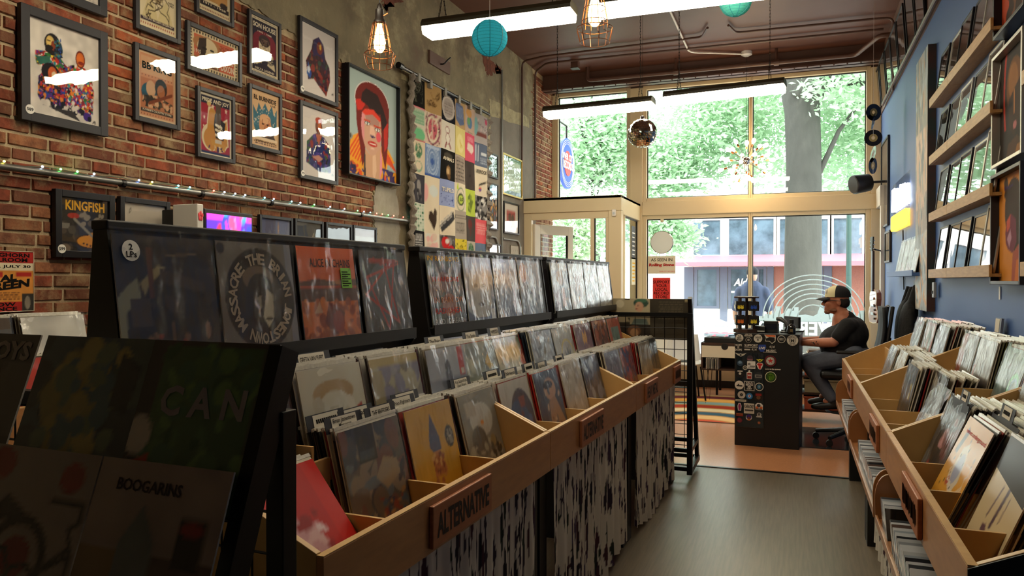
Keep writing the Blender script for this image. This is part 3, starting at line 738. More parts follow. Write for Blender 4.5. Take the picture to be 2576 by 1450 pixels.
leaves('crown', [B(1440, 600, 15, .75, 1980), B(1450, 530, 15.3, .7, 1540), B(1480, 560, 15, .7, 1540), B(1420, 650, 15, .45, 770)], t3, 12, (.04, .08))
# lamp post
lp = thing('lamp_post', 'green metal lamp post on the far sidewalk', 'lamp post', (TP(2135, 700, 26).x, 26, -.02)); q = TP(2135, 700, 26).x
MB().tube([(q, 26, -.02), (q, 26, 6)], [.09, .07], 10).build('post', mk('green_paint', '#23403a', .5), lp); MB().lathe([(.3, -.02), (.3, .25), (.18, .5)], (q, 26, 0), 12).build('base', MATS['green_paint'], lp)
# round blade sign of the shop
M_sblue = mk('sign_blue', '#2f4fb0', .4); M_sred = mk('sign_red', '#e2383f', .4); M_swh = mk('sign_white', '#f4f2ee', .4)
c = onX(1425, 412, -3.42); sg = thing('round_shop_sign', 'round blue and red shop sign hanging outside the left window', 'sign', c, (0, 0, R(90)))
MB().lathe([(.4, -.02), (.4, .02)], n=40, axis='y').build('disc', M_sblue, sg)
for r in (.31, .34, .37): MB().tube([(r * math.cos(k * .157), -.022, r * math.sin(k * .157)) for k in range(41)], .004, 4, False).build('ring', M_swh, sg)
MB().lathe([(.2, -.026), (.2, -.021)], n=32, axis='y').build('label_disc', M_sred, sg)
letters(sg, 'RIVER CITY', 0, .1, .62, .1, -.03, M_swh, .03); letters(sg, 'RECORDS', 0, -.03, .55, .13, -.03, M_swh, .03)
MB().tube([(0, 0, .4), (0, 0, .6), (-.64, 0, .6)], .015).build('bracket', M_blackm, sg)

# ================================================================== LEFT WALL: PRINTS, QUILT, LIGHTS
def _q(s, pts, n, a, b, cols, seed):                       # polygon filled with paint-like blobs
    old = s.a.copy(); s._p(pts, '#ffffff'); m = (np.abs(s.a - old).sum(2) > 1e-6) | (s.a.sum(2) > 2.99); tmp = s.a.copy(); s.a = old.copy()
    s.a[m] = lin(cols[0]); xs = [p[0] for p in pts]; ys = [p[1] for p in pts]; s._b(n, min(xs), min(ys), max(xs), max(ys), a, b, cols, seed)
    s.a[~m] = old[~m]
Art._q = _q
def _s(s, cx, cy, r, c, n=5):                              # star
    s._p([(cx + r * (1 if i % 2 == 0 else .42) * math.sin(math.pi * i / n), cy + r * (1 if i % 2 == 0 else .42) * math.cos(math.pi * i / n)) for i in range(2 * n)], c)
Art._s = _s
def _d(s, x0, y0, x1, y1, n, r, c):                        # row of dots
    for i in range(n): t = i / (n - 1); s._e(x0 + (x1 - x0) * t, y0 + (y1 - y0) * t, r, r, c)
Art._d = _d
def _z(s, x0, y0, x1, y1, a, n, w, c, ph=0):               # sine line
    for i in range(n):
        t0, t1 = i / n, (i + 1) / n; f = lambda t: (x0 + (x1 - x0) * t, y0 + (y1 - y0) * t + a * math.sin(6.28 * 3 * t + ph))
        s._l(*f(t0), *f(t1), w, c)
Art._z = _z
M_print = mk('poster_print', src='attr', rough=.75, spec=.2)
M_fblk = mk('black_frame', '#17161a', .4, spec=.35); M_fgrey = mk('charcoal_frame', '#2b2a2e', .45, spec=.35)
M_pglass = pane('picture_glass', .9, .015, '#ffffff', (3.2, .22, (1, 1, .6)), .045)
M_gold = mk('gold_frame', '#b99a4a', .3, metal=.8); M_board = mk('frame_back', '#6a5b48', .9)
M_ink = mk('black_ink', '#15110f', .7, spec=.1); M_cream = mk('cream_ink', '#e2d6ba', .7, spec=.1); M_redink = mk('red_ink', '#c02c22', .7, spec=.1)
M_stick = mk('white_sticker', '#e8e4da', .5); M_yelink = mk('yellow_ink', '#e0a82a', .7, spec=.1); M_whink = mk('white_ink', '#f0eeea', .6, spec=.1)
WLF = XL + .012
def framed(name, label, TL, BR, fw, dep, spec, W=64, H=None, fm=None, texts=(), matw=0, mat_c=None, glass=True, group='framed prints on the brick wall', cat='framed print', sticker=None, wall='L', xw=None, gm=None):
    xw = xw if xw is not None else (WLF if wall == 'L' else XR - .002)
    s = 1 if wall == 'L' else -1
    a, b = onX(*TL, xw + s * dep), onX(*BR, xw + s * dep); w, h = abs(b.y - a.y), abs(a.z - b.z)
    return framed_at(name, label, (xw, (a.y + b.y) / 2, b.z), (0, 0, R(90) if wall == 'L' else R(-90)), w, h, fw, dep, spec, W, H, fm, texts, glass, group, cat, sticker, gm)
def framed_at(name, label, loc, rot, w, h, fw, dep, spec, W=64, H=None, fm=None, texts=(), glass=True, group=None, cat='framed print', sticker=None, gm=None):
    t = thing(name, label, cat, loc, rot, group); H = H or max(6, int(W * h / w))
    mb = MB(); x = w / 2
    for q in (((-x, -dep, 0), (-x + fw, -.001, h)), ((x - fw, -dep, 0), (x, -.001, h)), ((-x + fw, -dep, 0), (x - fw, -.001, fw)), ((-x + fw, -dep, h - fw), (x - fw, -.001, h))): mb.box(*q)
    mb.build('frame', fm or M_fgrey, t, bevel=.0025)
    iw, ih = w - 2 * fw, h - 2 * fw
    mb = MB(); art_grid(mb, spec, iw + .004, ih + .004, W, H, -dep * .45, None, fw - .002); mb.build('print', M_print, t)
    for (body, cx, cz, tw, th, m, *o) in texts:
        letters(t, body, (cx - .5) * iw, fw + cz * ih, tw * iw, th * ih, -dep * .45 - .001, m, *(o or [.015]))
    if glass: MB().box((-iw / 2, -dep * .7, fw), (iw / 2, -dep * .7 + .002, h - fw)).build('glass', gm or M_pglass, t)
    if sticker:
        cx, cz, r = -x + fw * .9, fw * 1.2, .035 if w > .5 else .022
        sk = MB().lathe([(r, -dep - .0012), (r, -dep)], (cx, 0, cz), 20, 'y').build('price_sticker', M_stick, t); letters(sk, sticker, cx, cz, r * 1.5, r * .7, -dep - .002, M_ink, .02)
    return t
PC = ['#c8352a', '#e58a2a', '#f0d13a', '#2f7a3a', '#234a9a', '#5c2a86', '#1c1a20', '#e8e2da', '#8a2430', '#2a8a90']
trio = [('f', '#ddd5c9'), ('q', [(.1, .66), (.28, .69), (.42, .67), (.5, .6), (.62, .53), (.52, .3), (.3, .34), (.3, .5), (.12, .52), (.1, .58)], 420, .006, .026, PC, 1),
        ('q', [(.55, .6), (.66, .63), (.78, .62), (.88, .55), (.92, .38), (.9, .1), (.55, .12), (.5, .4)], 460, .006, .026, PC + ['#ddd5c9', '#b8a898'], 2),
        ('q', [(.14, .4), (.24, .49), (.36, .5), (.5, .42), (.54, .2), (.5, .1), (.2, .11), (.13, .2)], 400, .006, .026, ['#1c1a20', '#2a2a34', '#5c2a86', '#234a9a', '#c8352a', '#e58a2a'], 3),
        ('e', .33, .77, .11, .115, '#1e1c22'), ('e', .41, .73, .06, .1, '#1f4a5a'), ('e', .3, .785, .055, .07, '#d8b868'), ('e', .34, .76, .03, .05, '#8a3c20'), ('l', .26, .8, .3, .8, .012, '#2a1c18'), ('e', .29, .735, .05, .022, '#1c1a1c'), ('e', .28, .7, .05, .03, '#1c1a1c'), ('b', 30, .36, .66, .46, .84, .006, .02, ['#2a8a90', '#234a9a', '#1c1a20', '#8a7a30'], 14),
        ('e', .72, .7, .07, .095, '#7a2a18'), ('e', .72, .7, .055, .075, '#d8702a'), ('e', .73, .66, .045, .02, '#8a2a1a'), ('e', .3, .47, .12, .1, '#1a1820'), ('e', .33, .46, .06, .075, '#d0622e'), ('e', .35, .44, .035, .05, '#e8d0a8'),
        ('p', [(.66, .52), (.74, .6), (.8, .52), (.74, .36)], '#e0dad2'), ('p', [(.1, .6), (.3, .64), (.3, .58), (.16, .52)], '#2f6a5a'), ('b', 40, .12, .1, .9, .16, .005, .04, ['#ddd5c9', '#1c1a20'], 5),
        ('p', [(.3, .1), (.5, .06), (.72, .02), (.6, .12)], '#3a332c'), ('e', .82, .09, .06, .05, '#4a2a86'), ('e', .85, .07, .03, .03, '#101018'), ('k', 20, .86, .01, .94, .06, .006, ['#40382f'], 6), ('n', 14, .18, 3)]
framed('framed_print', 'large framed white print of three painted musicians', (53, 4), (273, 345), .045, .03, trio, 104, fm=M_fgrey, sticker='589')
framed('framed_print', 'framed white print cut off by the top left of the photo', (53, -330), (271, 44), .045, .03, [('f', '#ddd5c9'), ('q', [(.2, .5), (.5, .8), (.8, .5), (.75, .15), (.3, .12)], 90, .01, .05, PC, 8), ('k', 20, .84, .02, .93, .08, .006, ['#40382f'], 9)], 40)
border = lambda c, c2: [('f', c), ('r', .03, .02, .97, .98, c2)]
framed('framed_print', 'framed cream print of a man in round dark glasses', (341, -190), (456, 113), .028, .022,
       [('f', '#e3d5b0'), ('e', .5, .62, .34, .13, '#b0472c'), ('e', .5, .5, .2, .17, '#cdbb8e'), ('e', .5, .38, .13, .06, '#b9a578'), ('p', [(.1, .12), (.28, .38), (.42, .3), (.5, .14), (.6, .3), (.74, .38), (.92, .1), (.5, .06)], '#d8c896'), ('k', 60, .2, .1, .8, .4, .012, ['#4a3a26'], 1),
        ('e', .42, .5, .085, .045, '#2c1c2a'), ('e', .6, .5, .085, .045, '#2c1c2a'), ('l', .5, .51, .52, .51, .02, '#2c1c2a'), ('l', .47, .4, .58, .4, .02, '#5a3a28'), ('s', .15, .5, .05, '#b83a2a'), ('s', .86, .46, .05, '#b83a2a'), ('r', .06, .085, .94, .125, '#3a2c3a'), ('d', .08, .055, .92, .055, 16, .013, '#a83a2a')],
       72, texts=[('TEXAS BLUES LEGEND', .5, .105, .8, .02, M_cream), ('DIED\n1982', .86, .36, .16, .05, M_ink), ('SAM', .13, .57, .12, .03, M_ink)])
framed('framed_print', 'framed tan guitarist poster with washed out lower half', (340, 104), (455, 329), .028, .022,
       [('f', '#d6b892'), ('r', .06, .04, .94, .96, '#c98f6a'), ('r', .1, .66, .9, .92, '#cfa27c'), ('r', .08, .16, .92, .6, '#b5734f'), ('e', .3, .4, .2, .14, '#2f5566'), ('e', .34, .46, .12, .12, '#c9a07a'), ('e', .6, .5, .16, .14, '#3a2a24'), ('e', .6, .45, .1, .1, '#a86a44'), ('q', [(.1, .18), (.15, .34), (.5, .38), (.9, .3), (.9, .17)], 70, .01, .06, ['#33302c', '#5a4a3c', '#b5734f', '#cfa27c'], 2),
        ('l', .3, .24, .88, .44, .05, '#7a3f28'), ('r', .08, .1, .92, .155, '#3a3430'), ('d', .1, .07, .9, .07, 12, .012, '#7a3f2c'), ('d', .12, .64, .88, .64, 10, .01, '#7a3f2c')],
       72, texts=[('BB KING', .5, .79, .78, .11, M_ink, .03), ("FLORRIE'S COUNTRY STORE", .5, .127, .76, .03, M_cream)])
framed('framed_print', 'framed cream and black blues print cut off by the top edge', (494, -170), (590, 71), .026, .022,
       [('f', '#d9c9a2'), ('q', [(.1, .2), (.1, .9), (.5, .95), (.9, .8), (.9, .2)], 80, .02, .08, ['#b98a4a', '#d9c9a2', '#2a2622', '#8a5a30'], 3), ('e', .7, .26, .2, .08, '#c09050'), ('e', .78, .2, .12, .05, '#2a2622'), ('r', .06, .1, .94, .165, '#232022'), ('d', .08, .055, .92, .055, 18, .014, '#8a3a2a')],
       64, texts=[('1911 - 1938', .5, .135, .7, .03, M_cream), ('BLUES', .4, .35, .35, .05, M_ink)])
wd = [('f', '#dccaa2')]
for i in range(17):
    for y in (.04, .9): wd.append(('r', .03 + i * .056, y, .058 + i * .056, y + .06, '#3a2f2a'))
for i in range(11):
    for x in (.03, .935): wd.append(('r', x, .08 + i * .077, x + .035, .115 + i * .077, '#3a2f2a'))
wd += [('r', .1, .13, .9, .87, '#c9694a'), ('e', .36, .68, .28, .2, '#b07a4e'), ('e', .36, .6, .2, .26, '#d8c6a0'), ('p', [(.16, .5), (.2, .8), (.34, .86), (.33, .5), (.28, .3)], '#3a2e26'), ('e', .3, .58, .05, .03, '#1c1614'), ('e', .45, .58, .04, .03, '#1c1614'), ('l', .28, .4, .46, .41, .03, '#3a2420'), ('r', .1, .13, .3, .32, '#7a6a50'), ('q', [(.14, .14), (.2, .4), (.5, .4), (.6, .14)], 50, .01, .05, ['#3a2e26', '#d8c6a0', '#8a6a4a'], 4), ('t', 6, .58, .6, .86, .82, '#8a3a2a', 3)]
framed('framed_print', 'framed landscape orange print of a man in a hat', (471, 49), (610, 221), .028, .022, wd, 92, texts=[('WILLIE', .76, .46, .26, .16, M_cream, .03), ('DIXON', .77, .25, .28, .18, M_cream, .03), ('1915', .16, .45, .12, .1, M_cream)])
framed('framed_print', 'framed dark navy and crimson print of an old singer', (627, 20), (709, 214), .026, .022,
       [('f', '#e0d2b0'), ('r', .07, .06, .93, .94, '#211f30'), ('e', .5, .6, .4, .18, '#7a2030'), ('r', .1, .36, .9, .6, '#7a2030'), ('e', .5, .52, .2, .2, '#d9c8a6'), ('e', .5, .62, .2, .1, '#3a2c2c'), ('e', .42, .54, .035, .02, '#1c1820'), ('e', .58, .54, .035, .02, '#1c1820'), ('e', .5, .42, .09, .025, '#1c1820'), ('k', 50, .34, .34, .66, .64, .01, ['#5a4438', '#8a705a'], 1),
        ('p', [(.12, .14), (.2, .4), (.34, .42), (.4, .2)], '#cdbb98'), ('p', [(.88, .14), (.8, .4), (.66, .42), (.6, .2)], '#cdbb98'), ('k', 60, .12, .12, .88, .36, .012, ['#211f30'], 2), ('r', .07, .06, .93, .11, '#211f30'), ('d', .1, .965, .9, .965, 18, .012, '#3a2f2a'), ('d', .1, .035, .9, .035, 18, .012, '#3a2f2a')],
       64, texts=[('SON HOUSE', .5, .86, .82, .09, M_cream, .03), ('1902 - 1988', .5, .755, .5, .03, M_cream), ('DELTA LEGEND', .5, .085, .7, .04, M_cream)])
framed('framed_print', 'framed print of an electric guitar on a starry red ground', (497, 214), (593, 413), .026, .022,
       [('f', '#e4d8ba'), ('r', .06, .06, .94, .94, '#a3273a'), ('r', .06, .82, .94, .95, '#28283a'), ('e', .36, .3, .28, .22, '#e0d0a8'), ('e', .62, .28, .26, .2, '#e0d0a8'), ('p', [(.2, .3), (.28, .78), (.4, .8), (.5, .5), (.86, .66), (.9, .2), (.6, .1), (.3, .1)], '#e0d0a8'), ('e', .38, .28, .24, .18, '#c58a3c'), ('e', .6, .26, .24, .17, '#c9943f'), ('e', .4, .62, .12, .16, '#c0904a'), ('p', [(.22, .3), (.3, .72), (.44, .74), (.52, .46), (.84, .62), (.86, .2)], '#c58a3c'), ('p', [(.48, .7), (.72, .6), (.8, .58), (.74, .28), (.5, .3), (.44, .5)], '#26262c'), ('r', .5, .42, .66, .86, '#5a4a3e'), ('e', .3, .84, .06, .05, '#d8b878'), ('l', .5, .52, .68, .49, .04, '#e6dcc4'), ('l', .5, .44, .68, .41, .04, '#e6dcc4'), ('l', .5, .36, .68, .33, .04, '#e6dcc4'), ('r', .48, .22, .68, .28, '#c8bfae'), ('b', 26, .3, .1, .8, .16, .01, .04, ['#4a2a4a', '#c58a3c', '#e0d0a8'], 5),
        ('s', .16, .6, .04, '#e6c8b0'), ('s', .14, .46, .03, '#e6c8b0'), ('s', .82, .78, .05, '#e6c8b0'), ('s', .42, .8, .05, '#e6c8b0'), ('r', .06, .03, .94, .07, '#2c3658')],
       72, texts=[('PRIDE AND JOY', .5, .885, .84, .085, M_cream, .03), ('SRV', .66, .42, .3, .09, M_cream, .0, -1.2)])
framed('framed_print', 'framed peach print of an elderly man amid blue flames', (628, 208), (711, 390), .026, .022,
       [('f', '#dfb98c'), ('e', .5, .42, .4, .26, '#3f7486'), ('p', [(.1, .4), (.08, .72), (.2, .6), (.28, .78), (.38, .66), (.5, .8), (.62, .66), (.74, .78), (.8, .62), (.92, .74), (.9, .4)], '#3f7486'), ('b', 40, .12, .4, .88, .7, .008, .016, ['#e8dcc0'], 4), ('e', .5, .4, .21, .2, '#d89a6c'), ('e', .5, .52, .19, .08, '#e2ae80'), ('k', 40, .36, .3, .64, .54, .01, ['#9a4a30'], 3), ('e', .42, .42, .04, .014, '#3a2420'), ('e', .58, .42, .04, .014, '#3a2420'), ('l', .43, .3, .57, .3, .014, '#7a2f20'), ('p', [(.1, .14), (.22, .26), (.5, .2), (.78, .26), (.9, .14)], '#4a3c3a'), ('r', .08, .13, .92, .18, '#e6cfae'), ('t', 2, .1, .05, .9, .12, '#5a3426', 2)],
       64, texts=[('RL BURNSIDE', .5, .87, .8, .085, M_ink, .03), ('LIVE', .78, .79, .18, .035, M_ink), ('SATURDAY NOV 18 2000', .5, .1, .7, .025, M_ink)])
framed('framed_print', 'framed white print of a painted figure in a long dark hood', (755, 37), (852, 270), .03, .025,
       [('f', '#d7cfc8'), ('q', [(.2, .2), (.14, .46), (.3, .66), (.34, .8), (.5, .88), (.64, .8), (.7, .6), (.82, .5), (.84, .3), (.72, .05), (.5, .16), (.36, .24)], 160, .012, .06, ['#3a1420', '#6a1c22', '#2a1a3a', '#1c1a20', '#8a3020', '#284a3a', '#7a4a2a'], 1), ('p', [(.34, .56), (.36, .8), (.5, .88), (.64, .8), (.68, .5), (.58, .6), (.44, .6)], '#271a4e'), ('e', .53, .72, .085, .09, '#7a2c1a'), ('e', .55, .74, .03, .04, '#e0b040'), ('q', [(.16, .28), (.2, .46), (.3, .3), (.26, .22)], 20, .02, .06, ['#2a5a9a', '#cfd6e0', '#234a9a'], 2), ('k', 16, .84, .08, .93, .14, .008, ['#4a4238'], 6)], 64, sticker='79')
framed('framed_print', 'framed white print of a suited figure reflecting the window', (756, 250), (852, 467), .03, .025,
       [('f', '#d7cfc8'), ('q', [(.14, .2), (.16, .5), (.34, .62), (.46, .66), (.66, .62), (.84, .5), (.86, .12), (.5, .1)], 130, .012, .06, ['#1e2a66', '#3a2a6a', '#8a2a2c', '#2a5a3a', '#1c1a20', '#4a3a8a'], 1), ('e', .5, .75, .1, .11, '#6a2a1c'), ('e', .5, .84, .1, .05, '#b03a22'), ('e', .52, .75, .05, .07, '#c06a3a'), ('p', [(.4, .64), (.5, .5), (.6, .64)], '#a84a2a'), ('p', [(.3, .3), (.5, .24), (.62, .3), (.5, .34)], '#c08a7a'), ('k', 12, .84, .06, .93, .12, .008, ['#4a4238'], 6)], 64, sticker='79')
# tall canvas portrait with red hair
bw = [('f', '#9fb0ab'), ('p', [(.1, .36), (.26, .42), (.34, .1), (.1, .02), (.0, .12), (.06, .26)], '#e39a22'), ('p', [(.68, .38), (.82, .34), (.96, .22), (.8, .18), (.78, .02), (.6, .02)], '#e39a22')]
for k in range(7): bw += [('l', .04 + k * .045, .2 - k * .012, .24 + k * .018, .4 - k * .03, .022, '#d94e1c')]
for k in range(6): bw += [('l', .7 + k * .03, .36 - k * .02, .8 + k * .035, .2 - k * .012, .022, '#d94e1c')]
bw += [('p', [(0, .0), (0, .1), (.12, .14), (.3, .06), (.34, 0)], '#c9571f'), ('b', 26, .0, .0, .34, .09, .01, .05, ['#3a2858', '#e39a22', '#d94e1c', '#2c2040'], 2), ('p', [(.62, 0), (.7, .14), (1, .12), (1, 0)], '#3a2858'), ('b', 26, .64, .0, 1, .12, .01, .05, ['#3a2858', '#e39a22', '#d94e1c', '#4a50a0'], 3),
       ('e', .5, .74, .335, .2, '#e8dcd4'), ('e', .5, .74, .325, .192, '#6e1c12'), ('p', [(.18, .76), (.2, .5), (.26, .3), (.3, .1), (.36, .2), (.36, .6), (.66, .6), (.68, .3), (.76, .12), (.82, .4), (.84, .76)], '#6e1c12'), ('p', [(.18, .7), (.22, .62), (.3, .64), (.36, .7), (.3, .74), (.2, .72)], '#c42a1c'), ('p', [(.72, .6), (.82, .6), (.8, .36), (.74, .3)], '#b8281a'), ('p', [(.3, .8), (.38, .86), (.6, .84), (.72, .72), (.8, .6), (.7, .5), (.66, .66), (.52, .64), (.4, .7), (.28, .72)], '#2a1512'),
       ('p', [(.28, .5), (.3, .62), (.42, .67), (.56, .66), (.66, .6), (.68, .46), (.66, .34), (.56, .25), (.46, .23), (.36, .29), (.3, .4)], '#c79a80'), ('p', [(.28, .5), (.3, .62), (.36, .65), (.34, .48), (.34, .34), (.3, .4)], '#d68a8a'), ('p', [(.3, .62), (.36, .66), (.52, .68), (.66, .62), (.66, .58), (.5, .63), (.36, .6)], '#d63b24'), ('p', [(.36, .6), (.5, .63), (.64, .58), (.62, .5), (.5, .52), (.38, .53)], '#a98072'),
       ('p', [(.36, .28), (.36, .0), (.66, .0), (.66, .34), (.56, .25), (.46, .23)], '#c79a78'), ('p', [(.5, .23), (.56, .25), (.58, .1), (.54, .0), (.5, .05)], '#d8b090'), ('p', [(.33, .02), (.37, .02), (.36, .26), (.33, .2)], '#3a3230'), ('p', [(.64, .02), (.69, .1), (.69, .24), (.66, .34)], '#e08a9a'),
       ('e', .4, .53, .055, .018, '#2a1a30'), ('e', .4, .528, .042, .013, '#e6e2da'), ('e', .4, .528, .016, .012, '#5a6a60'), ('e', .6, .5, .055, .02, '#2a1a30'), ('e', .6, .498, .042, .015, '#e6e2da'), ('e', .6, .498, .016, .013, '#6a5a4a'), ('l', .34, .555, .45, .555, .014, '#c8401f'), ('l', .53, .53, .66, .53, .016, '#c8401f'), ('p', [(.46, .52), (.44, .42), (.52, .405), (.56, .42), (.52, .52)], '#dcae96'), ('p', [(.44, .425), (.49, .4), (.56, .415), (.52, .43)], '#3a2450'), ('e', .62, .43, .05, .05, '#d8505a'), ('e', .5, .345, .095, .026, '#b8281f'), ('l', .44, .347, .57, .345, .008, '#e6c8b8'), ('e', .5, .3, .04, .008, '#e0b4a0'),
       ('l', .02, .18, .06, .32, .05, '#1c1a1a'), ('e', .07, .36, .06, .035, '#8a8a80'), ('e', .06, .36, .045, .026, '#3a3834')]
cv = framed('portrait_canvas', 'tall portrait canvas of a red haired singer in orange stripes', (878, 156), (1008, 468), .012, .07, bw, 92, fm=M_fblk, glass=False, cat='painting', group=None, xw=WLF)
# prints beyond the quilt
framed('framed_print', 'small black framed print of pale crossed bands beside the quilt', (1229, 381), (1254, 452), .02, .022, [('f', '#33404a'), ('z', .4, .1, .5, .9, .05, 12, .08, '#c8d4e0'), ('z', .6, .1, .5, .9, .04, 12, .07, '#8aa0b8', 1), ('b', 20, 0, 0, 1, 1, .02, .05, ['#1c242c', '#5a6a78'], 1)], 28, fm=M_fgrey, group='small prints beyond the quilt')
framed('framed_print', 'tall narrow framed print in orange and blue beside the quilt', (1231, 458), (1254, 580), .016, .022, [('f', '#243040'), ('b', 120, 0, 0, 1, 1, .02, .08, ['#c8562a', '#e0a03a', '#2f6a9a', '#1c242c', '#7a2f2a', '#d8d0c0'], 3), ('r', 0, .75, 1, 1, '#5a86b0'), ('r', 0, 0, 1, .08, '#181c24')], 28, fm=M_fgrey, group='small prints beyond the quilt')
framed('framed_print', 'gold framed green matted certificate near the entry', (1266, 383), (1315, 503), .022, .025, [('f', '#2d4a3c'), ('r', .08, .12, .92, .9, '#cfd0c4'), ('t', 7, .16, .5, .86, .8, '#6a6a64', 2), ('k', 20, .2, .2, .8, .4, .012, ['#50504c'], 3), ('r', 0, 0, 1, .12, '#44555c')], 32, fm=M_gold, group='small prints beyond the quilt')
framed('framed_print', 'black framed red picture with a wide white mat near the entry', (1269, 505), (1307, 592), .02, .03, [('f', '#d8d2c6'), ('r', .2, .2, .8, .76, '#b04048'), ('e', .42, .52, .1, .16, '#4a2428'), ('e', .62, .46, .1, .18, '#3a2024'), ('e', .52, .3, .07, .05, '#d8d2c6')], 32, fm=M_fblk, group='small prints beyond the quilt')
framed('framed_print', 'lowest small framed print half hidden behind the middle display', (1231, 612), (1261, 690), .016, .022, [('f', '#cfcac0'), ('r', .3, .3, .85, .72, '#b8845a'), ('b', 30, .3, .3, .85, .72, .03, .08, ['#8a4a3a', '#d8b07a', '#5a5a4a'], 3)], 24, fm=M_fgrey, group='small prints beyond the quilt')
cal = framed('wall_calendar', 'grey paper calendar sheet hanging beside the entry', (1285, 617), (1314, 700), .004, .008, [('f', '#b9b2a4')] + [('l', .1 + .16 * i, .1 + .18 * j, .14 + .16 * i, .15 + .18 * j, .02, '#8a8378') for i in range(6) for j in range(5)], 32, fm=M_pale, glass=False, cat='calendar', group=None)
# row under the string lights
framed('framed_poster', 'black framed dark poster with a gold title and a guitar', (140, 474), (291, 652), .035, .03,
       [('f', '#2a2724'), ('b', 50, 0, 0, 1, .75, .03, .12, ['#1c1a18', '#3a342e', '#4a4038', '#2a2622'], 3), ('e', .28, .66, .12, .05, '#a83020'), ('r', .1, .74, .92, .96, '#38312a'), ('e', .5, .3, .2, .3, '#34343a'), ('e', .6, .2, .28, .13, '#3a2010'), ('e', .6, .2, .25, .11, '#d08a2c'), ('e', .72, .28, .15, .1, '#d08a2c'), ('l', .3, .6, .66, .3, .05, '#8a8478'), ('d', .48, .16, .62, .12, 3, .02, '#2a1c14'), ('r', 0, .42, .2, .52, '#7a746a'), ('e', .25, .4, .08, .08, '#4a443e'), ('b', 16, .4, .5, .9, .72, .02, .07, ['#8a8070', '#5a5248'], 8), ('e', .12, .06, .1, .08, '#7a6a5a')], 64, fm=M_fblk, texts=[('KINGFISH', .52, .86, .82, .19, M_yelink, .03)], group='frames under the string lights', sticker='599')
framed('framed_drawing', 'black framed pale line drawing of long grass', (303, 493), (430, 668), .03, .028, [('f', '#bdb3a4')] + [('l', .35 + .05 * k, .02, .1 + .12 * k, .5 + .05 * (k % 3), .008, '#3a3a4a') for k in range(6)] + [('l', .15, .5, .5, .1, .008, '#4a4a5a'), ('l', .05, .4, .6, .05, .007, '#4a4a5a'), ('k', 30, .04, .7, .2, .92, .006, ['#6a6458'], 2), ('l', .6, .5, .7, .5, .012, '#f4f4f4'), ('l', .7, .5, .7, .55, .012, '#f4f4f4'), ('l', .7, .55, .8, .55, .012, '#f4f4f4'), ('l', .8, .55, .8, .44, .012, '#f4f4f4'), ('l', .8, .44, .98, .44, .012, '#f4f4f4')], 48, fm=M_fblk, group='frames under the string lights')
for i, (tl, br, sp, lb) in enumerate([((654, 539), (738, 660), [('f', '#5a5a70'), ('r', .5, 0, 1, 1, '#6a7290'), ('e', .3, .12, .3, .12, '#c8cad4'), ('l', .55, .2, .6, .9, .03, '#b08a6a')], 'black framed grey blue photo, first of the row beside the pinball machine'),
                                  ((743, 549), (815, 662), [('f', '#4a4c4e'), ('e', .3, .1, .3, .12, '#7a8a8a'), ('r', .6, .1, .9, .5, '#8a8078'), ('l', .5, .2, .7, .7, .03, '#a8a090')], 'black framed grey photo, second of the row beside the pinball machine'),
                                  ((821, 558), (887, 664), [('f', '#565458'), ('r', .4, .1, .8, .5, '#6a6868'), ('r', .1, .55, .9, .6, '#7a7878')], 'black framed plain grey photo, third of the row beside the pinball machine'),
                                  ((890, 566), (949, 666), [('f', '#a09a90'), ('r', .1, .1, .9, .5, '#c0bcb4'), ('r', 0, .75, 1, 1, '#7a5a48'), ('t', 4, .1, .2, .9, .5, '#8a8480', 3)], 'black framed pale photo, last of the row beside the pinball machine')]):
    framed('framed_photo', lb, tl, br, .022, .025, sp, 28, fm=M_fblk, group='row of framed photos beside the pinball machine')
# Al Green style boxing poster, unframed
pp = framed('concert_poster', 'red and orange concert poster at the left edge', (-62, 628), (87, 783), .003, .006, [('f', '#d89040'), ('r', 0, .8, 1, 1, '#b02a24'), ('r', 0, .68, 1, .8, '#ded0b0'), ('r', .1, .56, .45, .65, '#b02a24'), ('r', .68, .58, .95, .65, '#b02a24'), ('r', 0, 0, .78, .17, '#b02a24'), ('r', .78, .0, 1, .3, '#3a3630'), ('e', .88, .15, .05, .11, '#8a8070'), ('t', 4, .1, .2, .74, .34, '#7a4a2a', 2), ('n', 12, .12, 3)], 64, fm=M_cream, glass=False, group=None, cat='poster',
            texts=[('LONGHORN\nBALLROOM', .5, .9, .86, .15, M_ink, .03), ('MON. JULY 30', .5, .745, .9, .06, M_ink, .03), ('AL', .55, .56, .3, .11, M_ink, .05, .12, .2), ('GREEN', .5, .43, .86, .14, M_ink, .05, .12, .2), ('SHOW\nDANCE', .4, .08, .6, .14, M_ink, .03)])

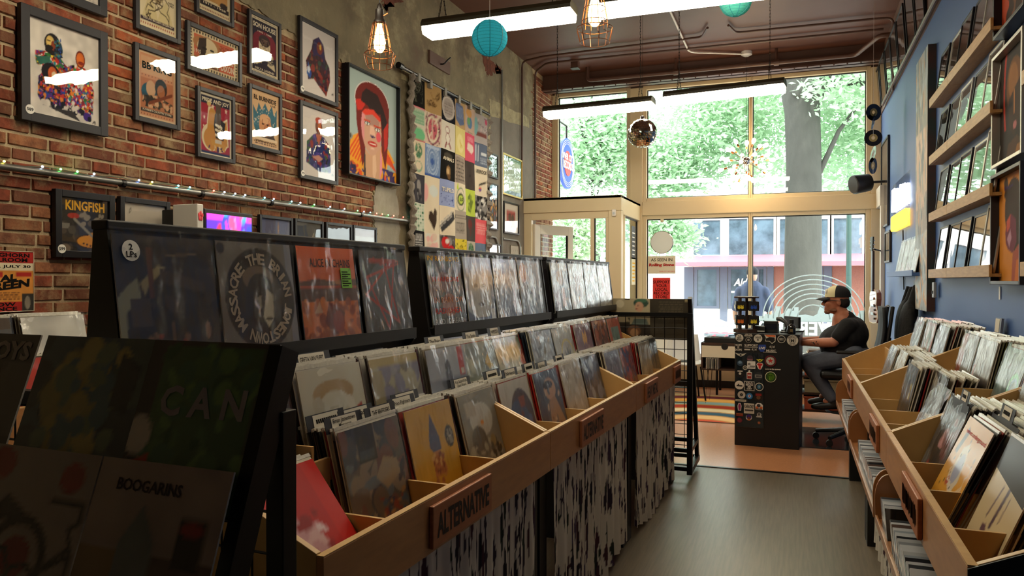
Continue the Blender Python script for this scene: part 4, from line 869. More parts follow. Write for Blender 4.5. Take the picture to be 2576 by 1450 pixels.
# ---------------------------------------------------------------- T-shirt quilt
qt = thing('patchwork_quilt', 'hanging patchwork quilt of printed T-shirt squares', 'quilt', onX(1130, 645, XL + .08))
M_cloth = mk('quilt_cloth', src='attr', rough=.95, spec=.1, bump=(70, .2, .002), coord='pos')
colx = [1040, 1070, 1107, 1142, 1171, 1196, 1225]
rowsy = [[190, 262, 349, 434, 508, 579, 648], [204, 277, 359, 439, 512, 585, 652], [227, 299, 372, 448, 516, 590, 654], [248, 315, 387, 458, 528, 600, 656], [263, 332, 403, 474, 542, 606, 658], [283, 356, 414, 490, 550, 611, 660]]
cr = '#cfc0a4'
cells = [[[('f', '#14130f'), ('k', 60, .2, .2, .8, .9, .02, ['#4a4a3c', '#6a6a58'], 1)], [('f', '#c9c2ae'), ('r', .1, .5, .9, .9, '#7fa886'), ('e', .5, .2, .45, .2, '#6fb583'), ('r', 0, .94, 1, 1, '#c4566a'), ('r', 0, 0, 1, .06, '#c4566a'), ('t', 5, .12, .55, .88, .9, '#a8bca0', 2)], [('f', cr), ('e', .5, .7, .28, .22, '#5f8a6a'), ('b', 30, .25, .55, .75, .88, .03, .06, ['#3f6a4c', cr], 2), ('e', .5, .25, .3, .17, '#7a9a80'), ('e', .5, .27, .24, .12, cr)], [('f', '#3c3a40'), ('e', .5, .6, .2, .2, '#8a8480'), ('q', [(.25, .1), (.3, .5), (.7, .5), (.75, .1)], 20, .03, .1, ['#2a282c', '#5a5658', '#7a7674'], 3)], [('f', '#c4c6b4')] + [('r', .04 + .24 * (i % 4), .03 + .12 * (i // 4), .2 + .24 * (i % 4), .1 + .12 * (i // 4), '#3a6a4a' if (i * 7) % 5 < 2 else '#a8b8a0') for i in range(32)], [('f', '#15151a'), ('t', 9, .1, .1, .8, .9, '#c8c4bc', 4)]],
         [[('f', '#b08f5e'), ('k', 70, .15, .25, .85, .8, .025, ['#5c4426', '#7a5c34'], 2)], [('f', '#cdb8a4'), ('e', .5, .5, .42, .46, '#8a4a5c'), ('e', .5, .5, .34, .4, '#d8cbb0'), ('e', .5, .5, .25, .32, '#c0606a'), ('b', 50, .02, .02, .98, .98, .02, .05, ['#4a2a34', '#d8cbb0', '#a8586a'], 3), ('l', .5, .1, .5, .9, .05, '#d8cbb0')], [('f', '#6f86ab'), ('a', .5, .5, .3, .34, '#a9b8cc', .8), ('a', .5, .5, .2, .23, '#a9b8cc', .8), ('a', .5, .5, .38, .41, '#a9b8cc', .8), ('e', .5, .48, .12, .1, '#3f5a94'), ('r', 0, 0, 1, .08, '#3f5a94'), ('r', .1, .88, .9, .95, '#a9b8cc')], [('f', '#d3c5aa'), ('e', .1, .4, .15, .3, '#d8a09a'), ('e', .6, .5, .3, .2, '#c6cbc4')], [('f', '#d3c5aa'), ('p', [(.62, .12), (.3, .5), (.32, .74), (.46, .78), (.56, .68), (.66, .9), (.82, .8), (.8, .45)], '#3a2c22')], [('f', '#d6c9b4'), ('b', 16, .1, .1, .9, .9, .06, .16, ['#d8a8a0', '#c8cdc0', '#d0b8a4'], 3)]],
         [[('f', '#16161c'), ('e', .52, .5, .42, .4, '#c8beb4'), ('e', .52, .5, .36, .34, '#a89e96'), ('t', 6, .25, .3, .8, .72, '#857a74', 2)], [('f', '#d2cbba'), ('e', .48, .7, .16, .13, '#8a4a48'), ('e', .48, .7, .13, .1, '#d8d2c4'), ('e', .5, .42, .17, .2, '#8a4a48'), ('e', .5, .42, .14, .17, '#d8d2c4'), ('l', .4, .28, .3, .1, .08, '#8a4a48'), ('l', .6, .28, .7, .12, .08, '#8a4a48')], [('f', '#1a1713'), ('e', .5, .8, .3, .1, '#4a443a'), ('e', .5, .3, .16, .18, '#8a6a42'), ('e', .46, .3, .1, .1, '#c9a878'), ('e', .54, .12, .12, .08, '#6a4c2c')], [('f', '#8d99c0'), ('b', 24, .1, .1, .9, .5, .015, .03, ['#2a3070'], 3)], [('f', '#d6c8ae'), ('p', [(.05, .3), (.2, .1), (.95, .6), (.85, .85)], '#3a3a3c')] + [('p', [(.1 + .17 * i, .3 + .11 * i + .07 * j - .04), (.24 + .17 * i, .37 + .11 * i + .07 * j - .04), (.22 + .17 * i, .41 + .11 * i + .07 * j - .04), (.09 + .17 * i, .34 + .11 * i + .07 * j - .04)], '#a9a49c') for i in range(4) for j in range(3)], [('f', '#6e6864'), ('b', 20, 0, 0, 1, 1, .05, .2, ['#3a3634', '#8a8682', '#5a5654'], 3), ('e', .4, .7, .22, .22, '#c0282a'), ('a', .7, .4, .1, .2, '#c0282a'), ('e', .5, .75, .1, .1, '#d8cfc4')]],
         [[('f', '#b39468'), ('p', [(.08, .25), (.05, .8), (.3, .95), (.8, .85), (.9, .2), (.5, .1)], '#5c6988'), ('t', 5, .15, .4, .8, .8, '#8a94ae', 2)], [('f', '#cfc07a'), ('e', .5, .45, .36, .32, '#d8cb90'), ('k', 14, .4, .3, .7, .6, .04, ['#c0a02c'], 3)], [('f', '#a8998a'), ('t', 14, .08, .06, .9, .95, '#4a4440', 4)], [('f', '#d4c8ae'), ('a', .5, .42, .3, .34, '#7a8a70', .8), ('e', .5, .42, .26, .22, '#3a4434'), ('e', .5, .42, .18, .15, '#b8cc5a'), ('p', [(.2, .75), (.32, .75), (.3, .98), (.22, .95)], '#b8cc4a')], [('f', '#a59a8c'), ('r', .05, .7, .95, .82, '#4a4642'), ('r', .1, .73, .9, .79, '#a59a8c'), ('t', 8, .1, .2, .8, .6, '#6a645c', 4)], [('f', '#d3bd3c'), ('e', .5, .42, .3, .3, '#c9ae2c'), ('e', .5, .3, .2, .2, '#d8cb60'), ('b', 30, .05, .5, .95, .98, .02, .06, ['#6a661c', '#d8c84a'], 2)]],
         [[('f', '#b9a08e'), ('e', .45, .42, .28, .22, '#5a7a9a'), ('e', .36, .46, .16, .14, '#6a9a6a'), ('e', .4, .75, .3, .16, '#c09058'), ('t', 1, .2, .06, .8, .12, '#3a3430', 2)], [('f', '#c75468'), ('t', 2, .2, .72, .85, .9, '#dfa0a8', 3), ('p', [(.2, .42), (.25, .66), (.8, .6), (.85, .44), (.6, .3)], '#d8c4b8')], [('f', '#48403c'), ('n', 6, .2, 3), ('e', .5, .5, .04, .03, '#181414')], [('f', '#b4c54e'), ('q', [(.3, .2), (.3, .7), (.6, .9), (.8, .6), (.6, .15)], 24, .04, .1, ['#6a7a34', '#8a9a40', '#b4c54e'], 3)], [('f', '#4a423e'), ('e', .45, .66, .24, .2, '#6a3430'), ('e', .5, .4, .1, .2, '#5a3a34')], [('f', '#b3a898'), ('e', .5, .6, .34, .3, '#5a7a58'), ('b', 30, .2, .35, .8, .88, .03, .08, ['#3f5f42', '#8a9a78'], 3)]],
         [[('f', '#a8a09c'), ('k', 40, .1, .4, .9, .9, .03, ['#7a6a70', '#c8b0ac'], 3), ('r', .15, .25, .9, .4, '#7a4a44'), ('e', .85, .8, .1, .1, '#c0506a'), ('e', .1, .55, .14, .3, '#7aa8a8')], [('f', '#5f6a7e'), ('r', .12, .2, .2, .9, '#c8ccd0'), ('r', .3, .2, .36, .9, '#c8ccd0'), ('r', .5, .5, .9, .62, '#c8ccd0'), ('t', 3, .45, .15, .92, .45, '#a8b0bc', 3)], [('f', '#d6c9b0'), ('p', [(.4, .34), (.86, .46), (.88, .54), (.44, .42)], '#2a2624'), ('e', .5, .24, .1, .08, '#c03a34'), ('e', .5, .22, .09, .04, '#3a5a9a')], [('f', '#8a8682'), ('b', 50, 0, 0, 1, 1, .03, .14, ['#3a3836', '#d8d4cc', '#6a6664', '#1c1a1a'], 4)], [('f', '#d95c62'), ('t', 6, .1, .4, .9, .85, '#e0a09a', 3)], [('f', '#66768c'), ('p', [(.2, .1), (.5, .7), (.8, .1)], '#8a9a7a'), ('n', 5, .15, 2)]]]
SQ = []
for ci in range(6):
    for ri in range(6):
        a = onX(colx[ci], rowsy[ci][ri], XL + .08); b = onX(colx[ci + 1], rowsy[ci][ri + 1], XL + .08)
        w, h = b.y - a.y, a.z - onX(colx[ci], rowsy[ci][ri + 1], XL + .08).z; mb = MB(); W, H = 20, 24
        ar = Art(W, H).run(cells[ci][ri]).out(); gy, gz = a.y - qt.location.y, a.z - qt.location.z - h
        def wob(y, z): return .05 - .05 + .012 * math.sin(5 * y + 1.3 * z) + .006 * math.sin(17 * y + 4 * z)
        sl = (onX(colx[ci + 1], rowsy[min(5, ci + 1)][ri], XL + .08).z - a.z) if ci < 5 else -.02
        for j in range(H):
            for i in range(W):
                fx, fz = i / (W - 1), j / (H - 1); yy, zz2 = gy + fx * w, gz + fz * h
                mb.v.append((wob(yy, zz2), yy, zz2)); mb.c.append(tuple(ar[j, i]))
        for j in range(H - 1):
            for i in range(W - 1): p = j * W + i; mb.f.append((p, p + 1, p + W + 1, p + W)); mb.mi.append(0)
        me = mb.mesh('patch'); me.materials.append(M_cloth); o = link('patch', me, qt); sd = o.modifiers.new('thick', 'SOLIDIFY'); sd.thickness = .004
        SQ.append((gy, gz, w, h, ci, ri))
for body, ci, ri, cxx, czz, tw, th, m in [('LIFEROCK', 5, 2, .5, .82, .8, .12, M_ink), ('TUPELO', 2, 3, .5, .62, .8, .16, M_cream), ('ANIMALS', 2, 2, .5, .7, .8, .12, M_cream), ('10', 3, 3, .5, .42, .2, .14, M_ink)]:
    gy, gz, w, h, _, _ = SQ[ci * 6 + ri]; mb = MB(); text_into(mb, body, gy + cxx * w, gz + czz * h, tw * w, th * h, 0, .02)
    mb.v = [(.008 + .012 * math.sin(5 * v[0] + 1.3 * v[2]) + .006 * math.sin(17 * v[0] + 4 * v[2]), v[0], v[2]) for v in mb.v]
    me = mb.mesh('lettering'); me.materials.append(m); link('lettering', me, qt)
M_ruff = mk('grey_fringe', '#8d8478', .95, vary=(30, .5, '#6a6258'), bump=(30, .6, .01), coord='pos')
p0, p1 = onX(1034, 186, XL + .08), onX(1038, 650, XL + .08)
mb = MB(); n = 60; pts = [p0 + (p1 - p0) * (i / n) + Vector((.012 * math.sin(i * 1.9), .018 * math.sin(i * .45) + .006 * math.sin(i * 1.3), 0)) for i in range(n + 1)]
mb.tube(pts, [.03 + .008 * math.sin(i * 2.3) for i in range(n + 1)], 8).build('braided_edge', M_ruff, qt, smooth=True)
p0, p1 = onX(1231, 300, XL + .075), onX(1230, 650, XL + .075)
mb = MB(); vs = []; n = 50
for i in range(n + 1):
    z = p0.z + (p1.z - p0.z) * i / n; vs += [(XL + .08 + .012 * math.sin(i * 1.7), p0.y - .1, z), (XL + .08 + .035 * math.sin(i * 1.7), p0.y + .02 + .02 * math.sin(i * .7), z)]
mb.add(vs, [(2 * i, 2 * i + 1, 2 * i + 3, 2 * i + 2) for i in range(n)]).build('ruffle', M_ruff, qt)
a, b = onX(1006, 166, XL + .09), onX(1050, 190, XL + .09)
MB().tube([a, b, (XL + .09, onX(1230, 300, XL + .09).y, b.z)], .016, 10).build('rod', M_blackm, qt)
MB().lathe([(.03, -.03), (.03, .03)], a, 12, 'y').build('finial', M_blackm, qt)
for k in range(6):
    yy = onX(colx[k] + 6, 200, XL + .08).y; MB().box((XL + .06, yy, b.z - .06), (XL + .11, yy + .05, b.z + .02)).build('tape_tab', mk('grey_tape', '#8f8a80', .5), qt)

# hook board, switch conduits, wall pipe with string lights
a, b = onX(1082, 125, XL + .03), onX(1133, 178, XL + .03)
hb = thing('hook_board', 'small dark board with a coat hook high on the plaster', 'coat hook', (XL + .01, (a.y + b.y) / 2, b.z))
zt_ = (a.z + onX(1082, 150, XL + .03).z) / 2
MB().box((XL + .006, a.y, a.z - .13), (XL + .03, b.y, a.z)).build('board', M_brownwall, hb, bevel=.003)
yc = (a.y + b.y) / 2; MB().tube(bend([(XL + .03, yc, a.z - .08), (XL + .07, yc, a.z - .085), (XL + .1, yc + .02, a.z - .04), (XL + .12, yc + .05, a.z - .01)], .03), .008).build('hook', M_blackm, hb)
for px, lb, ztop in ((1262, 'thin grey conduit on the plaster between the small prints', onX(1262, 176, XL + .02).z),):
    y_ = onX(px, 300, XL + .02).y; o = MB().tube([(XL + .025, y_, 1.2), (XL + .025, y_, ztop)], .013).build('conduit', M_galv); tag(o, lb, 'conduit')
o = MB().tube(bend([(XL + .025, onX(1215, 590, XL + .03).y, onX(1235, 596, XL + .03).z), (XL + .025, onX(1252, 596, XL + .03).y, onX(1245, 596, XL + .03).z), (XL + .025, onX(1258, 620, XL + .03).y, 1.2)], .12), .014).build('conduit', M_galv, smooth=True); tag(o, 'bent grey conduit below the tall narrow print', 'conduit')
o = MB().tube(bend([(XL + .025, onX(1266, 600, XL + .03).y, onX(1266, 600, XL + .03).z), (XL + .025, onX(1308, 603, XL + .03).y, onX(1266, 600, XL + .03).z), (XL + .025, onX(1311, 640, XL + .03).y, 1.2)], .12), .014).build('conduit', M_galv, smooth=True); tag(o, 'bent grey conduit above the paper calendar', 'conduit')
a, b = onX(-40, 416, XL + .05), onX(1040, 558, XL + .05)
cp = thing('wall_conduit', 'long grey conduit running along the brick wall under string lights', 'conduit', (XL + .02, a.y, a.z))
MB().tube([(XL + .05, a.y - .6, a.z), (XL + .05, b.y, b.z)], .017, 10).build('tube', M_galv, cp, smooth=True)
for px in (308, 506, 680, 907): p = onX(px, 420 + px * .132, XL + .05); MB().lathe([(.022, -.012), (.022, .012)], (XL + .05, p.y, a.z + (b.z - a.z) * (p.y - a.y) / (b.y - a.y)), 10, 'y').build('clamp', M_blackm, cp)
sl = thing('string_lights', 'string of small coloured fairy lights on the wall conduit', 'string lights', (XL + .05, a.y, a.z + .02))
zof = lambda y: a.z + (b.z - a.z) * (y - a.y) / (b.y - a.y)
pts = []; ys = np.linspace(a.y - .5, b.y, 60)
for i, y in enumerate(ys): pts.append((XL + .055 + .006 * math.sin(i * 2.1), y, zof(y) + .024 + .006 * math.sin(i * 1.3)))
MB().tube(pts, .0022, 5).build('wire', mk('clear_wire', '#5a6a5a', .4), sl)
LC = {'w': '#cfe6ff', 'g': '#59ff6a', 'y': '#ffe25a', 'c': '#6af2ff', 'r': '#ff5040', 'b': '#7aa0ff'}
seq = 'ywggwbyccrwwwcwcwgwwgwcrrgrrc'
for i, (px, k) in enumerate(zip([10, 106, 152, 194, 236, 349, 382, 448, 477, 537, 564, 591, 616, 665, 688, 733, 755, 790, 830, 866, 899, 915, 931, 947, 961, 976, 990, 1014, 1039], seq)):
    y = onX(px, 430, XL + .06).y; MB().ball((XL + .062, y, zof(y) + .028), .0055, 8, 6).build('bulb', glow('fairy_' + k, LC[k], 16), sl)
# pinball back box against the wall
a, b = onX(517, 556, -3.02), onX(640, 575, -3.02)
pb = thing('pinball_machine', 'pinball machine with glowing purple back box', 'pinball machine', (-3.1, (a.y + b.y) / 2, 0)); w = b.y - a.y
zt = a.z + .07; M_pin = mk('pinball_art', src='attr', rough=.3); nb_ = M_pin.node_tree.nodes; at_ = [n for n in nb_ if n.type == 'ATTRIBUTE'][0]
M_pin.node_tree.links.new(at_.outputs['Color'], nb_['Principled BSDF'].inputs['Emission Color']); nb_['Principled BSDF'].inputs['Emission Strength'].default_value = 1.6
MB().box((-3.33, a.y, zt - .66), (-3.03, b.y, zt)).build('back_box', M_black, pb, bevel=.006)
mb = MB(); art_grid(mb, [('f', '#5a30c0'), ('r', 0, .94, 1, 1, '#e040c0'), ('b', 60, 0, 0, 1, 1, .02, .1, ['#3048d8', '#d83ab0', '#6a58f0', '#40a0f0', '#e0508a'], 4), ('k', 20, .05, .7, .3, .9, .02, ['#e03030'], 2)], w * .92, .6, 40, 30); mb.v = [(-3.027, (a.y + b.y) / 2 + v[0], zt - .625 + v[2]) for v in mb.v]; mb.build('backglass', M_pin, pb)
MB().prism([(-3.33, .5), (-3.33, zt - .66), (-3.0, zt - .68), (-2.3, .88), (-2.3, .55)], a.y + .02, b.y - .02, 'xz').build('cabinet', M_black, pb, bevel=.006)
for x in (-3.25, -2.36):
    for y in (a.y + .06, b.y - .06): MB().box((x - .02, y - .02, 0), (x + .02, y + .02, .55)).build('leg', M_blackm, pb)
MB().box((-3.2, a.y - .05, zt - .5), (-3.03, a.y - .004, zt + .02)).build('side_panel', M_trimw, pb, bevel=.004)
for k in range(5): MB().ball((-3.027, a.y - .027 + .012 * math.sin(k * 1.26), zt - .045 + .016 * math.cos(k * 1.26)), (.002, .009, .013), 8, 6).build('emblem_petal', M_sred, pb)

# ================================================================== RECORD BINS
M_ply = mk('plywood', '#c29a5e', .45, vary=(4, .4, '#a87f48'), aniso=(1, 6, 1), coat=.15, coat_r=.2)
M_plyr = mk('plywood_red', '#b07a48', .42, vary=(5, .5, '#93603a'), aniso=(1, 1, 6), coat=.25, coat_r=.2)
M_plaq = mk('plaque_wood', '#a4633c', .5, vary=(18, .4, '#8a4c2c'), aniso=(1, 1, 5)); M_burn = mk('burnt_lettering', '#24150c', .8)
M_cover = mk('record_cover', src='attr', rough=.42, spec=.4, coat=.5, coat_r=.12, bump=(9, .12, .006), coord='pos')
M_edge = mk('sleeve_edge', '#bdb5a4', .7, vary=(60, .5, '#8f887a')); M_side = mk('sleeve_board', src='objcol', rough=.5, spec=.35, coat=.3, coat_r=.15)
M_sideS = mk('sleeve_board_far', src='attr', rough=.5, spec=.35, coat=.3, coat_r=.15)
M_plast = pane('clear_plastic', .55, .2, '#f6f6f4', (8, .9, (1, 1, .5), .03), .08)
M_card = mk('divider_card', '#20222a', .5); M_cardl = mk('card_label', '#cfc7b6', .7)
ISL = R(-2.0); IB = Vector((-.893, 2.82, 0)); RZ = .905; UL = 1.45
def isl(t, s, z): return IB + Matrix.Rotation(ISL, 3, 'Z') @ Vector((t, s, 0)) + Vector((0, 0, z))
def bin_unit(name, label, loc, rotz, sgn, ln, plaq, dep=.58, dark_end=False):
    """browser bin: local x=0 is the front board, the bin goes back along -x*sgn; y along the aisle"""
    t = thing(name, label, 'record bin', loc, (0, 0, rotz), 'plywood record bins')
    X = lambda v: v * sgn                     # v negative = into the bin
    def bx(a, b): (x0, y0, z0), (x1, y1, z1) = a, b; x0, x1 = sorted((X(x0), X(x1))); return (x0, y0, z0), (x1, y1, z1)
    zb = .755; sl = .44
    MB().box(*bx((-.018, 0, zb), (0, ln, RZ))).build('front_board', M_plyr, t, bevel=.0015)
    MB().box(*bx((-.02, .0015, RZ), (-.0005, ln - .0015, RZ + .003))).build('ply_edge', M_ply, t)
    for y in (.0, ln - .018):
        MB().prism([(X(-.019), zb), (X(-.019), RZ - .002 + .008), (X(-dep), RZ + sl * dep), (X(-dep), zb)], y, y + .017, 'xz').build('end_board', M_ply if not (dark_end and y == 0) else [M_ply], t, bevel=.0015)
    if dark_end: MB().prism([(X(.0), zb - .1), (X(.0), RZ - .004), (X(-dep), RZ + sl * dep - .006), (X(-dep), zb - .1)], -.006, -.001, 'xz').build('end_panel', M_black, t)
    MB().box(*bx((-.30, .018, zb), (-.288, ln - .018, RZ + .1))).build('middle_board', M_ply, t)
    MB().box(*bx((-dep, .018, zb), (-dep + .012, ln - .018, RZ + sl * dep - .03))).build('back_board', M_ply, t)
    MB().box(*bx((-.288, .018, zb), (-.019, ln - .018, zb + .012))).build('bin_floor', M_ply, t)
    MB().box(*bx((-dep + .013, .018, .915), (-.301, ln - .018, .927))).build('bin_floor', M_ply, t)
    for k in range(1, 4):
        y = ln * k / 4
        MB().box(*bx((-.287, y - .005, zb + .013), (-.02, y + .005, RZ - .03))).build('divider', M_ply, t)
        MB().box(*bx((-dep + .014, y - .005, .928), (-.302, y + .005, RZ + .14))).build('divider', M_ply, t)
    for (yc, w, body) in plaq:
        o = MB().box(*bx((.0005, yc - w / 2, RZ - .135), (.014, yc + w / 2, RZ - .018))).build('label_plaque', M_plaq, t, bevel=.003)
        mb = MB(); yy = .0148 * sgn
        if body: text_into(mb, body, 0, 0, w * .88, .068, 0, .03)
        else:                                   # burnt lettering too worn and slanted to read
            r_ = random.Random(int(yc * 100)); k = -w * .42
            while k < w * .42:
                a_ = r_.uniform(.006, .012); h_ = r_.uniform(.045, .07)
                mb.box((k, 0, -h_ / 2), (k + a_, .0004, h_ / 2))
                k += a_ + r_.uniform(.003, .009)
        mb.v = [(yy, yc + v[0] * sgn, RZ - .077 + v[2]) for v in mb.v]
        me = mb.mesh('lettering'); me.materials.append(M_burn); link('lettering', me, o)
    for y in (.012, ln - .092): MB().box(*bx((-dep + .02, y, -loc[2]), (-.05, y + .08, zb - .001))).build('leg_panel', M_black, t)
    return t
PL = [[(.66, .39, 'ALTERNATIVE')], [(.55, .36, 'ALTERNATIVE')], [(.38, .34, 'HEAVY METAL'), (1.25, .24, '')]]
LBL = ['near plywood record bin left of the aisle with the big plaque', 'middle plywood record bin left of the aisle', 'far plywood record bin left of the aisle beside the wire rack']
for u in range(3): bin_unit('record_bin', LBL[u], isl(0, (u - 1) * UL, 0), ISL, 1, UL - .003, PL[u])
RX, RY0, RUL = .338, 1.80, 1.49
LBR = ['near plywood record bin right of the aisle', 'middle plywood record bin right of the aisle', 'far plywood record bin right of the aisle beside the seated man']
PR = [[(.75, .34, '')], [(.40, .32, '')], [(.47, .32, '')]]
for u in range(3): bin_unit('record_bin', LBR[u], (RX, RY0 + u * RUL, 0), 0, -1, RUL - .003, PR[u], .66, u == 0)

# curtains under the bins
def curtain(label, M, ln, hh, seed, sgn=1):
    sp = [('f', '#cfc9bc')]; r = random.Random(seed)
    for k in range(230):
        x, y, w, h = r.uniform(0, 1), r.uniform(0, 1), r.uniform(.004, .012), r.uniform(.05, .15); sk = r.uniform(-.006, .006)
        sp.append(('p', [(x, y - h), (x + w, y + sk), (x, y + h), (x - w, y - sk)], r.choice(['#27232a', '#332c38', '#4a3c52', '#3c3440', '#2c342e', '#4a3038'])))
    mb = MB(); W, H = 230, 80; a = Art(W, H, 1).run(sp).out()
    for j in range(H):
        for i in range(W):
            fx, fz = i / (W - 1), j / (H - 1); f = (1 - fz * .75)
            x = sgn * (-.028 + f * (.012 * math.sin(fx * 60 + seed) + .006 * math.sin(fx * 131 + 2 * fz))); z = hh - (1 - fz) * (hh - .03 - .03 * math.sin(fx * 7 + seed))
            mb.v.append((x, .10 + fx * (ln - .2), z)); mb.c.append(tuple(a[j, i]))
    for j in range(H - 1):
        for i in range(W - 1): p = j * W + i; mb.f.append((p, p + 1, p + W + 1, p + W)); mb.mi.append(0)
    t = thing('bin_curtain', label, 'curtain', M[0], (0, 0, M[1]), 'diamond print curtains'); me = mb.mesh('cloth'); me.materials.append(mk('curtain_cloth', src='attr', rough=.9, spec=.1)); link('cloth', me, t)
    me.polygons.foreach_set('use_smooth', [True] * len(me.polygons))
    MB().tube([(sgn * -.03, .098, hh - .004), (sgn * -.03, ln - .098, hh - .004)], .004, 6).build('rod', M_blackm, t)
for u, w in enumerate(('near', 'middle', 'far')):
    curtain('diamond print curtain hanging under the %s left bin' % w, (isl(0, (u - 1) * UL, 0), ISL), UL, .748, u)
for u, w in enumerate(('near', 'middle')):
    curtain('diamond print curtain hanging under the %s right bin' % w, ((RX + .06, RY0 + u * RUL, 0), 0), RUL, .45, 7 + u, -1)

# ---------------------------------------------------------------- records
LPW = .315
def lp_mesh(spec, n=36, w=LPW, th=.004):
    mb = MB(); mb.cur = 0; x = w / 2
    mb.add([(-x, 0, 0), (x, 0, 0), (x, th, 0), (-x, th, 0), (-x, 0, w), (x, 0, w), (x, th, w), (-x, th, w)], [(3, 2, 6, 7), (0, 4, 7, 3), (1, 2, 6, 5), (0, 1, 2, 3), (4, 5, 6, 7)])
    mb.c = [(.3, .28, .24)] * 8; mb.cur = 1; art_grid(mb, spec, w, w, n, n, 0); me = mb.mesh('cover'); me.materials.append(M_edge); me.materials.append(M_cover); return me
_pl = []
def plastic_mesh(seed, w=LPW + .012):
    r = np.random.RandomState(seed); mb = MB(); W, H = 12, 14; d = r.normal(scale=.0017, size=(H, W)); d[-2:] += r.normal(scale=.0025, size=(2, W)); vs = []
    for j in range(H):
        for i in range(W): vs.append((-w / 2 + w * i / (W - 1), -.0042 + d[j, i], -.001 + (w + .004) * j / (H - 1) + (.004 * r.rand() if j == H - 1 else 0)))
    mb.add(vs, [(j * W + i, j * W + i + 1, (j + 1) * W + i + 1, (j + 1) * W + i) for j in range(H - 1) for i in range(W - 1)])
    me = mb.mesh('plastic_sleeve'); me.materials.append(M_plast); me.polygons.foreach_set('use_smooth', [True] * len(me.polygons)); return me
for s in range(5): _pl.append(plastic_mesh(s))
NLP = [0]
def record(label, loc, rotz, lean, spec, texts=(), n=36, group=None, plastic=True, roll=0, w=LPW, name='record_album'):
    o = link(name, lp_mesh(spec, n, w)); o.location = loc; o.rotation_euler = (-lean, roll, rotz); tag(o, label, 'record', group)
    NLP[0] += 1
    for (body, cx, cz, tw, th, m, *op) in texts: letters(o, body, (cx - .5) * w, cz * w, tw * w, th * w, -.0012, m, *(op or [.015]))
    if plastic: link('plastic_sleeve', _pl[NLP[0] % 5], o)
    return o
FILL = []           # filler records of every stack: (distance, matrix, colour, label, group)
EDGEC = ['#d3ccbb', '#b9b09c', '#cfc9bd', '#2a2622', '#1c1a1c', '#3a3530', '#8a7f6a', '#b6ae9e', '#6a2a24', '#c7bda6', '#26303c', '#55524c', '#a8a29a', '#d9d4c8', '#4a3a2c', '#8f2a24']
_fm = []
def filler_mesh(k, th):
    x = LPW / 2; mb = MB(); j = random.Random(k)
    mb.box((-x, 0, 0), (x, th, LPW)); mb.cur = 1; d = .008
    mb.box((-x - .003, -.0006, LPW + .0005), (x + .003, th + .0006, LPW + d + j.uniform(0, .003)))
    return mb
M_top = mk('bag_edge', '#d9d4c6', .3, vary=(60, .45, '#a8a090'), coat=.4, coat_r=.1)
for k in range(4):
    me = filler_mesh(k, .0042).mesh('sleeve'); me.materials.append(M_side); me.materials.append(M_top); _fm.append(me)
def stack(side, yc, toff, n, pitch, lean, row, label_front, spec, where, texts=(), nres=36, h=None, plastic=True, cols=None, group=None, roll=0):
    """records in one bin compartment: the front cover and the ones filed behind it"""
    zf = .768 if row == 0 else .928; rz = R(-90) if side == 'R' else (ISL if side == 'L' else 0) + R(90); base = {'L': lambda t, y: isl(t, y - IB.y, zf), 'R': lambda t, y: Vector((RX - t, y, zf)), 'W': lambda t, y: Vector((-2.80 + t, y, zf + .1))}[side]
    w = h or LPW
    if spec: record(label_front, base(toff, yc), rz, R(lean), spec, texts, nres, 'front covers in the bins', plastic, R(roll), w)
    rr = random.Random(int(yc * 1000) + int(toff * 777) + (3 if side == 'R' else 0)); back = -.285 if row == 0 else (-.565 if side == 'L' else -.64)
    room = abs(toff - back) + .02; n = min(n, int(room / pitch))
    for i in range(n):
        t = toff - .007 - i * pitch; ln_ = R(lean + i * (.25 if i < 20 else 0) + rr.uniform(-1.6, 1.6)); p = base(t, yc + rr.uniform(-.007, .007)); p.z += rr.uniform(0, .006)
        M = Matrix.Translation(p) @ Euler((-ln_, rr.uniform(-.012, .012), rz + rr.uniform(-.012, .012))).to_matrix().to_4x4()
        if h: M = M @ Matrix.Diagonal((h / LPW, 1, h / LPW, 1))
        c = lin(rr.choice(cols or EDGEC)); d = (p - Vector((0, 0, EYE))).length
        FILL.append((d, M, c, 'record filed behind ' + where, 'records behind ' + where))
NZ = lambda c, s=3, a=.25: [('f', c), ('n', 7, a, s), ('n', 3, a, s + 1)]
# --- left bins, front row
stack('L', 1.56, -.10, 3, .012, 38, 0, 'glossy red record cover in the nearest left bin compartment', [('f', '#b01c1a'), ('e', .3, .3, .35, .3, '#c8a0a0'), ('b', 26, 0, 0, .7, .6, .03, .1, ['#d8c0c4', '#8a1a1c', '#b8888c', '#6a5a70'], 2), ('r', .8, 0, 1, 1, '#c02018')], 'the glossy red cover', plastic=False)
stack('L', 1.945, -.19, 20, .0075, 13, 0, 'murky collage record cover at the front of the near left bin', [('f', '#5a5348'), ('b', 90, 0, 0, 1, 1, .04, .16, ['#3a4048', '#6a5a4c', '#8a7a66', '#2c3240', '#5f6a72', '#704a44'], 5), ('p', [(.45, .5), (.62, .66), (.84, .6), (.86, .46), (.6, .36)], '#a08a6a'), ('b', 40, .2, 0, .9, .3, .01, .05, ['#3f5a6a', '#a87a4a', '#8a3a30', '#2a3a52'], 7), ('r', .24, .66, .54, 1, '#1e2224'), ('r', .27, .69, .5, .77, '#3a4446')], 'the murky collage cover', nres=56)
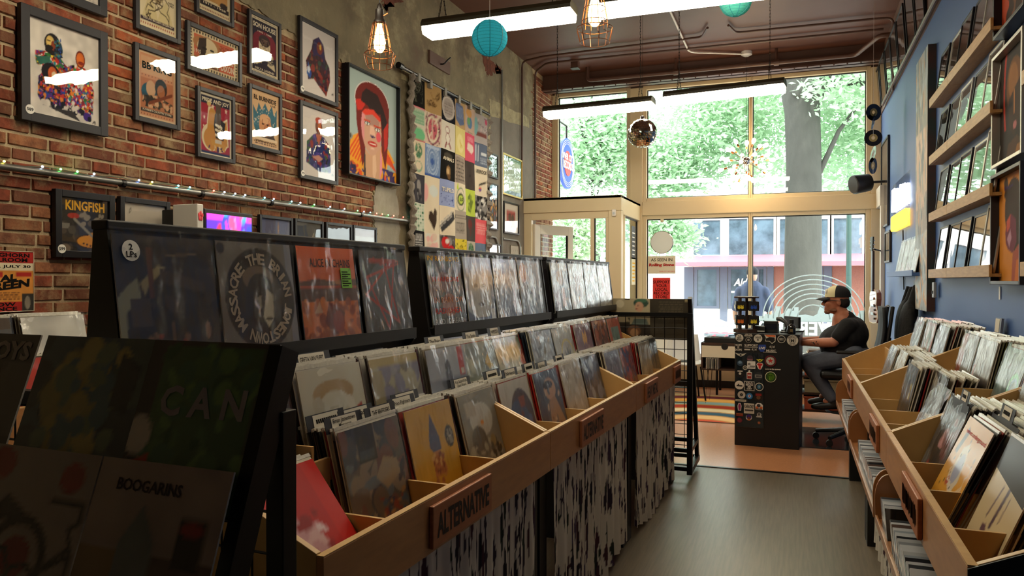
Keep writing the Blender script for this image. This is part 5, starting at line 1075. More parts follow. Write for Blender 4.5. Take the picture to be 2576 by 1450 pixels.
stack('L', 2.30, -.19, 12, .009, 13, 0, 'yellow record cover with a blue pointed figure in the near left bin', [('f', '#d8a63c'), ('n', 4, .12, 2), ('p', [(.5, .9), (.4, .66), (.38, .55), (.46, .48), (.62, .5), (.62, .62)], '#3c4a78'), ('p', [(.44, .5), (.4, .3), (.36, .1), (.62, .08), (.66, .3), (.58, .5)], '#c07a4a'), ('b', 40, .4, .08, .64, .48, .01, .035, ['#a8603a', '#e0b070', '#8a4a34'], 3), ('e', .84, .6, .1, .12, '#26262a'), ('t', 5, .77, .53, .92, .68, '#b8b0a0', 2), ('r', .02, .0, .98, .24, '#d09a2c'), ('b', 14, .38, .02, .62, .24, .01, .04, ['#a8603a', '#c88a50'], 5), ('t', 2, .1, .05, .3, .14, '#a86a28', 4)], 'the yellow cover with the blue figure', nres=56)
stack('L', 2.66, -.17, 9, .010, 15, 0, 'pale glossy record cover beside the empty end of the near left bin', [('f', '#8d8778'), ('n', 4, .3, 3), ('e', .5, .66, .3, .2, '#c8c2b4'), ('e', .34, .4, .2, .2, '#6a655a'), ('b', 30, 0, 0, 1, .4, .02, .08, ['#b0a890', '#5a564c', '#a08a5a'], 3), ('r', .14, .72, .4, .9, '#b8ac98'), ('e', .5, .62, .04, .03, '#e09040'), ('b', 10, .6, .1, .9, .3, .02, .05, ['#2c2a28'], 6)], 'the pale glossy cover', cols=['#7a1c1a', '#1c1a1c', '#2a2622', '#8f2a24', '#c7bda6', '#3a3530'], nres=48)
stack('L', 3.02, -.17, 18, .008, 14, 0, 'record cover with a navy and crimson rounded shape in the middle left bin', [('f', '#c4c0b8'), ('e', .62, .36, .4, .5, '#3a1c24'), ('e', .5, .3, .36, .42, '#34466e'), ('b', 30, .3, .05, .9, .6, .02, .07, ['#2c3a66', '#4a5a86', '#6a2a2c', '#26203a'], 3), ('p', [(.55, .75), (.78, .75), (.75, .6), (.6, .6)], '#8a3a24')], 'the navy and crimson cover', nres=44)
stack('L', 3.38, -.155, 16, .0085, 14, 0, 'record cover with a pale figure on dark blue in the middle left bin', [('f', '#4a5870'), ('e', .55, .72, .24, .16, '#c8a08a'), ('p', [(.3, .0), (.42, .55), (.7, .6), (.92, .2), (.95, 0)], '#b08c74'), ('e', .5, .78, .2, .06, '#2a3040'), ('r', 0, .0, .26, 1, '#33405a'), ('b', 16, .3, .1, .9, .7, .02, .06, ['#8a6a5a', '#d0b8a4', '#5a6478'], 4), ('r', .3, 0, 1, .14, '#c08a6a')], 'the blue figure cover', texts=[('RADIOHEAD', .62, .07, .66, .09, M_redink, .02)], cols=['#8f1c18', '#1c1a1c', '#b02a20', '#241c1c', '#3a3530', '#7a1c1a', '#c7bda6'], nres=44)
stack('L', 3.74, -.15, 14, .009, 14, 0, 'white and tan crackled record cover in the middle left bin', [('f', '#c3bcae'), ('b', 40, 0, 0, 1, 1, .03, .09, ['#d6d2c8', '#a89e8c', '#b8b0a0'], 3), ('r', 0, 0, 1, .16, '#a88c54')], 'the white crackled cover', cols=['#c7bda6', '#d9d4c8', '#8f2a24', '#b9b09c'])
stack('L', 4.10, -.15, 10, .010, 15, 0, 'silvery record cover beside the end board of the middle left bin', [('f', '#59627a'), ('b', 30, 0, 0, 1, 1, .05, .16, ['#8a96ac', '#3a4256', '#a8b0bc', '#6a6a5a'], 3), ('r', 0, 0, 1, .22, '#8a7444')], 'the silvery cover', cols=['#1c1a1c', '#2a2622', '#b9b09c', '#3a3530', '#d9d4c8'])
stack('L', 4.46, -.13, 22, .008, 13, 0, 'muted blue grey record cover at the near end of the far left bin', NZ('#6d6a80') + [('b', 16, 0, 0, 1, 1, .05, .14, ['#7d7a8c', '#565468'], 2)], 'the muted blue grey cover')
stack('L', 4.80, -.13, 18, .008, 13, 0, 'blue and red painted record cover in the far left bin', [('f', '#8a4038'), ('b', 60, 0, 0, 1, 1, .03, .1, ['#c0483a', '#3a4a80', '#2c3460', '#d0705a', '#5a2a34'], 5)], 'the blue and red painted cover')
stack('L', 5.16, -.11, 18, .009, 9, 0, 'tan record cover among upright red spines in the far left bin', NZ('#b0a488'), 'the tan cover', cols=['#c7bda6', '#a82420', '#b9b09c', '#1c1a1c', '#d9d4c8', '#c03028'])
stack('L', 5.50, -.12, 12, .009, 12, 0, 'dark clear bagged record cover at the far end of the left bins', [('f', '#4c5050'), ('n', 5, .3, 2), ('e', .3, .7, .05, .05, '#c8b04a')], 'the dark bagged cover')
# --- left bins, back row
stack('L', 1.60, -.35, 12, .010, 13, 1, 'dark blue record cover with a pale curved shape in the raised row', [('f', '#3c4450'), ('b', 40, 0, 0, 1, 1, .04, .12, ['#2a323e', '#566070', '#8a5a50', '#3a6070'], 2), ('e', .35, .4, .2, .3, '#b8a888'), ('e', .42, .42, .14, .24, '#3c4450'), ('e', .75, .5, .06, .1, '#a03a34')], 'the dark blue cover with the curved shape', nres=44)
stack('L', 1.955, -.345, 14, .0095, 12, 1, 'cream record cover with a bearded head drawing in the raised row', [('f', '#cfc8b4'), ('e', .5, .74, .32, .13, '#b89a6e'), ('e', .5, .56, .28, .2, '#d8d2c0'), ('b', 16, .22, .4, .78, .7, .05, .09, ['#dcd6c8', '#c4baa4'], 3), ('e', .3, .36, .2, .16, '#c0b8a4'), ('e', .34, .4, .14, .1, '#cfc8b4'), ('l', .55, .2, .95, .36, .012, '#8a8070'), ('p', [(.8, .42), (.92, .44), (.92, .6), (.82, .56)], '#b03a2c'), ('k', 30, .55, .05, .98, .4, .008, ['#8a7a60', '#a89878'], 5), ('k', 20, .04, .05, .6, .6, .008, ['#a89c84'], 6)], 'the cream bearded head cover', nres=52)
stack('L', 2.31, -.335, 14, .0095, 12, 1, 'crumpled grey record cover in a torn bag in the raised row', [('f', '#8a857c'), ('b', 60, 0, 0, 1, 1, .05, .16, ['#9a96a0', '#7a746a', '#b0a890', '#86829a'], 4), ('r', .02, .5, .22, .86, '#a89a7c'), ('r', 0, .9, 1, 1, '#b8a470')], 'the crumpled grey cover', nres=44)
stack('L', 2.665, -.325, 12, .0095, 11, 1, 'grey blue record cover with a small dark figure and red label', [('f', '#8f94a4'), ('r', 0, .62, 1, 1, '#a2a6b2'), ('r', 0, .45, 1, .62, '#7f8494'), ('e', .5, .76, .07, .08, '#3a3a44'), ('p', [(.4, .28), (.42, .7), (.58, .7), (.62, .28)], '#4a4c5a'), ('r', .8, .62, .94, .98, '#b8262c'), ('r', .84, .64, .92, .7, '#d8d0c8'), ('r', .3, .12, 1, .2, '#c0483a'), ('e', .5, .2, .16, .1, '#a8604a')], 'the grey blue cover with the red label', nres=44)
stack('L', 3.02, -.33, 14, .0095, 15, 1, 'green grey record cover with yellow birds in the raised middle row', [('f', '#7a8078'), ('b', 40, 0, 0, 1, 1, .05, .15, ['#8c938a', '#6a726e', '#94988c'], 3), ('e', .2, .68, .1, .1, '#a8a894'), ('p', [(.6, .7), (.72, .8), (.84, .62), (.7, .6)], '#c8a03a'), ('p', [(.74, .5), (.86, .4), (.92, .52)], '#c89a3a'), ('l', .6, .3, .86, .44, .03, '#8a6a3a')], 'the green grey cover with yellow birds', nres=40)
stack('L', 3.38, -.33, 14, .0095, 19, 1, 'pale green crackled record cover leaning back in the raised middle row', [('f', '#8e9080'), ('b', 50, 0, 0, 1, 1, .04, .13, ['#a4a694', '#767a6a', '#b0aa94', '#7a8a70'], 5), ('p', [(.8, .6), (1, .8), (1, .3)], '#b04436')], 'the pale green crackled cover', nres=40)
stack('L', 3.745, -.32, 14, .0095, 13, 1, 'wrinkled silver record bag in the raised middle row', [('f', '#9297a0'), ('b', 40, 0, 0, 1, 1, .03, .1, ['#c0c6d0', '#6a707c', '#a8aeb8', '#7c7468'], 6)], 'the wrinkled silver bag', nres=40)
stack('L', 4.10, -.32, 12, .0095, 14, 1, 'pale record cover with a yellow ringed emblem', [('f', '#a8a498'), ('e', .6, .42, .36, .36, '#c8b050'), ('e', .6, .42, .32, .32, '#a8a498'), ('p', [(.45, .3), (.45, .6), (.54, .5), (.6, .64), (.66, .5), (.75, .6), (.74, .28)], '#5a5c60'), ('b', 12, .6, .1, .95, .4, .03, .07, ['#3a3c40', '#c8b050'], 4)], 'the yellow ringed emblem cover', nres=40)
stack('L', 4.47, -.32, 12, .0095, 13, 1, 'purple brown record cover with a small gold leaf shape', NZ('#7a5560') + [('p', [(.4, .7), (.45, .85), (.55, .78), (.65, .86), (.7, .7), (.62, .58), (.55, .64), (.46, .58)], '#d09a3a'), ('r', 0, .92, 1, 1, '#9a7a80')], 'the purple gold leaf cover', nres=40)
stack('L', 4.86, -.32, 14, .0095, 13, 1, 'red brown record cover with dim figures in the raised far row', [('f', '#7a3a28'), ('b', 40, 0, 0, 1, 1, .04, .13, ['#3a241c', '#a0502f', '#5a2c20', '#b8703a'], 5), ('r', 0, 0, 1, .2, '#2c1c18')], 'the red brown cover', nres=40)
stack('L', 5.21, -.32, 12, .010, 13, 1, 'record cover with a red border around a teal square', [('f', '#b0533f'), ('r', .2, .2, .8, .8, '#7c9490'), ('p', [(.44, .3), (.54, .62), (.64, .34)], '#4a5a58')], 'the red bordered teal cover', nres=40)
# --- right bins (covers face the aisle from the other side)
stack('R', 2.30, -.11, 6, .012, 22, 0, 'cream record cover with brown brush marks nearest on the right', [('f', '#cdb88e'), ('n', 3, .1, 2), ('l', .4, .62, .32, .34, .03, '#5c3f48'), ('l', .56, .66, .5, .3, .06, '#4a3440'), ('l', .66, .58, .64, .36, .02, '#5c3f48'), ('p', [(.3, .26), (.36, .1), (.52, .02), (.52, .16), (.4, .28)], '#5c3f48'), ('p', [(.62, .06), (.7, .24), (.74, .12)], '#4a3440'), ('e', .35, -.02, .12, .05, '#5a5048')], 'the cream brush mark cover', nres=48, cols=['#1c1a1c', '#2a2622', '#c7bda6'], plastic=False)
stack('R', 2.69, -.075, 14, .011, 24, 0, 'mustard record cover with a white scrawled drawing on the right', [('f', '#d0962c'), ('n', 4, .12, 2), ('p', [(.3, .3), (.35, .7), (.5, .78), (.62, .6), (.7, .4), (.6, .24), (.44, .3)], '#cfc6b0'), ('e', .5, .5, .12, .16, '#9aa0b8'), ('e', .36, .34, .06, .05, '#a83a20'), ('p', [(.1, .62), (.2, .9), (.3, .86), (.2, .6)], '#2c2418'), ('k', 40, .2, .08, .9, .6, .012, ['#e0d8c4', '#d8cdb4'], 3), ('b', 16, .1, .1, .9, .8, .01, .025, ['#6a5020', '#2c2418'], 4), ('r', .06, .04, .16, .1, '#6a5a40')], 'the mustard scrawled cover', nres=56, texts=[('velvet underground', .55, .86, .8, .06, M_redink, .01)], plastic=False)
stack('R', 3.09, -.10, 20, .0095, 22, 0, 'dark red and black portrait record cover in the near right bin', [('f', '#54575c'), ('b', 30, 0, 0, 1, 1, .05, .15, ['#3c4046', '#7a7e82', '#5a4a4c'], 2), ('e', .5, .5, .3, .34, '#1e1c22'), ('e', .52, .56, .14, .12, '#c88a8a'), ('e', .44, .5, .08, .06, '#e0a0a4'), ('e', .3, .2, .06, .04, '#b02a2c'), ('r', 0, .9, 1, 1, '#7a8088'), ('b', 10, .55, .4, .95, .8, .04, .1, ['#7a3a40', '#8a5a5c'], 7)], 'the dark portrait cover', nres=48, cols=['#1c1a1c', '#2a2622', '#26242a', '#3a3530', '#b9b09c', '#1a1a20'])
stack('R', 3.50, -.10, 16, .012, 24, 0, 'small pale single at the front of a low row of seven inch records', [('f', '#8c8c88'), ('n', 5, .3, 3)], 'the small pale single', h=.18, cols=['#3a2c24', '#1c1a1c', '#5a4030', '#2a2622', '#d3ccbb'])
stack('R', 3.87, -.20, 10, .010, 16, 0, 'grey record cover with white swirls behind the low row of singles', [('f', '#8a8c8c'), ('a', .5, .2, .12, .22, '#d8dcdc'), ('a', .5, .2, .3, .36, '#c0d0d0'), ('r', 0, .8, 1, 1, '#b8b0a0'), ('e', .8, .3, .12, .2, '#b8807a')], 'the grey swirl cover', nres=40)
stack('R', 4.24, -.15, 8, .012, 13, 0, 'black boxed record set with small yellow labels in the middle right bin', [('f', '#23262c'), ('n', 4, .3, 2), ('r', .66, .62, .82, .72, '#c8b03a'), ('r', .66, .48, .82, .58, '#c8b03a'), ('b', 12, 0, 0, .4, .6, .06, .16, ['#5a4440', '#3a3c48', '#6a5048'], 4)], 'the black boxed set', nres=44, cols=['#8a1c1c', '#1c1a1c', '#d3ccbb', '#2a2622', '#c8c4bc'])
stack('R', 4.61, -.21, 6, .011, 14, 0, None, None, 'the black boxed set')
stack('R', 4.99, -.16, 16, .010, 20, 0, 'pale teal record cover in the far right bin', [('f', '#7f9a98'), ('n', 4, .25, 3), ('r', .62, .5, .9, .8, '#9aa8a0')], 'the pale teal cover')
stack('R', 5.37, -.16, 14, .010, 18, 0, 'hazy blue bagged record cover at the far end of the right bin', [('f', '#747a8c'), ('b', 30, 0, 0, 1, 1, .05, .14, ['#8c92a4', '#5a6072', '#a08a70'], 3)], 'the hazy blue bagged cover', cols=['#d3ccbb', '#cfc9bd', '#b9b09c', '#d9d4c8'])
stack('R', 3.10, -.40, 12, .011, 14, 1, 'dim grey bagged record cover with a pale round sticker at the far right', [('f', '#7a7872'), ('n', 6, .3, 3), ('e', .4, .2, .13, .2, '#b0a070')], 'the dim grey sticker cover', nres=40)
stack('R', 2.72, -.40, 12, .011, 16, 1, 'brown bagged record cover in the raised near right row', NZ('#6a6258'), 'the brown bagged cover')
stack('R', 3.49, -.40, 16, .011, 17, 1, 'teal textured record cover with a green glowing ring in the raised right row', [('f', '#5c7270'), ('b', 60, 0, 0, 1, 1, .03, .08, ['#6c8280', '#50666a', '#7a8c84'], 3), ('a', .75, .5, .14, .2, '#6fe0a0'), ('a', .78, .5, .1, .14, '#7fb0d8'), ('r', 0, 0, .7, .25, '#7a8698')], 'the teal textured cover', nres=48)
stack('R', 3.88, -.40, 14, .011, 13, 1, 'grey and brown double record set in the raised right row', [('f', '#a3a3a0'), ('r', 0, .0, 1, .46, '#544c48'), ('r', .05, .5, .5, .9, '#b8b8b4'), ('r', .0, .0, .12, .6, '#a83c28')], 'the grey and brown set', nres=40, cols=['#1c1a1c', '#8a8a30', '#d3ccbb', '#6a6a50', '#c8c4b0'])
stack('R', 4.25, -.40, 10, .012, 14, 1, 'red edged record cover beside the grey and brown set', [('f', '#a84a34'), ('n', 4, .3, 2), ('r', .3, .3, 1, 1, '#8a8680')], 'the red edged cover')
stack('R', 4.98, -.40, 14, .011, 14, 1, 'pale lilac wrinkled record bag in the far raised right row', [('f', '#8f92a6'), ('b', 40, 0, 0, 1, 1, .03, .1, ['#b8bccc', '#6a6e84', '#a4a8b4'], 6)], 'the pale lilac bag', nres=36)
stack('R', 5.36, -.40, 16, .011, 13, 1, 'pink and green figures record cover in the far raised right row', [('f', '#b39a90'), ('e', .5, .5, .36, .42, '#a88478'), ('e', .5, .55, .26, .3, '#7a9070'), ('e', .46, .45, .14, .24, '#b0806a'), ('r', .86, 0, 1, 1, '#b0503f'), ('r', 0, .92, 1, 1, '#a8605a')], 'the pink and green cover', nres=40)
stack('R', 5.75, -.38, 12, .011, 15, 1, 'bluish white record sleeve at the far end of the raised right row', [('f', '#a9b6c2'), ('n', 3, .15, 3)], 'the bluish white sleeve', cols=['#d3ccbb', '#cfc9bd', '#d9d4c8'])
# --- bin along the brick wall, seen past the near racks
bin_unit('record_bin', 'plywood record bin along the brick wall at the left edge', (-2.80, 1.25, .1), 0, 1, 1.45, [], .5)
for k in range(4):
    y = 1.25 + .181 + .3625 * k
    stack('W', y, -.12, 8, .012, 13, 0, ['yellow and black record cover in the wall bin, nearest', 'orange banded record cover in the wall bin, second', 'red striped record cover in the wall bin, third', 'pale record cover in the wall bin, farthest'][k], [[('f', '#cdbd62'), ('e', .7, .5, .2, .2, '#1c1a18')], [('f', '#c86a2c'), ('r', 0, .2, 1, .5, '#2a2622')], [('f', '#c03a2c'), ('r', .2, 0, .4, 1, '#e0d0c0')], [('f', '#b8b0a0'), ('n', 4, .2, 2)]][k], 'the front covers of the wall bin', nres=16)
    stack('W', y, -.33, 10, .012, 12, 1, ['grey bagged record', 'cream bagged record', 'dark bagged record', 'white bagged record'][k] + ' in the raised row of the wall bin', NZ(['#8a8a86', '#c8c0a8', '#4a4a48', '#d0ccc4'][k]), 'the raised row of the wall bin', nres=16)
FILL.sort(key=lambda f: f[0]); mbF = [MB()]; print('fillers', len(FILL))
NIND = 300 - 42 - 30
for i, (d, M, c, lb, gp) in enumerate(FILL):
    if i < NIND:
        o = link('record_sleeve', _fm[i % 4]); o.matrix_world = M; o.color = (*c, 1); tag(o, lb, 'record', gp)
    else:
        mb = filler_mesh(i, .0042); n0 = len(mbF[0].v); v = [M @ Vector(q) for q in mb.v]; mbF[0].v += [tuple(q) for q in v]; mbF[0].f += [tuple(k + n0 for k in f) for f in mb.f]; mbF[0].mi += mb.mi
        mbF[0].c += [c] * len(v)
o = mbF[0].build('filed_records', [M_sideS, M_top]); tag(o, 'densely filed bagged records deeper in the far bins', 'records', kind='stuff')

# divider cards standing in the stacks
def card(label, side, y, t, row, body, ww=.13, black=True, yoff=0):
    zf = (.768 if row == 0 else .928); p = isl(t, y - IB.y, zf) if side == 'L' else Vector((RX - t, y, zf)); rz = ISL + R(90) if side == 'L' else R(-90)
    th = thing('divider_card', label, 'divider card', p, (R(-14), 0, rz), 'artist divider cards'); h = LPW + .018
    MB().box((-.155, 0, 0), (.155, .0015, h - .02)).box((yoff - ww / 2 - .03, 0, h - .02), (yoff + ww / 2 + .03, .0015, h + .025)).build('card', M_card, th)
    MB().box((yoff - ww / 2, -.001, h - .014), (yoff + ww / 2, -.0002, h + .022)).build('label', M_cardl, th); 
    if body: letters(th, body, yoff, h + .004, ww * .9, .016 if '\n' not in body else .028, -.0022, M_ink, .01)
    else:                                        # label too small to read
        mb = MB(); k = yoff - ww * .4
        while k < yoff + ww * .36: mb.box((k, -.0022, h - .003), (k + .006, -.0012, h + .009)); k += .009
        mb.build('print', M_ink, th)
card('divider card in front of the murky collage cover stack, right hand tab', 'L', 1.945, -.197, 0, 'THE BREEDERS', .11, yoff=.09)
card('divider card in front of the murky collage cover stack, left hand tab', 'L', 1.945, -.205, 0, 'Brian Jonestown\nMassacre', .12, yoff=-.09)
card('divider card behind the murky collage cover, middle tab', 'L', 1.945, -.245, 0, 'The Clash', .12, yoff=.03)
card('divider card behind the murky collage cover, rear left tab', 'L', 1.945, -.275, 0, '', .12, yoff=-.08)
card('divider card behind the yellow cover with a bold label', 'L', 2.30, -.225, 0, 'Foo Fighters', .11, yoff=-.09)
card('divider card at the back of the yellow cover stack', 'L', 2.30, -.265, 0, '', .12, yoff=.0)
card('divider card with a two line label behind the pale glossy cover', 'L', 2.66, -.255, 0, 'King Gizzard & the\nLizard Wizard', .11, yoff=.05)
card('divider card behind the navy and crimson cover', 'L', 3.02, -.20, 0, 'Nirvana', .11, yoff=.06)
card('second divider card behind the navy and crimson cover', 'L', 3.02, -.25, 0, '', .11, yoff=-.02)
card('divider card behind the blue figure cover', 'L', 3.38, -.17, 0, 'Radiohead', .09, yoff=.02)
card('second divider card behind the blue figure cover', 'L', 3.38, -.205, 0, '', .1, yoff=-.06)
card('divider card behind the white crackled cover', 'L', 3.74, -.20, 0, '', .1, yoff=.0)
card('divider card behind the dark blue curved shape cover', 'L', 1.60, -.40, 1, 'The Ramones', .13, yoff=.06)
card('divider card behind the cream bearded head cover', 'L', 1.955, -.41, 1, 'GRETA VAN FLEET', .13, yoff=.02)
card('divider card behind the grey blue figure cover', 'L', 2.665, -.38, 1, 'The Pixies', .1, yoff=.06)
card('divider card behind the green grey bird cover', 'L', 3.02, -.37, 1, 'The Smiths', .1, yoff=.02)
card('divider card behind the pale green crackled cover', 'L', 3.38, -.39, 1, 'WEEZER', .09, yoff=-.04)
card('divider card behind the mustard scrawled cover', 'R', 2.69, -.19, 0, '', .09, yoff=.0)
card('divider card behind the dark portrait cover', 'R', 3.09, -.14, 0, '', .07, yoff=.06)

# ---------------------------------------------------------------- A-frame displays on top of the left bins
def display(label, y0, ln):
    t = thing('display_rack', label, 'display rack', isl(0, y0 - IB.y, 0), (0, 0, ISL), 'black record display racks')
    prof = [(-.585, .93), (-.585, 1.21), (-.535, 1.265), (-.545, 1.30), (-.592, 1.635), (-.635, 1.635), (-.70, .93)]
    for y in (-.006, ln - .008): MB().prism(prof, y, y + .014, 'xz').build('side_panel', M_black, t)
    MB().prism([(-.549, 1.30), (-.594, 1.625), (-.606, 1.625), (-.561, 1.30)], .009, ln - .009, 'xz').build('sloped_panel', M_black, t)
    MB().box((-.64, -.01, 1.622), (-.585, ln + .01, 1.645)).build('top_bar', M_black, t, bevel=.004)
    MB().box((-.575, .009, 1.27), (-.522, ln - .009, 1.298)).build('ledge', M_black, t)
    MB().box((-.529, .009, 1.298), (-.522, ln - .009, 1.312)).build('ledge_lip', M_black, t)
    MB().box((-.60, .009, .93), (-.575, ln - .009, 1.27)).build('base_panel', M_black, t)
    return t
def shown(label, y, spec, texts=(), n=60, lean=7.4):
    return record(label, isl(-.534, y - IB.y, 1.2995), ISL + R(90), R(lean), spec, texts, n, 'covers on the display racks')
display('near black display rack holding four record covers', 1.335, 1.36); display('middle black display rack holding four record covers', 2.83, 1.48); display('far black display rack holding four record covers', 4.40, 1.44)
shown('dark night street scene record cover, nearest on the display racks', 1.485, [('f', '#282320'), ('b', 60, 0, 0, 1, 1, .04, .13, ['#221e1c', '#302a26', '#3a2f28', '#1c1a1a'], 3), ('p', [(.0, .5), (.08, .58), (.2, .66), (.22, .5), (.08, .4), (.06, .1), (0, .1)], '#8a866c'), ('p', [(.22, .62), (.4, .76), (.48, .74), (.3, .6), (.26, .52)], '#94845a'), ('p', [(.3, .9), (.36, .9), (.34, .5), (.3, .5)], '#5a3424'), ('p', [(.4, .62), (.86, .54), (.86, .62), (.42, .74)], '#3c312a'), ('r', .12, .28, .3, .5, '#443830'), ('b', 14, .2, .0, .9, .24, .01, .035, ['#7a5a40', '#a88a5a', '#8a3024', '#5a4632'], 5), ('e', .86, .22, .03, .07, '#8a6a58'), ('l', .5, .84, .8, .86, .016, '#6a5a44'), ('l', .5, .1, .5, .3, .02, '#7a5a3c')])
MATS['white_sticker']
sk = [o for o in COL.objects if o.get('label', '').startswith('dark night street')][0]
s_ = MB().lathe([(.026, -.0045), (.026, -.0035)], (-.11, 0, .275), 20, 'y').build('price_sticker', M_stick, sk); letters(s_, '2\nLPs', -.11, .275, .03, .034, -.0052, M_ink, .02)
bj = shown('grey record cover with a big black ring of lettering', 1.815, [('f', '#6c665f'), ('r', .9, 0, 1, 1, '#7a7a86'), ('e', .52, .47, .46, .47, '#15130f'), ('e', .52, .47, .31, .33, '#26221e'), ('e', .5, .66, .2, .12, '#6a5848'), ('e', .52, .45, .2, .26, '#1c1815'), ('p', [(.52, .3), (.6, .56), (.68, .5), (.66, .28), (.58, .2)], '#b5ab98'), ('p', [(.46, .48), (.52, .5), (.5, .36)], '#8a8070'), ('e', .6, .28, .05, .015, '#2a221e'), ('e', .06, .93, .05, .05, '#2a2724')], n=70)
mb = MB(); ring_text(mb, 'THE BRIAN JONESTOWN MASSACRE ', (.52 - .5) * LPW, .47 * LPW, .118, .034, -.0012, 108, 12.4, .03)
me = bpy.data.meshes.new('lettering'); me.from_pydata(mb.v, [], mb.f); me.materials.append(mk('tan_ink', '#a2917e', .6)); link('lettering', me, bj)
shown('orange desert record cover with dark script on the near display', 2.16, [('g', '#a04818', '#d85a22'), ('r', 0, .55, 1, .63, '#a03a20'), ('p', [(0, .62), (.3, .66), (.6, .63), (1, .66), (1, .58), (0, .58)], '#5a342a'), ('e', .75, .62, .16, .03, '#a8683a'), ('r', 0, .42, 1, .56, '#4c2c26'), ('r', 0, 0, 1, .42, '#c8662a'), ('b', 50, 0, 0, 1, .4, .02, .09, ['#8a3a16', '#c0682a', '#9a4a1c'], 4), ('p', [(.36, .2), (.46, .42), (.6, .36), (.72, .3), (.66, .08), (.48, .06)], '#6a2418'), ('p', [(.2, .3), (.3, .42), (.34, .3)], '#b88a6a'), ('e', .6, .2, .1, .12, '#8a2c1c')], texts=[('ALICE IN CHAINS', .55, .83, .72, .09, mk('maroon_ink', '#3c1610', .7), .01)])
ac = [o for o in COL.objects if o.get('label', '').startswith('orange desert')][0]
s_ = MB().box((.065, -.0046, .175), (.125, -.0036, .245)).build('green_sticker', mk('green_sticker', '#6fae3c', .6), ac)
mb = MB()
for k in range(7): mb.box((.07, -.0052, .182 + k * .008), (.105 + .015 * (k % 2), -.0047, .185 + k * .008))
mb.build('fine_print', M_ink, ac)
mx = shown('black record cover with a red six pointed star emblem', 2.51, [('f', '#38363a'), ('n', 4, .3, 2), ('e', .5, .5, .36, .36, '#4a4c56')] + [('l', .5 + .42 * math.sin(a1), .48 + .42 * math.cos(a1), .5 + .42 * math.sin(a2), .48 + .42 * math.cos(a2), .03, '#a02a26') for a1, a2 in ((0, 2.55), (2.55, 4.7), (4.7, 0.4), (3.14, .6), (.6, 5.2), (5.2, 3.14))] + [('r', .2, .84, .8, .9, '#8a2420'), ('k', 30, .18, .82, .84, .92, .012, ['#a02a26'], 3)])
b1 = shown('dark smoky record cover with rows of colourful lettering', 3.01, [('f', '#3a3c40'), ('b', 60, 0, 0, 1, 1, .04, .14, ['#44484e', '#303236', '#5a3a34', '#3a4a40'], 3), ('e', .55, .3, .22, .16, '#8a4a30'), ('e', .45, .62, .2, .14, '#6a3a2e')],
      texts=[('IN/ RAINBOWS', .5, .95, .94, .07, M_yelink, .01), ('IN RAINBOWS', .5, .66, .8, .07, M_redink, .01), ('IN RAIN OW', .55, .37, .9, .08, mk('orange_ink', '#c06a30', .6), .01), ('RADIOHEA', .5, .22, .8, .08, M_redink, .01), ('RAD IOHEAD', .5, .07, .86, .08, mk('grey_ink', '#a8a8a8', .6), .01)])
shown('blue grey close up face record cover with a bright glare', 3.36, [('f', '#7d8290'), ('r', 0, .7, 1, 1, '#8a8a90'), ('e', .5, .45, .38, .46, '#a8a29c'), ('e', .5, .28, .12, .03, '#6a5450'), ('e', .36, .56, .07, .03, '#4a4448'), ('e', .64, .56, .07, .03, '#4a4448'), ('l', .5, .55, .5, .38, .03, '#8a827c'), ('p', [(0, 0), (0, .2), (.3, .08), (.7, .08), (1, .2), (1, 0)], '#2e3a66'), ('r', .82, .04, .96, .2, '#c4c0b8'), ('n', 6, .15, 3)])
shown('pale blue grey record cover with bold letters down its side', 3.70, [('f', '#8d94a6'), ('b', 30, .2, 0, 1, 1, .05, .15, ['#a6acbc', '#757c90', '#98a0b0'], 3), ('r', 0, 0, .16, 1, '#a8a8a8'), ('r', .16, 0, 1, .16, '#5a6480')] + [('r', .03, .04 + .1 * k, .13, .11 + .1 * k, '#33343c') for k in range(9)], texts=())
shown('pale record cover with an orange oval sticker on the middle display', 4.04, [('f', '#8a92a0'), ('e', .22, .78, .16, .17, '#c07a44'), ('r', .4, .2, .6, .66, '#a8b4b8'), ('b', 24, .2, 0, 1, .6, .03, .08, ['#5a6a80', '#7a8ca0', '#a0a8ac'], 3), ('r', .1, .02, .2, .2, '#4a5a6a')])
for y, c, lb in ((4.57, [('f', '#5a6070'), ('r', .1, .2, .3, .8, '#8a94a4'), ('p', [(.5, 0), (.55, .5), (.7, .5), (.75, 0)], '#b0703a'), ('e', .5, .7, .2, .16, '#a08468'), ('r', 0, 0, 1, .12, '#2c2c34'), ('r', .05, .84, .95, .98, '#a8a8a0')], 'record cover with an orange figure, first on the far display'),
                 (4.92, [('f', '#9c968c'), ('e', .5, .5, .26, .44, '#6a4a44'), ('e', .5, .6, .16, .24, '#8a5a4c'), ('r', .4, 0, .95, .12, '#2a2622'), ('p', [(.1, .5), (.3, .3), (.24, .1)], '#c8c0b0')], 'record cover with a brown draped shape, second on the far display'),
                 (5.26, [('f', '#7c8598'), ('b', 30, 0, 0, 1, .7, .05, .16, ['#a8b0bc', '#5c6478', '#8a8078'], 4), ('r', 0, 0, 1, .2, '#5a5454')], 'silvery blue record cover, third on the far display'),
                 (5.60, [('f', '#8f8c88'), ('b', 40, 0, 0, 1, 1, .03, .1, ['#b4b0aa', '#6c6864', '#a49c90'], 6)], 'wrinkled grey bagged record, last on the far display')):
    shown(lb, y, c, n=36)

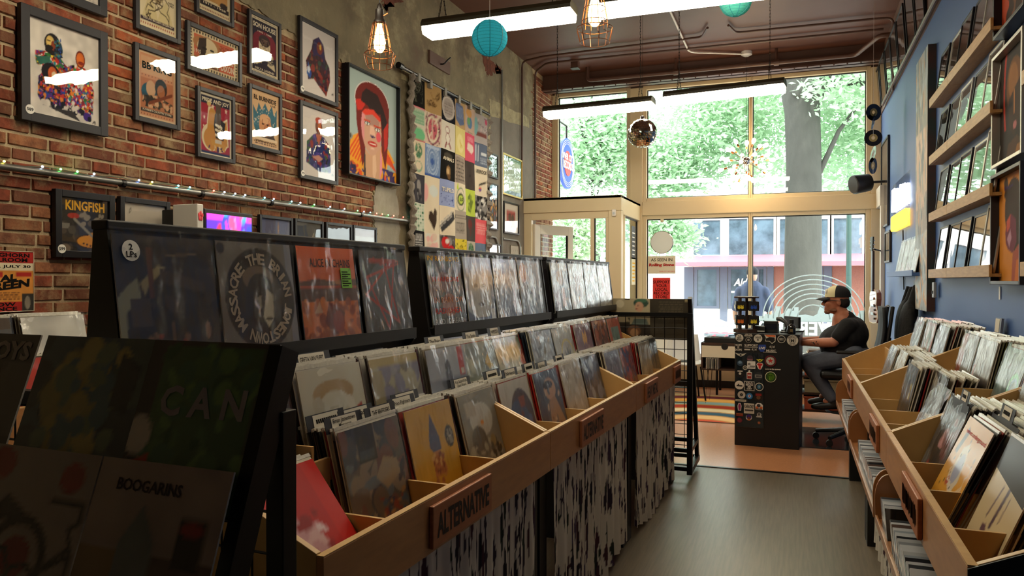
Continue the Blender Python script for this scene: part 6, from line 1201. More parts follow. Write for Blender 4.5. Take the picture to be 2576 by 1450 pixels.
# ================================================================== WIRE RACKS, CD TRAYS
M_wire = mk('black_wire', '#101011', .4, metal=.5)
def wire_rack(label, loc, rot, w):
    t = thing('wire_record_rack', label, 'display rack', loc, (0, 0, rot), 'black wire record racks'); h = w / 2
    for s in (-1, 1):
        x = s * (h - .02)
        f = MB().box((x - .02, -.02, .04), (x + .02, .02, 1.256)).build('upright_post', M_wire, t, bevel=.002)
        MB().lathe([(.008, -.022), (.008, -.018)], (x, 0, 1.22), 8, 'y').build('bolt', M_chrome, f)
        MB().bar((x, -.46, .08), (x, .01, 1.37), .03, .05).build('slanted_post', M_wire, t)
        MB().box((x - .02, -.47, .05), (x + .02, .0, .09)).build('base_bar', M_wire, t)
        MB().box((x - .018, -.015, .2), (x + .018, .015, .24)).bar((x, -.40, .22), (x, 0, .22), .03).build('brace', M_wire, t)
    for y, z in ((0, .22), (-.4, .22), (0, .08), (-.45, .08), (0, 1.24)):
        MB().box((-h + .04, y - .012, z - .015), (h - .04, y + .012, z + .015)).build('cross_bar', M_wire, t)
    mb = MB()
    for i in range(int(w / .075)): x = -h + .06 + i * .075; mb.tube([(x, 0, .24), (x, 0, 1.23)], .0028, 4)
    for k in range(13): mb.tube([(-h + .03, 0, .26 + k * .08), (h - .03, 0, .26 + k * .08)], .0028, 4)
    mb.build('wire_grid', M_wire, t)
    sx = lambda z: .01 - (1.37 - z) * .364
    for z, y in ((1.082, -.1), (.868, -.21), (.655, -.29)):
        MB().tube([(-h + .02, y - .018, z + .012), (-h + .02, y - .018, z), (h - .02, y - .018, z), (h - .02, y - .018, z + .012)], .004, 6).build('wire_ledge', M_wire, t)
        MB().box((-h + .03, y - .018, z - .006), (h - .03, y + .008, z)).build('ledge', M_wire, t)
    return t
NR = Vector((-1.485, 1.20, 0)); wire_rack('dark wire rack of record covers in the near left corner', NR, ISL, 1.2)
def near(label, x, row, spec, texts=(), n=44):
    z = 1.083 if row == 0 else .869; y = -.112 if row == 0 else -.224
    p = NR + Matrix.Rotation(ISL, 3, 'Z') @ Vector((x - NR.x, y, 0)) + Vector((0, 0, z))
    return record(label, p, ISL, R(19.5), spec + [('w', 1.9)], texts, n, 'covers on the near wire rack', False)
near('dim cover with a heap of green shapes and big pale letters', -1.058, 0, [('f', '#3a3830'), ('r', .14, 0, .9, .95, '#3c5a34'), ('b', 70, .14, .0, .9, .92, .02, .09, ['#46683a', '#30502e', '#56783f', '#3a6040'], 4), ('r', 0, 0, .12, 1, '#2c2a26'), ('r', .91, 0, 1, 1, '#26241f'), ('e', .08, .4, .1, .12, '#b0a890'), ('p', [(.06, 0), (.08, .24), (.2, .3), (.22, 0)], '#a8401f')], texts=[('C A N', .52, .62, .66, .19, mk('grey_letter', '#b4b0a6', .7), .03)])
near('dim painted cover of a yellow and blue swirl', -1.372, 0, [('f', '#2c3a3e'), ('b', 50, 0, 0, 1, 1, .08, .2, ['#33464c', '#2a3438', '#3c4c44'], 2), ('e', .46, .62, .26, .3, '#8a7c42'), ('e', .4, .5, .22, .26, '#6a7448'), ('p', [(.1, .6), (.3, .2), (.6, .1), (.7, .4), (.6, .9), (.3, .9)], '#7c7442'), ('b', 40, .2, .2, .8, .9, .04, .1, ['#8a8048', '#5a6a50', '#3f5a5c', '#968a4c'], 5), ('p', [(.75, .9), (.95, .8), (.9, .5), (.75, .55)], '#1c2224')])
near('dim black and white cover cut by the left edge, upper row', -1.71, 0, [('f', '#24221f'), ('r', 0, .4, 1, .7, '#4a4640'), ('e', .6, .4, .3, .2, '#6a655c'), ('r', .7, 0, 1, .8, '#3a3834')], texts=[('THE BOYS', .5, .88, .9, .14, mk('pale_letter', '#c0b8a8', .7), .04)])
near('dim cover with a black vine swirl and red flowers', -1.385, 1, [('f', '#7c7264'), ('e', .5, .36, .26, .24, '#1f1c18'), ('e', .5, .36, .2, .18, '#7a7062'), ('e', .5, .36, .13, .12, '#6a241c'), ('k', 40, .05, .05, .95, .7, .03, ['#1f1c18', '#2a2620'], 3), ('e', .16, .88, .12, .1, '#7a2c20'), ('e', .8, .84, .1, .09, '#7a2c20'), ('p', [(.1, .5), (.3, .7), (.5, .6), (.3, .55)], '#1f1c18')])
near('dim hazy cover of a house front with a pale sky', -1.066, 1, [('g', '#5a5048', '#8a7c6c'), ('p', [(.3, .1), (.3, .55), (.42, .76), (.56, .55), (.56, .1)], '#5a625c'), ('r', 0, .0, .3, .5, '#6a5838'), ('r', .56, 0, 1, .5, '#4a3a30'), ('r', .7, .45, .9, .72, '#1c1612'), ('e', .8, .66, .08, .04, '#7a2018'), ('r', .36, .2, .42, .34, '#2a2a28'), ('n', 6, .2, 3)], texts=[('BOOGARINS', .42, .86, .5, .07, mk('brown_letter', '#4a3c30', .8), .02)])
near('dim cover cut by the left edge, lower row', -1.71, 1, [('f', '#3a3440'), ('n', 5, .3, 2)], n=16)
FR = Vector((-1.315, 5.78, 0)); wire_rack('black wire rack at the far end of the left bins', FR, R(180), 1.2)
for label, x, spec in (('cream record cover with a singer in green tinted hair on the far wire rack', -1.205, [('f', '#b5a888'), ('r', 0, 0, .5, .52, '#3a342c'), ('e', .26, .86, .1, .1, '#d6ccae'), ('p', [(.1, .4), (.2, .7), (.4, .6), (.5, .42)], '#c2b696'), ('e', .77, .88, .18, .11, '#2c4a3e'), ('e', .78, .94, .14, .05, '#3f6a52'), ('e', .73, .79, .105, .12, '#c89a7c'), ('e', .66, .74, .03, .015, '#8a3a34'), ('e', .7, .82, .02, .01, '#3a2a24'), ('p', [(.5, .3), (.6, .5), (.9, .5), (.98, .3)], '#6a7a74'), ('r', 0, .0, 1, .36, '#2c2620'), ('e', .6, .2, .16, .14, '#6a4a34'), ('e', .6, .16, .1, .1, '#a8805c'), ('r', .38, .96, .5, 1, '#2c2620')]),
                       ('dark olive back of a record with faint print on the far wire rack', -.893, [('f', '#3c362a'), ('n', 3, .25, 3), ('t', 8, .2, .5, .8, .95, '#5a5240', 3), ('r', .84, .92, .98, .98, '#a89a70')])):
    record(label, (x, 5.86, 1.045), 0, R(-3), spec, (), 44, 'covers on the far wire rack', False)

# CD trays hooked under the right bins
M_cd = mk('cd_case', src='objcol', rough=.12, spec=.6, coat=.5, coat_r=.03); M_cdl = mk('cd_edge', '#c4ccd4', .12, coat=.6, coat_r=.03)
def cd_mesh(k):
    mb = MB(); mb.box((-.071, 0, 0), (.071, .0045, .125)); mb.cur = 1; mb.box((-.0711, .0046, 0), (.0711, .0098, .1253)); me = mb.mesh('cd_case'); me.materials.append(M_cd); me.materials.append(M_cdl); return me
cdm = [cd_mesh(k) for k in range(2)]
CDC = ['#b8bcc0', '#8f959c', '#c8ccd0', '#40464c', '#a4a8ac', '#2a2e34', '#9aa4ae', '#d0d4d8', '#5a4a44', '#7a8088']
for u, (n0, dy, nm) in enumerate(((26, .026, 'near'), (50, .0165, 'middle'), (44, .0175, 'far'))):
    y0 = RY0 + u * RUL; t = thing('cd_tray', 'wooden CD tray with rounded ends under the %s right bin' % nm, 'CD tray', (RX, y0, .55)); x0, x1 = RX - .035, RX + .14
    M_tr = mk('tray_wood', '#9c6638', .4, vary=(8, .35, '#84522c'), coat=.3, coat_r=.15)
    MB().box((x0, y0 + .03, .565), (x1, y0 + RUL - .06, .577)).build('tray_floor', M_tr, t); MB().box((x0 - .008, y0 + .03, .56), (x0, y0 + RUL - .06, .592)).build('lip', M_tr, t, bevel=.001)
    MB().box((x1, y0 + .03, .565), (x1 + .01, y0 + RUL - .06, .70)).build('back_board', M_tr, t)
    for y in (y0 + .018, y0 + RUL - .062):
        pr = [(x0 - .008, .558), (x0 - .01, .66)] + [(x0 - .01 + .05 * (1 - math.cos(R(a))), .66 + .092 * math.sin(R(a))) for a in range(15, 91, 15)] + [(x1 + .012, .752), (x1 + .012, .558)]
        MB().prism(pr, y, y + .013, 'xz').build('end_panel', M_tr, t, bevel=.001)
    rr = random.Random(u + 5)
    for i in range(n0):
        y = y0 + .12 + i * dy if u else y0 + (1.31 - i * .015 if i < 9 else 1.02 - (i - 9) * .03); ln_ = 40 + rr.uniform(-2, 2)
        if y > y0 + RUL - .16: break
        o = link('cd_case', cdm[0]); o.location = (RX + .043, y, .579); o.rotation_euler = (-R(ln_), 0, rr.uniform(-.02, .02)); o.color = (*lin(rr.choice(CDC)), 1); tag(o, 'CD case in the tray under the %s right bin' % nm, 'CD', 'CDs under the %s right bin' % nm)
cdb = link('cd_case', cdm[0]); cdb.location = (RX + .043, RY0 + 1.165, .579); cdb.rotation_euler = (-R(44), 0, 0); cdb.color = (.004, .004, .004, 1); tag(cdb, 'black CD case with faint lettering facing out of the near tray', 'CD')
letters(cdb, 'MASTERS', 0, .03, .09, .014, -.0006, mk('faint_letter', '#3a3634', .6), .01)

# ================================================================== COUNTER
ct = thing('counter', 'black sticker covered counter podium', 'counter', (-.236, 7.14, 0), (0, 0, R(-3.7)))
MB().box((-.275, .0, .0), (.275, .5, 1.0)).build('body', M_black, ct, bevel=.004)
MB().box((-.28, -.006, 1.0), (.28, .506, 1.022)).build('top', M_black, ct, bevel=.003)
MB().box((-.262, -.007, .17), (-.02, -.0005, .845)).build('glass_panel', mk('dark_glass', '#1a2126', .06, spec=.9, coat=1, coat_r=.02), ct, bevel=.002)
SM = {}
def smat(c):
    if c not in SM: SM[c] = mk('sticker_' + c[1:], c, .45, spec=.4)
    return SM[c]
def SXZ(cx, cy): return (cx - 75) / 745 * .55 - .275, 1.02 * (1 - (cy - 95) / 1300)
K = .55 / 745
def sticker(kind, cx, cy, a, col, b=None, inner=None, text=None, tcol='#1a1816', th=None, tw=None):
    x, z = SXZ(cx, cy); a *= K; y = -.0075; mb = MB()
    if kind == 'disc': mb.lathe([(a, y - .0008), (a, y)], (x, 0, z), 24, 'y')
    elif kind == 'rect': b *= K; mb.box((x - a, y - .0008, z - b), (x + a, y, z + b))
    else: mb.prism([(x + p * K, z + q * K) for p, q in b], y - .0008, y, 'xz')
    o = mb.build('sticker', smat(col), ct)
    if inner:
        for (ik, dx, dz, ia, ib, ic) in inner:
            mb = MB()
            if ik == 'd': mb.lathe([(ia * K, y - .0014), (ia * K, y - .0008)], (x + dx * K, 0, z + dz * K), 20, 'y')
            elif ik == 'r': mb.box((x + (dx - ia) * K, y - .0014, z + (dz - ib) * K), (x + (dx + ia) * K, y - .0008, z + (dz + ib) * K))
            else: mb.prism([(x + (dx + p) * K, z + (dz + q) * K) for p, q in ib], y - .002, y - .0008, 'xz')
            mb.build('print', smat(ic), o)
    if text: letters(o, text, x, z + (th[1] * K if th else 0), (tw or a / K * 1.4) * K, (th[0] if th else 30) * K, y - .0024, smat(tcol), .03)
    return o
def ctext(body, cx, cy, w, h, c='#cfc7b8'): x, z = SXZ(cx, cy); letters(ct, body, x, z, w * K, h * K, -.0082, smat(c), .03)
star = lambda r: [(r * (1 if i % 2 == 0 else .4) * math.sin(math.pi * i / 5), r * (1 if i % 2 == 0 else .4) * math.cos(math.pi * i / 5)) for i in range(10)]
CRM = '#d2cabb'
sticker('disc', 132, 148, 47, CRM, text='THE\nBEAT\nBREAKS', th=(62, 0), tw=70)
ctext("LIVIN' THE\nNIGHTMARE", 238, 112, 95, 34); sticker('disc', 238, 168, 34, CRM, inner=[('d', 0, 0, 31, 0, '#15130f'), ('d', 0, 0, 15, 0, CRM), ('d', 0, -8, 6, 0, '#15130f')])
sticker('disc', 350, 148, 50, CRM, text='CHOOSE\n901', th=(56, -2), tw=66)
sticker('poly', 492, 150, 0, CRM, [(-70, 52), (60, 50), (64, 20), (58, -30), (20, -58), (-10, -30), (-58, -30), (-50, 10)], inner=[('p', 0, 0, 0, [(-50, 6), (-10, 22), (50, 20), (54, -20), (20, -48), (-6, -24), (-50, -24)], '#1a1615'), ('p', 0, 0, 0, [(-64, 48), (56, 46), (58, 22), (20, 30), (-20, 24), (-40, 32)], '#d8642c'), ('d', 0, 0, 5, 0, CRM)])
sticker('disc', 620, 148, 46, CRM, inner=[('d', 0, 0, 39, 0, '#1c1a18'), ('r', 0, 8, 26, 6, CRM), ('r', 0, -8, 26, 6, CRM)])
o = sticker('disc', 745, 158, 64, CRM, inner=[('d', 0, 0, 40, 0, '#1c1a18'), ('d', 0, 0, 37, 0, CRM)], text='M', th=(34, -4), tw=36)
x, z = SXZ(745, 158); mb = MB(); ring_text(mb, 'MEMPHIS', x, z, 51 * K, 15 * K, -.0100, 145, 18, .03)
me = bpy.data.meshes.new('lettering'); me.from_pydata(mb.v, [], mb.f); me.materials.append(smat('#1a1816')); link('lettering', me, o); mb = MB(); ring_text(mb, 'EDAM', x, z, 51 * K, 15 * K, -.0100, -60, 20, .03)
me = bpy.data.meshes.new('lettering'); me.from_pydata(mb.v, [], mb.f); me.materials.append(smat('#1a1816')); link('lettering', me, o)
ctext('HOPE\nIS\nDOPE', 120, 258, 82, 84); ctext('SUPPORT', 270, 230, 158, 30); sticker('rect', 270, 252, 80, CRM, 2)
sticker('poly', 398, 258, 0, '#2a4390', [(-40, 40), (40, 44), (48, 10), (20, -40), (-14, -46), (-46, -10)], text='LIVE', th=(28, 2), tw=70, tcol='#e2ddd2')
ctext('MUSIC', 502, 283, 112, 28); sticker('rect', 490, 302, 80, CRM, 2); ctext('♪♩♪' if False else 'd J d', 512, 240, 56, 34); ctext('d J d', 304, 278, 56, 34); sticker('rect', 225, 280, 34, CRM, 8, inner=[('r', 0, 0, 32, 1.5, '#15130f')])
sticker('poly', 147, 338, 0, '#b8b0a0', [(-70, 20), (-20, 6), (0, 14), (20, 6), (70, 20), (40, -8), (14, -22), (0, -26), (-14, -22), (-40, -8)], inner=[('d', 0, -8, 12, 0, '#2a2622')])
sticker('disc', 140, 440, 34, '#31475c', inner=[('d', 0, 8, 20, 0, '#7a94a8'), ('d', 0, -10, 16, 0, '#24323e')])
sticker('disc', 258, 378, 36, '#3a2c34', inner=[('r', 0, -12, 34, 6, '#7a3a48'), ('r', 0, -22, 30, 4, '#8a8080')])
sticker('poly', 372, 396, 0, '#d0c23a', [(-46, 14), (-20, 6), (0, 16), (20, 6), (46, 14), (20, -10), (14, -20), (-14, -20), (-20, -10)], inner=[('r', 0, -6, 12, 5, '#2a2622')])
sticker('rect', 272, 455, 48, '#d8d4cc', 46, inner=[('d', -24, 10, 15, 0, '#2a2622'), ('d', -24, 10, 12, 0, '#d8d4cc'), ('r', 14, -14, 30, 5, '#4a4642'), ('r', 0, -28, 40, 4, '#6a6660')])
sticker('poly', 372, 462, 0, '#d9d2c8', [(-40, 20), (-20, 40), (20, 38), (40, 24), (30, -10), (14, -42), (-12, -42), (-30, -10)], inner=[('p', 0, 0, 0, [(-34, 18), (-16, 34), (18, 32), (34, 20), (20, 2), (-20, 2)], '#b8231f'), ('p', 0, 0, 0, [(-14, 4), (12, 4), (12, -34), (-8, -36), (-16, -14)], '#c82a24'), ('r', 0, 12, 18, 5, '#e8e2da')])
sticker('disc', 200, 490, 27, '#c0b8a6', inner=[('d', 0, 0, 20, 0, '#3a3a34'), ('d', 0, 2, 9, 0, '#a8a090')])
sticker('disc', 140, 560, 50, '#191715', inner=[('d', 0, 0, 15, 0, CRM), ('d', 0, 0, 4, 0, '#191715'), ('r', 0, 30, 30, 6, CRM)])
sticker('poly', 250, 572, 0, '#cfc8bc', [(-32, 34), (-12, 40), (-8, 60), (8, 60), (10, 40), (32, 34), (30, -50), (-30, -50)], inner=[('r', 0, -10, 24, 34, '#8f2a22'), ('r', 0, -4, 18, 8, '#e0d8cc')])
sticker('disc', 356, 580, 50, '#2a2d30', inner=[('r', 0, 0, 40, 18, '#8a8a84'), ('r', 0, 0, 30, 10, '#3a3c3e')])
sticker('disc', 132, 694, 54, CRM, inner=[('r', 2, -8, 34, 9, '#2a2824'), ('r', -10, 6, 8, 8, '#2a2824')])
sticker('rect', 250, 698, 60, '#c9c2b4', 58, inner=[('r', 0, 0, 54, 52, '#141210')], text='ARLO\nMADE\nME\nCRY', th=(92, 0), tw=84, tcol='#e2dccf')
sticker('disc', 366, 702, 50, CRM, inner=[('d', 0, 0, 42, 0, '#1f2326'), ('d', 0, 0, 28, 0, '#4c93b8'), ('d', 0, 0, 14, 0, '#c8d4d8')])
sticker('disc', 158, 805, 46, '#b8b0a4', inner=[('d', 0, 0, 18, 0, '#141210'), ('r', 0, 0, 4, 9, CRM)])
sticker('disc', 252, 815, 38, '#2c6ea6', inner=[('d', 0, 0, 20, 0, '#c4d0d8'), ('p', 0, 0, 0, star(16), '#b02c28')])
sticker('disc', 358, 818, 56, '#221c1a', inner=[('r', 0, 26, 34, 14, '#8a2420'), ('d', 0, -8, 24, 0, '#6a4a30')])
sticker('rect', 150, 872, 64, '#bdb6a4', 12, inner=[('r', 0, 0, 52, 3, '#5a564c')])
sticker('poly', 135, 945, 0, '#d8d0cc', [(-12, 46), (12, 46), (24, 10), (18, -48), (-18, -48), (-24, 10)], inner=[('p', 0, 0, 0, [(-7, 40), (7, 40), (16, 8), (10, -42), (-10, -42), (-16, 8)], '#8a2a5c')])
sticker('rect', 248, 958, 60, '#d5cebd', 62, inner=[('r', 0, -22, 50, 10, '#3a3632'), ('r', 0, -44, 48, 2, '#5a564c')], text='KARAOKE', th=(46, 24), tw=106)
sticker('poly', 364, 930, 0, '#d5d0c6', [(-46, 20), (-20, 44), (24, 42), (46, 20), (44, -34), (10, -40), (-40, -36)], inner=[('d', -4, 12, 22, 0, '#3a3a3c'), ('d', -24, -12, 16, 0, '#d0682c'), ('d', 26, -12, 16, 0, '#d0682c'), ('r', 0, -28, 36, 6, '#3a3632')])
sticker('rect', 136, 1036, 44, '#4a2a20', 22, inner=[('r', 0, 8, 38, 5, '#b0642c'), ('r', 0, -8, 38, 5, '#a03024')])
sticker('disc', 366, 1026, 42, '#24272a', inner=[('d', 0, 4, 26, 0, '#b8b4aa'), ('d', 0, 8, 18, 0, '#24272a'), ('r', 0, -22, 34, 6, '#b8b4aa')])
sticker('disc', 246, 1062, 36, '#d0c8c0', inner=[('d', 0, 8, 30, 0, '#38246a'), ('d', 0, -8, 17, 0, '#8a4a2c'), ('r', 0, -28, 20, 6, '#c06a2c')])
sticker('disc', 136, 1100, 32, '#5c1f2a', inner=[('d', 0, 0, 24, 0, '#7a2c38')]); sticker('disc', 365, 1115, 20, '#5a3a2c', inner=[('d', 0, 0, 12, 0, '#a8603a')])
o = sticker('disc', 495, 400, 68, '#6a1c20', inner=[('d', 0, 0, 55, 0, '#1f1a1a'), ('d', 0, 0, 50, 0, '#d8d2c6'), ('p', 0, 2, 0, star(34), '#c0241f')])
ctext('Love is the answer', 525, 492, 180, 20); sticker('disc', 498, 582, 66, '#cfc9a8', inner=[('d', 0, 0, 59, 0, '#2c4a1c'), ('d', 0, 0, 42, 0, '#7ab02c'), ('r', 0, -14, 3, 18, '#24401a'), ('p', 0, 8, 0, [(-26, 4), (-8, 16), (0, 8), (8, 16), (26, 4), (8, 6), (0, 2), (-8, 6)], '#24401a')])

# things standing on the counter
CT = lambda x, y: Vector((-.236, 7.14, 0)) + Matrix.Rotation(R(-3.7), 3, 'Z') @ Vector((x, y, 0))
p = CT(-.19, .14); M_wal = mk('walnut', '#3c2416', .5, vary=(12, .5, '#2a180e'))
sd = thing('earring_stand', 'walnut rotating stand of earring cards on the counter', 'display stand', (p.x, p.y, 1.0225), (0, 0, R(8)))
MB().lathe([(.115, 0), (.115, .03), (.10, .035)], n=8).build('base', M_wal, sd); MB().lathe([(.11, .315), (.11, .33)], n=8).build('top', M_wal, sd)
MB().box((-.012, -.012, .03), (.012, .012, .316)).build('spine', M_wal, sd)
for k in range(4):
    a = R(45 + 90 * k); MB().box((-.012, -.012, .03), (.012, .012, .316), Matrix.Translation((.085 * math.cos(a), .085 * math.sin(a), 0))).build('post', M_wal, sd)
EC = ['#d8702a', '#e0c83a', '#2a50b0', '#b8282a', '#cfcfc8', '#8a8a8a']
for k in range(4):
    for j, z in enumerate((.07, .2)):
        Mx = Matrix.Rotation(R(90 * k), 4, 'Z'); o = MB().box((-.1, -.1, z), (-.01, -.094, z + .085), Mx).build('card', M_black, sd); o2 = MB().box((.01, -.1, z), (.1, -.094, z + .085), Mx).build('card', M_black, sd)
        for q, xx in ((o, -.06), (o2, .055)):
            mb = MB()
            for dx in (-.014, .014): mb.lathe([(.014, -.1035), (.014, -.1005)], (xx + dx, 0, z + .03), 10, 'y').box((xx + dx - .011, -.1035, z + .035), (xx + dx - .004, -.1005, z + .052)).box((xx + dx + .004, -.1035, z + .035), (xx + dx + .011, -.1005, z + .052))
            mb.xf(Mx).build('earring', mk('enamel_' + EC[(k * 2 + j + (xx > 0)) % 6][1:], EC[(k * 2 + j + (xx > 0)) % 6], .3), q)
p = CT(.02, .25); bt = thing('card_terminal', 'black boxy payment terminal on the counter', 'payment terminal', (p.x, p.y, 1.0225), (0, 0, R(-3.7)))
MB().prism([(-.08, 0), (.08, 0), (.08, .07), (-.02, .105), (-.08, .105)], -.06, .06, 'yz').build('body', M_black, bt, bevel=.004); MB().box((-.05, -.083, .03), (.05, -.0805, .08)).build('screen', mk('screen_dark', '#1c2230', .1), bt)
p = CT(-.07, .16); bx_ = thing('receipt_printer', 'small black receipt printer beside the earring stand', 'printer', (p.x, p.y, 1.0225), (0, 0, 0)); MB().box((-.045, -.06, 0), (.045, .06, .06)).build('body', M_black, bx_, bevel=.006); MB().box((-.04, -.064, .012), (.04, -.0605, .02)).build('paper_slip', M_stick, bx_)
p = CT(.14, .2); ph = thing('barcode_scanner', 'grey handheld scanner on a bent stand on the counter', 'scanner', (p.x, p.y, 1.0225), (0, 0, R(-20)))
MB().lathe([(.04, 0), (.04, .01), (.012, .02)], n=16).build('base', M_black, ph); MB().tube(bend([(0, 0, .015), (.02, 0, .06), (.0, 0, .11)], .03), .008).build('stem', M_black, ph, smooth=True)
MB().tube([(.035, 0, .02), (.03, 0, .06), (.0, 0, .1), (-.04, 0, .125), (-.075, 0, .125)], [.012, .014, .017, .022, .018], 10).build('scanner_body', mk('grey_plastic', '#4a4a48', .35), ph, smooth=True)
p = CT(.205, .08); bo = thing('dark_bottle', 'squat dark glass bottle on the counter edge', 'bottle', (p.x, p.y, 1.0225), (0, 0, 0))
MB().lathe([(.032, 0), (.036, .004), (.036, .06), (.03, .075), (.018, .085), (.016, .092)], n=20).build('bottle', mk('dark_bottle_glass', '#0d0d0d', .08, coat=1), bo, smooth=True); MB().lathe([(.019, .092), (.019, .125), (.017, .128)], n=16).build('cap', M_black, bo); MB().box((-.012, -.0375, .02), (.012, -.036, .045)).build('label', mk('gold_label', '#6a5a3a', .4), bo)
p = CT(.19, .42); mo = thing('monitor', 'black monitor seen from behind at the counter', 'monitor', (p.x, p.y, 1.0225), (0, 0, R(-60))); MB().box((-.1, -.06, 0), (.1, .06, .012)).build('foot', M_black, mo, bevel=.003); MB().box((-.015, -.01, .01), (.015, .01, .05)).build('stem', M_black, mo); MB().box((-.13, -.014, .035), (.13, .01, .14)).build('screen_housing', M_black, mo, bevel=.005)

# ================================================================== SHOP WINDOW: DECALS, SIGNS, FURNITURE
GY = YF + .022                                            # inner face of the glass
M_frost = paper('frosted_decal', '#e8f2f4')
c = onY(2046, 803, GY); dc = thing('window_decal', 'frosted record arcs and skyline decal on the right window', 'window decal', c, (0, 0, 0))
s_ = (onY(2146, 803, GY).x - c.x) / 100                      # metres per photo pixel on the glass
for r in (132, 118, 104, 90, 76, 62, 42):
    MB().tube([(r * s_ * math.cos(R(a)), 0, r * s_ * math.sin(R(a)) * .92) for a in range(0, 181, 5)], 1.5 * s_, 4).build('arc', M_frost, dc)
sk = [(-145, -8), (-145, 6), (-128, 6), (-128, 14), (-112, 10), (-100, 16), (-96, 34), (-84, 34), (-84, 12), (-72, 18), (-66, 28), (-58, 28), (-58, 22), (-50, 22), (-50, 32), (-38, 32), (-38, 10), (-20, 12), (0, 8), (10, 14), (18, 40), (24, 40), (30, 14), (36, 14), (40, 50), (56, 50), (58, 8), (86, 30), (110, 8), (116, 24), (134, 26), (140, 4), (148, 4), (148, -8)]
MB().prism([(x * s_, z * s_) for x, z in sk], -.0004, .0008, 'xz').build('skyline', M_frost, dc)
letters(dc, 'RIVER CITY RECORDS', (1892 - 2046) * s_, (803 - 829) * s_, 470 * s_, 41 * s_, -.001, M_frost, .03, 0, 0, True)
p = onY(1505, 484, GY); nd = thing('street_number', 'mirrored white 101 street number on the upper left window', 'window decal', p, (0, 0, 0)); letters(nd, '101', 0, 0, .3, .14, 0, M_frost, .03, 0, 0, True)
def sign(name, label, a, b, y, mat, th=.004, cat='sign'):
    a, b = onY(*a, y), onY(*b, y); t = thing(name, label, cat, ((a.x + b.x) / 2, y, b.z), (0, 0, 0)); w, h = b.x - a.x, a.z - b.z
    MB().box((-w / 2, 0, 0), (w / 2, th, h)).build('panel', mat, t); return t, w, h
t, w, h = sign('window_sign', 'cream sign praising the shop on the right window', (1630, 645), (1699, 689), GY - .008, mk('sign_cream', '#d8cdb6', .6))
letters(t, 'AS SEEN IN', 0, h * .79, w * .78, h * .17, -.0008, M_ink, .01); letters(t, 'Rolling Stone', 0, h * .48, w * .92, h * .22, -.0006, M_ink, .06, 0, .15); letters(t, 'Rolling Stone', 0, h * .48, w * .92, h * .22, -.0012, mk('sign_red_ink', '#c8322c', .6), .02, 0, .15); letters(t, 'RIVER CITY RECORDS', w * .2, h * .13, w * .55, h * .07, -.0008, MATS['sign_red_ink'])
t, w, h = sign('window_sign', 'red local record store sign on the right window', (1642, 699), (1686, 765), GY - .008, mk('sign_bright_red', '#d3241c', .6))
letters(t, 'SUPPORT\nYOUR\nLOCAL\nRECORD\nSTORE', 0, h * .55, w * .94, h * .68, -.0008, M_ink, .02)
p = onY(1665, 610, GY - .05); o = thing('round_hanging_sign', 'round white sign hanging on a chain inside the window', 'sign', p, (0, 0, 0)); MB().lathe([(.155, -.006), (.155, .006)], n=36, axis='y').build('disc', mk('sign_pale', '#dfe6e6', .4), o)
MB().tube([(.158 * math.cos(k * .2618), 0, .158 * math.sin(k * .2618)) for k in range(25)], .007, 6, False).build('rim', M_chrome, o); MB().tube([(-.12, 0, .1), (0, 0, .3), (.12, 0, .1)], .003, 5).build('chain', M_chain, o); MB().box((-.02, 0, .29), (.02, .03, .4)).build('suction_hook', M_cream, o)
for za, zb, mt, lb in ((.0, .34, '#3a3a3a', 'dark notice taped to the porch side glass'), (-.36, -.1, '#d8cfae', 'pale opening hours card on the porch side glass')):
    pz = 2.0; t = thing('porch_notice', lb, 'notice', (EX - .035, YF - .36, pz + za - .2), (0, 0, R(90))); hh = zb - za + .12
    MB().box((-.12, 0, 0), (.12, .002, hh)).build('sheet', mk('notice_' + mt[1:], mt, .6), t)
    mb = MB()
    for k in range(6): mb.box((-.09, -.0012, hh * (.12 + .13 * k)), (.06 + .03 * (k % 2), -.0003, hh * (.12 + .13 * k) + .018))
    mb.build('print', M_stick if mt[1] == '3' else M_yelink, t)
al = thing('door_sensor', 'small white sensor on the corner post of the entry', 'sensor', onY(1545, 536, EY), (0, 0, 0)); MB().box((-.028, -.025, -.045), (.028, 0, .045)).build('case', M_white, al, bevel=.012, seg=3); MB().box((-.012, -.0268, -.02), (.012, -.0255, .01)).build('lens', M_frost, al)

# rug, drawer cabinet with turntable, window table and chair
a, b = onZ(1755, 1000, .01), onZ(1860, 945, .01)
rg_ = [('f', '#b98a4e')]
for i, cc in enumerate(['#c8553a', '#d8b07a', '#3a5a6a', '#d8c8a0', '#a8402f', '#88a098', '#e0a04a', '#6a2c34', '#c9b48a', '#7a8a90']): rg_.append(('a', .55, -.35, .25 + .1 * i, .33 + .1 * i, cc, .8))
ru = thing('swirl_rug', 'round edged rug with colourful swirls by the window table', 'rug', (-1.0, 9.15, .003), (0, 0, 0)); mb = MB(); art_grid(mb, rg_, 1.7, 1.9, 60, 60); mb.v = [(v[0], v[2] - .95, .006) for v in mb.v]; mb.build('pile', mk('rug_pile', src='attr', rough=.95, spec=.05, bump=(200, .3, .003)), ru)
MB().box((-.86, -.96, 0), (.86, .96, .005)).build('backing', M_dark, ru)
a, b = onZ(1793, 975, 0), onZ(1850, 975, 0); cb = thing('drawer_cabinet', 'small dark cabinet with a white drawer and hairpin legs by the window', 'cabinet', (-.86, 9.35, 0), (0, 0, R(-3))); x0, x1 = -.2, .32
MB().box((x0, 0, .72), (x1, .4, .75)).box((x0, 0, .42), (x1, .4, .44)).box((x0, 0, .42), (x0 + .02, .4, .75)).box((x1 - .02, 0, .42), (x1, .4, .75)).box((x0, .38, .42), (x1, .4, .75)).build('carcass', M_wal, cb)
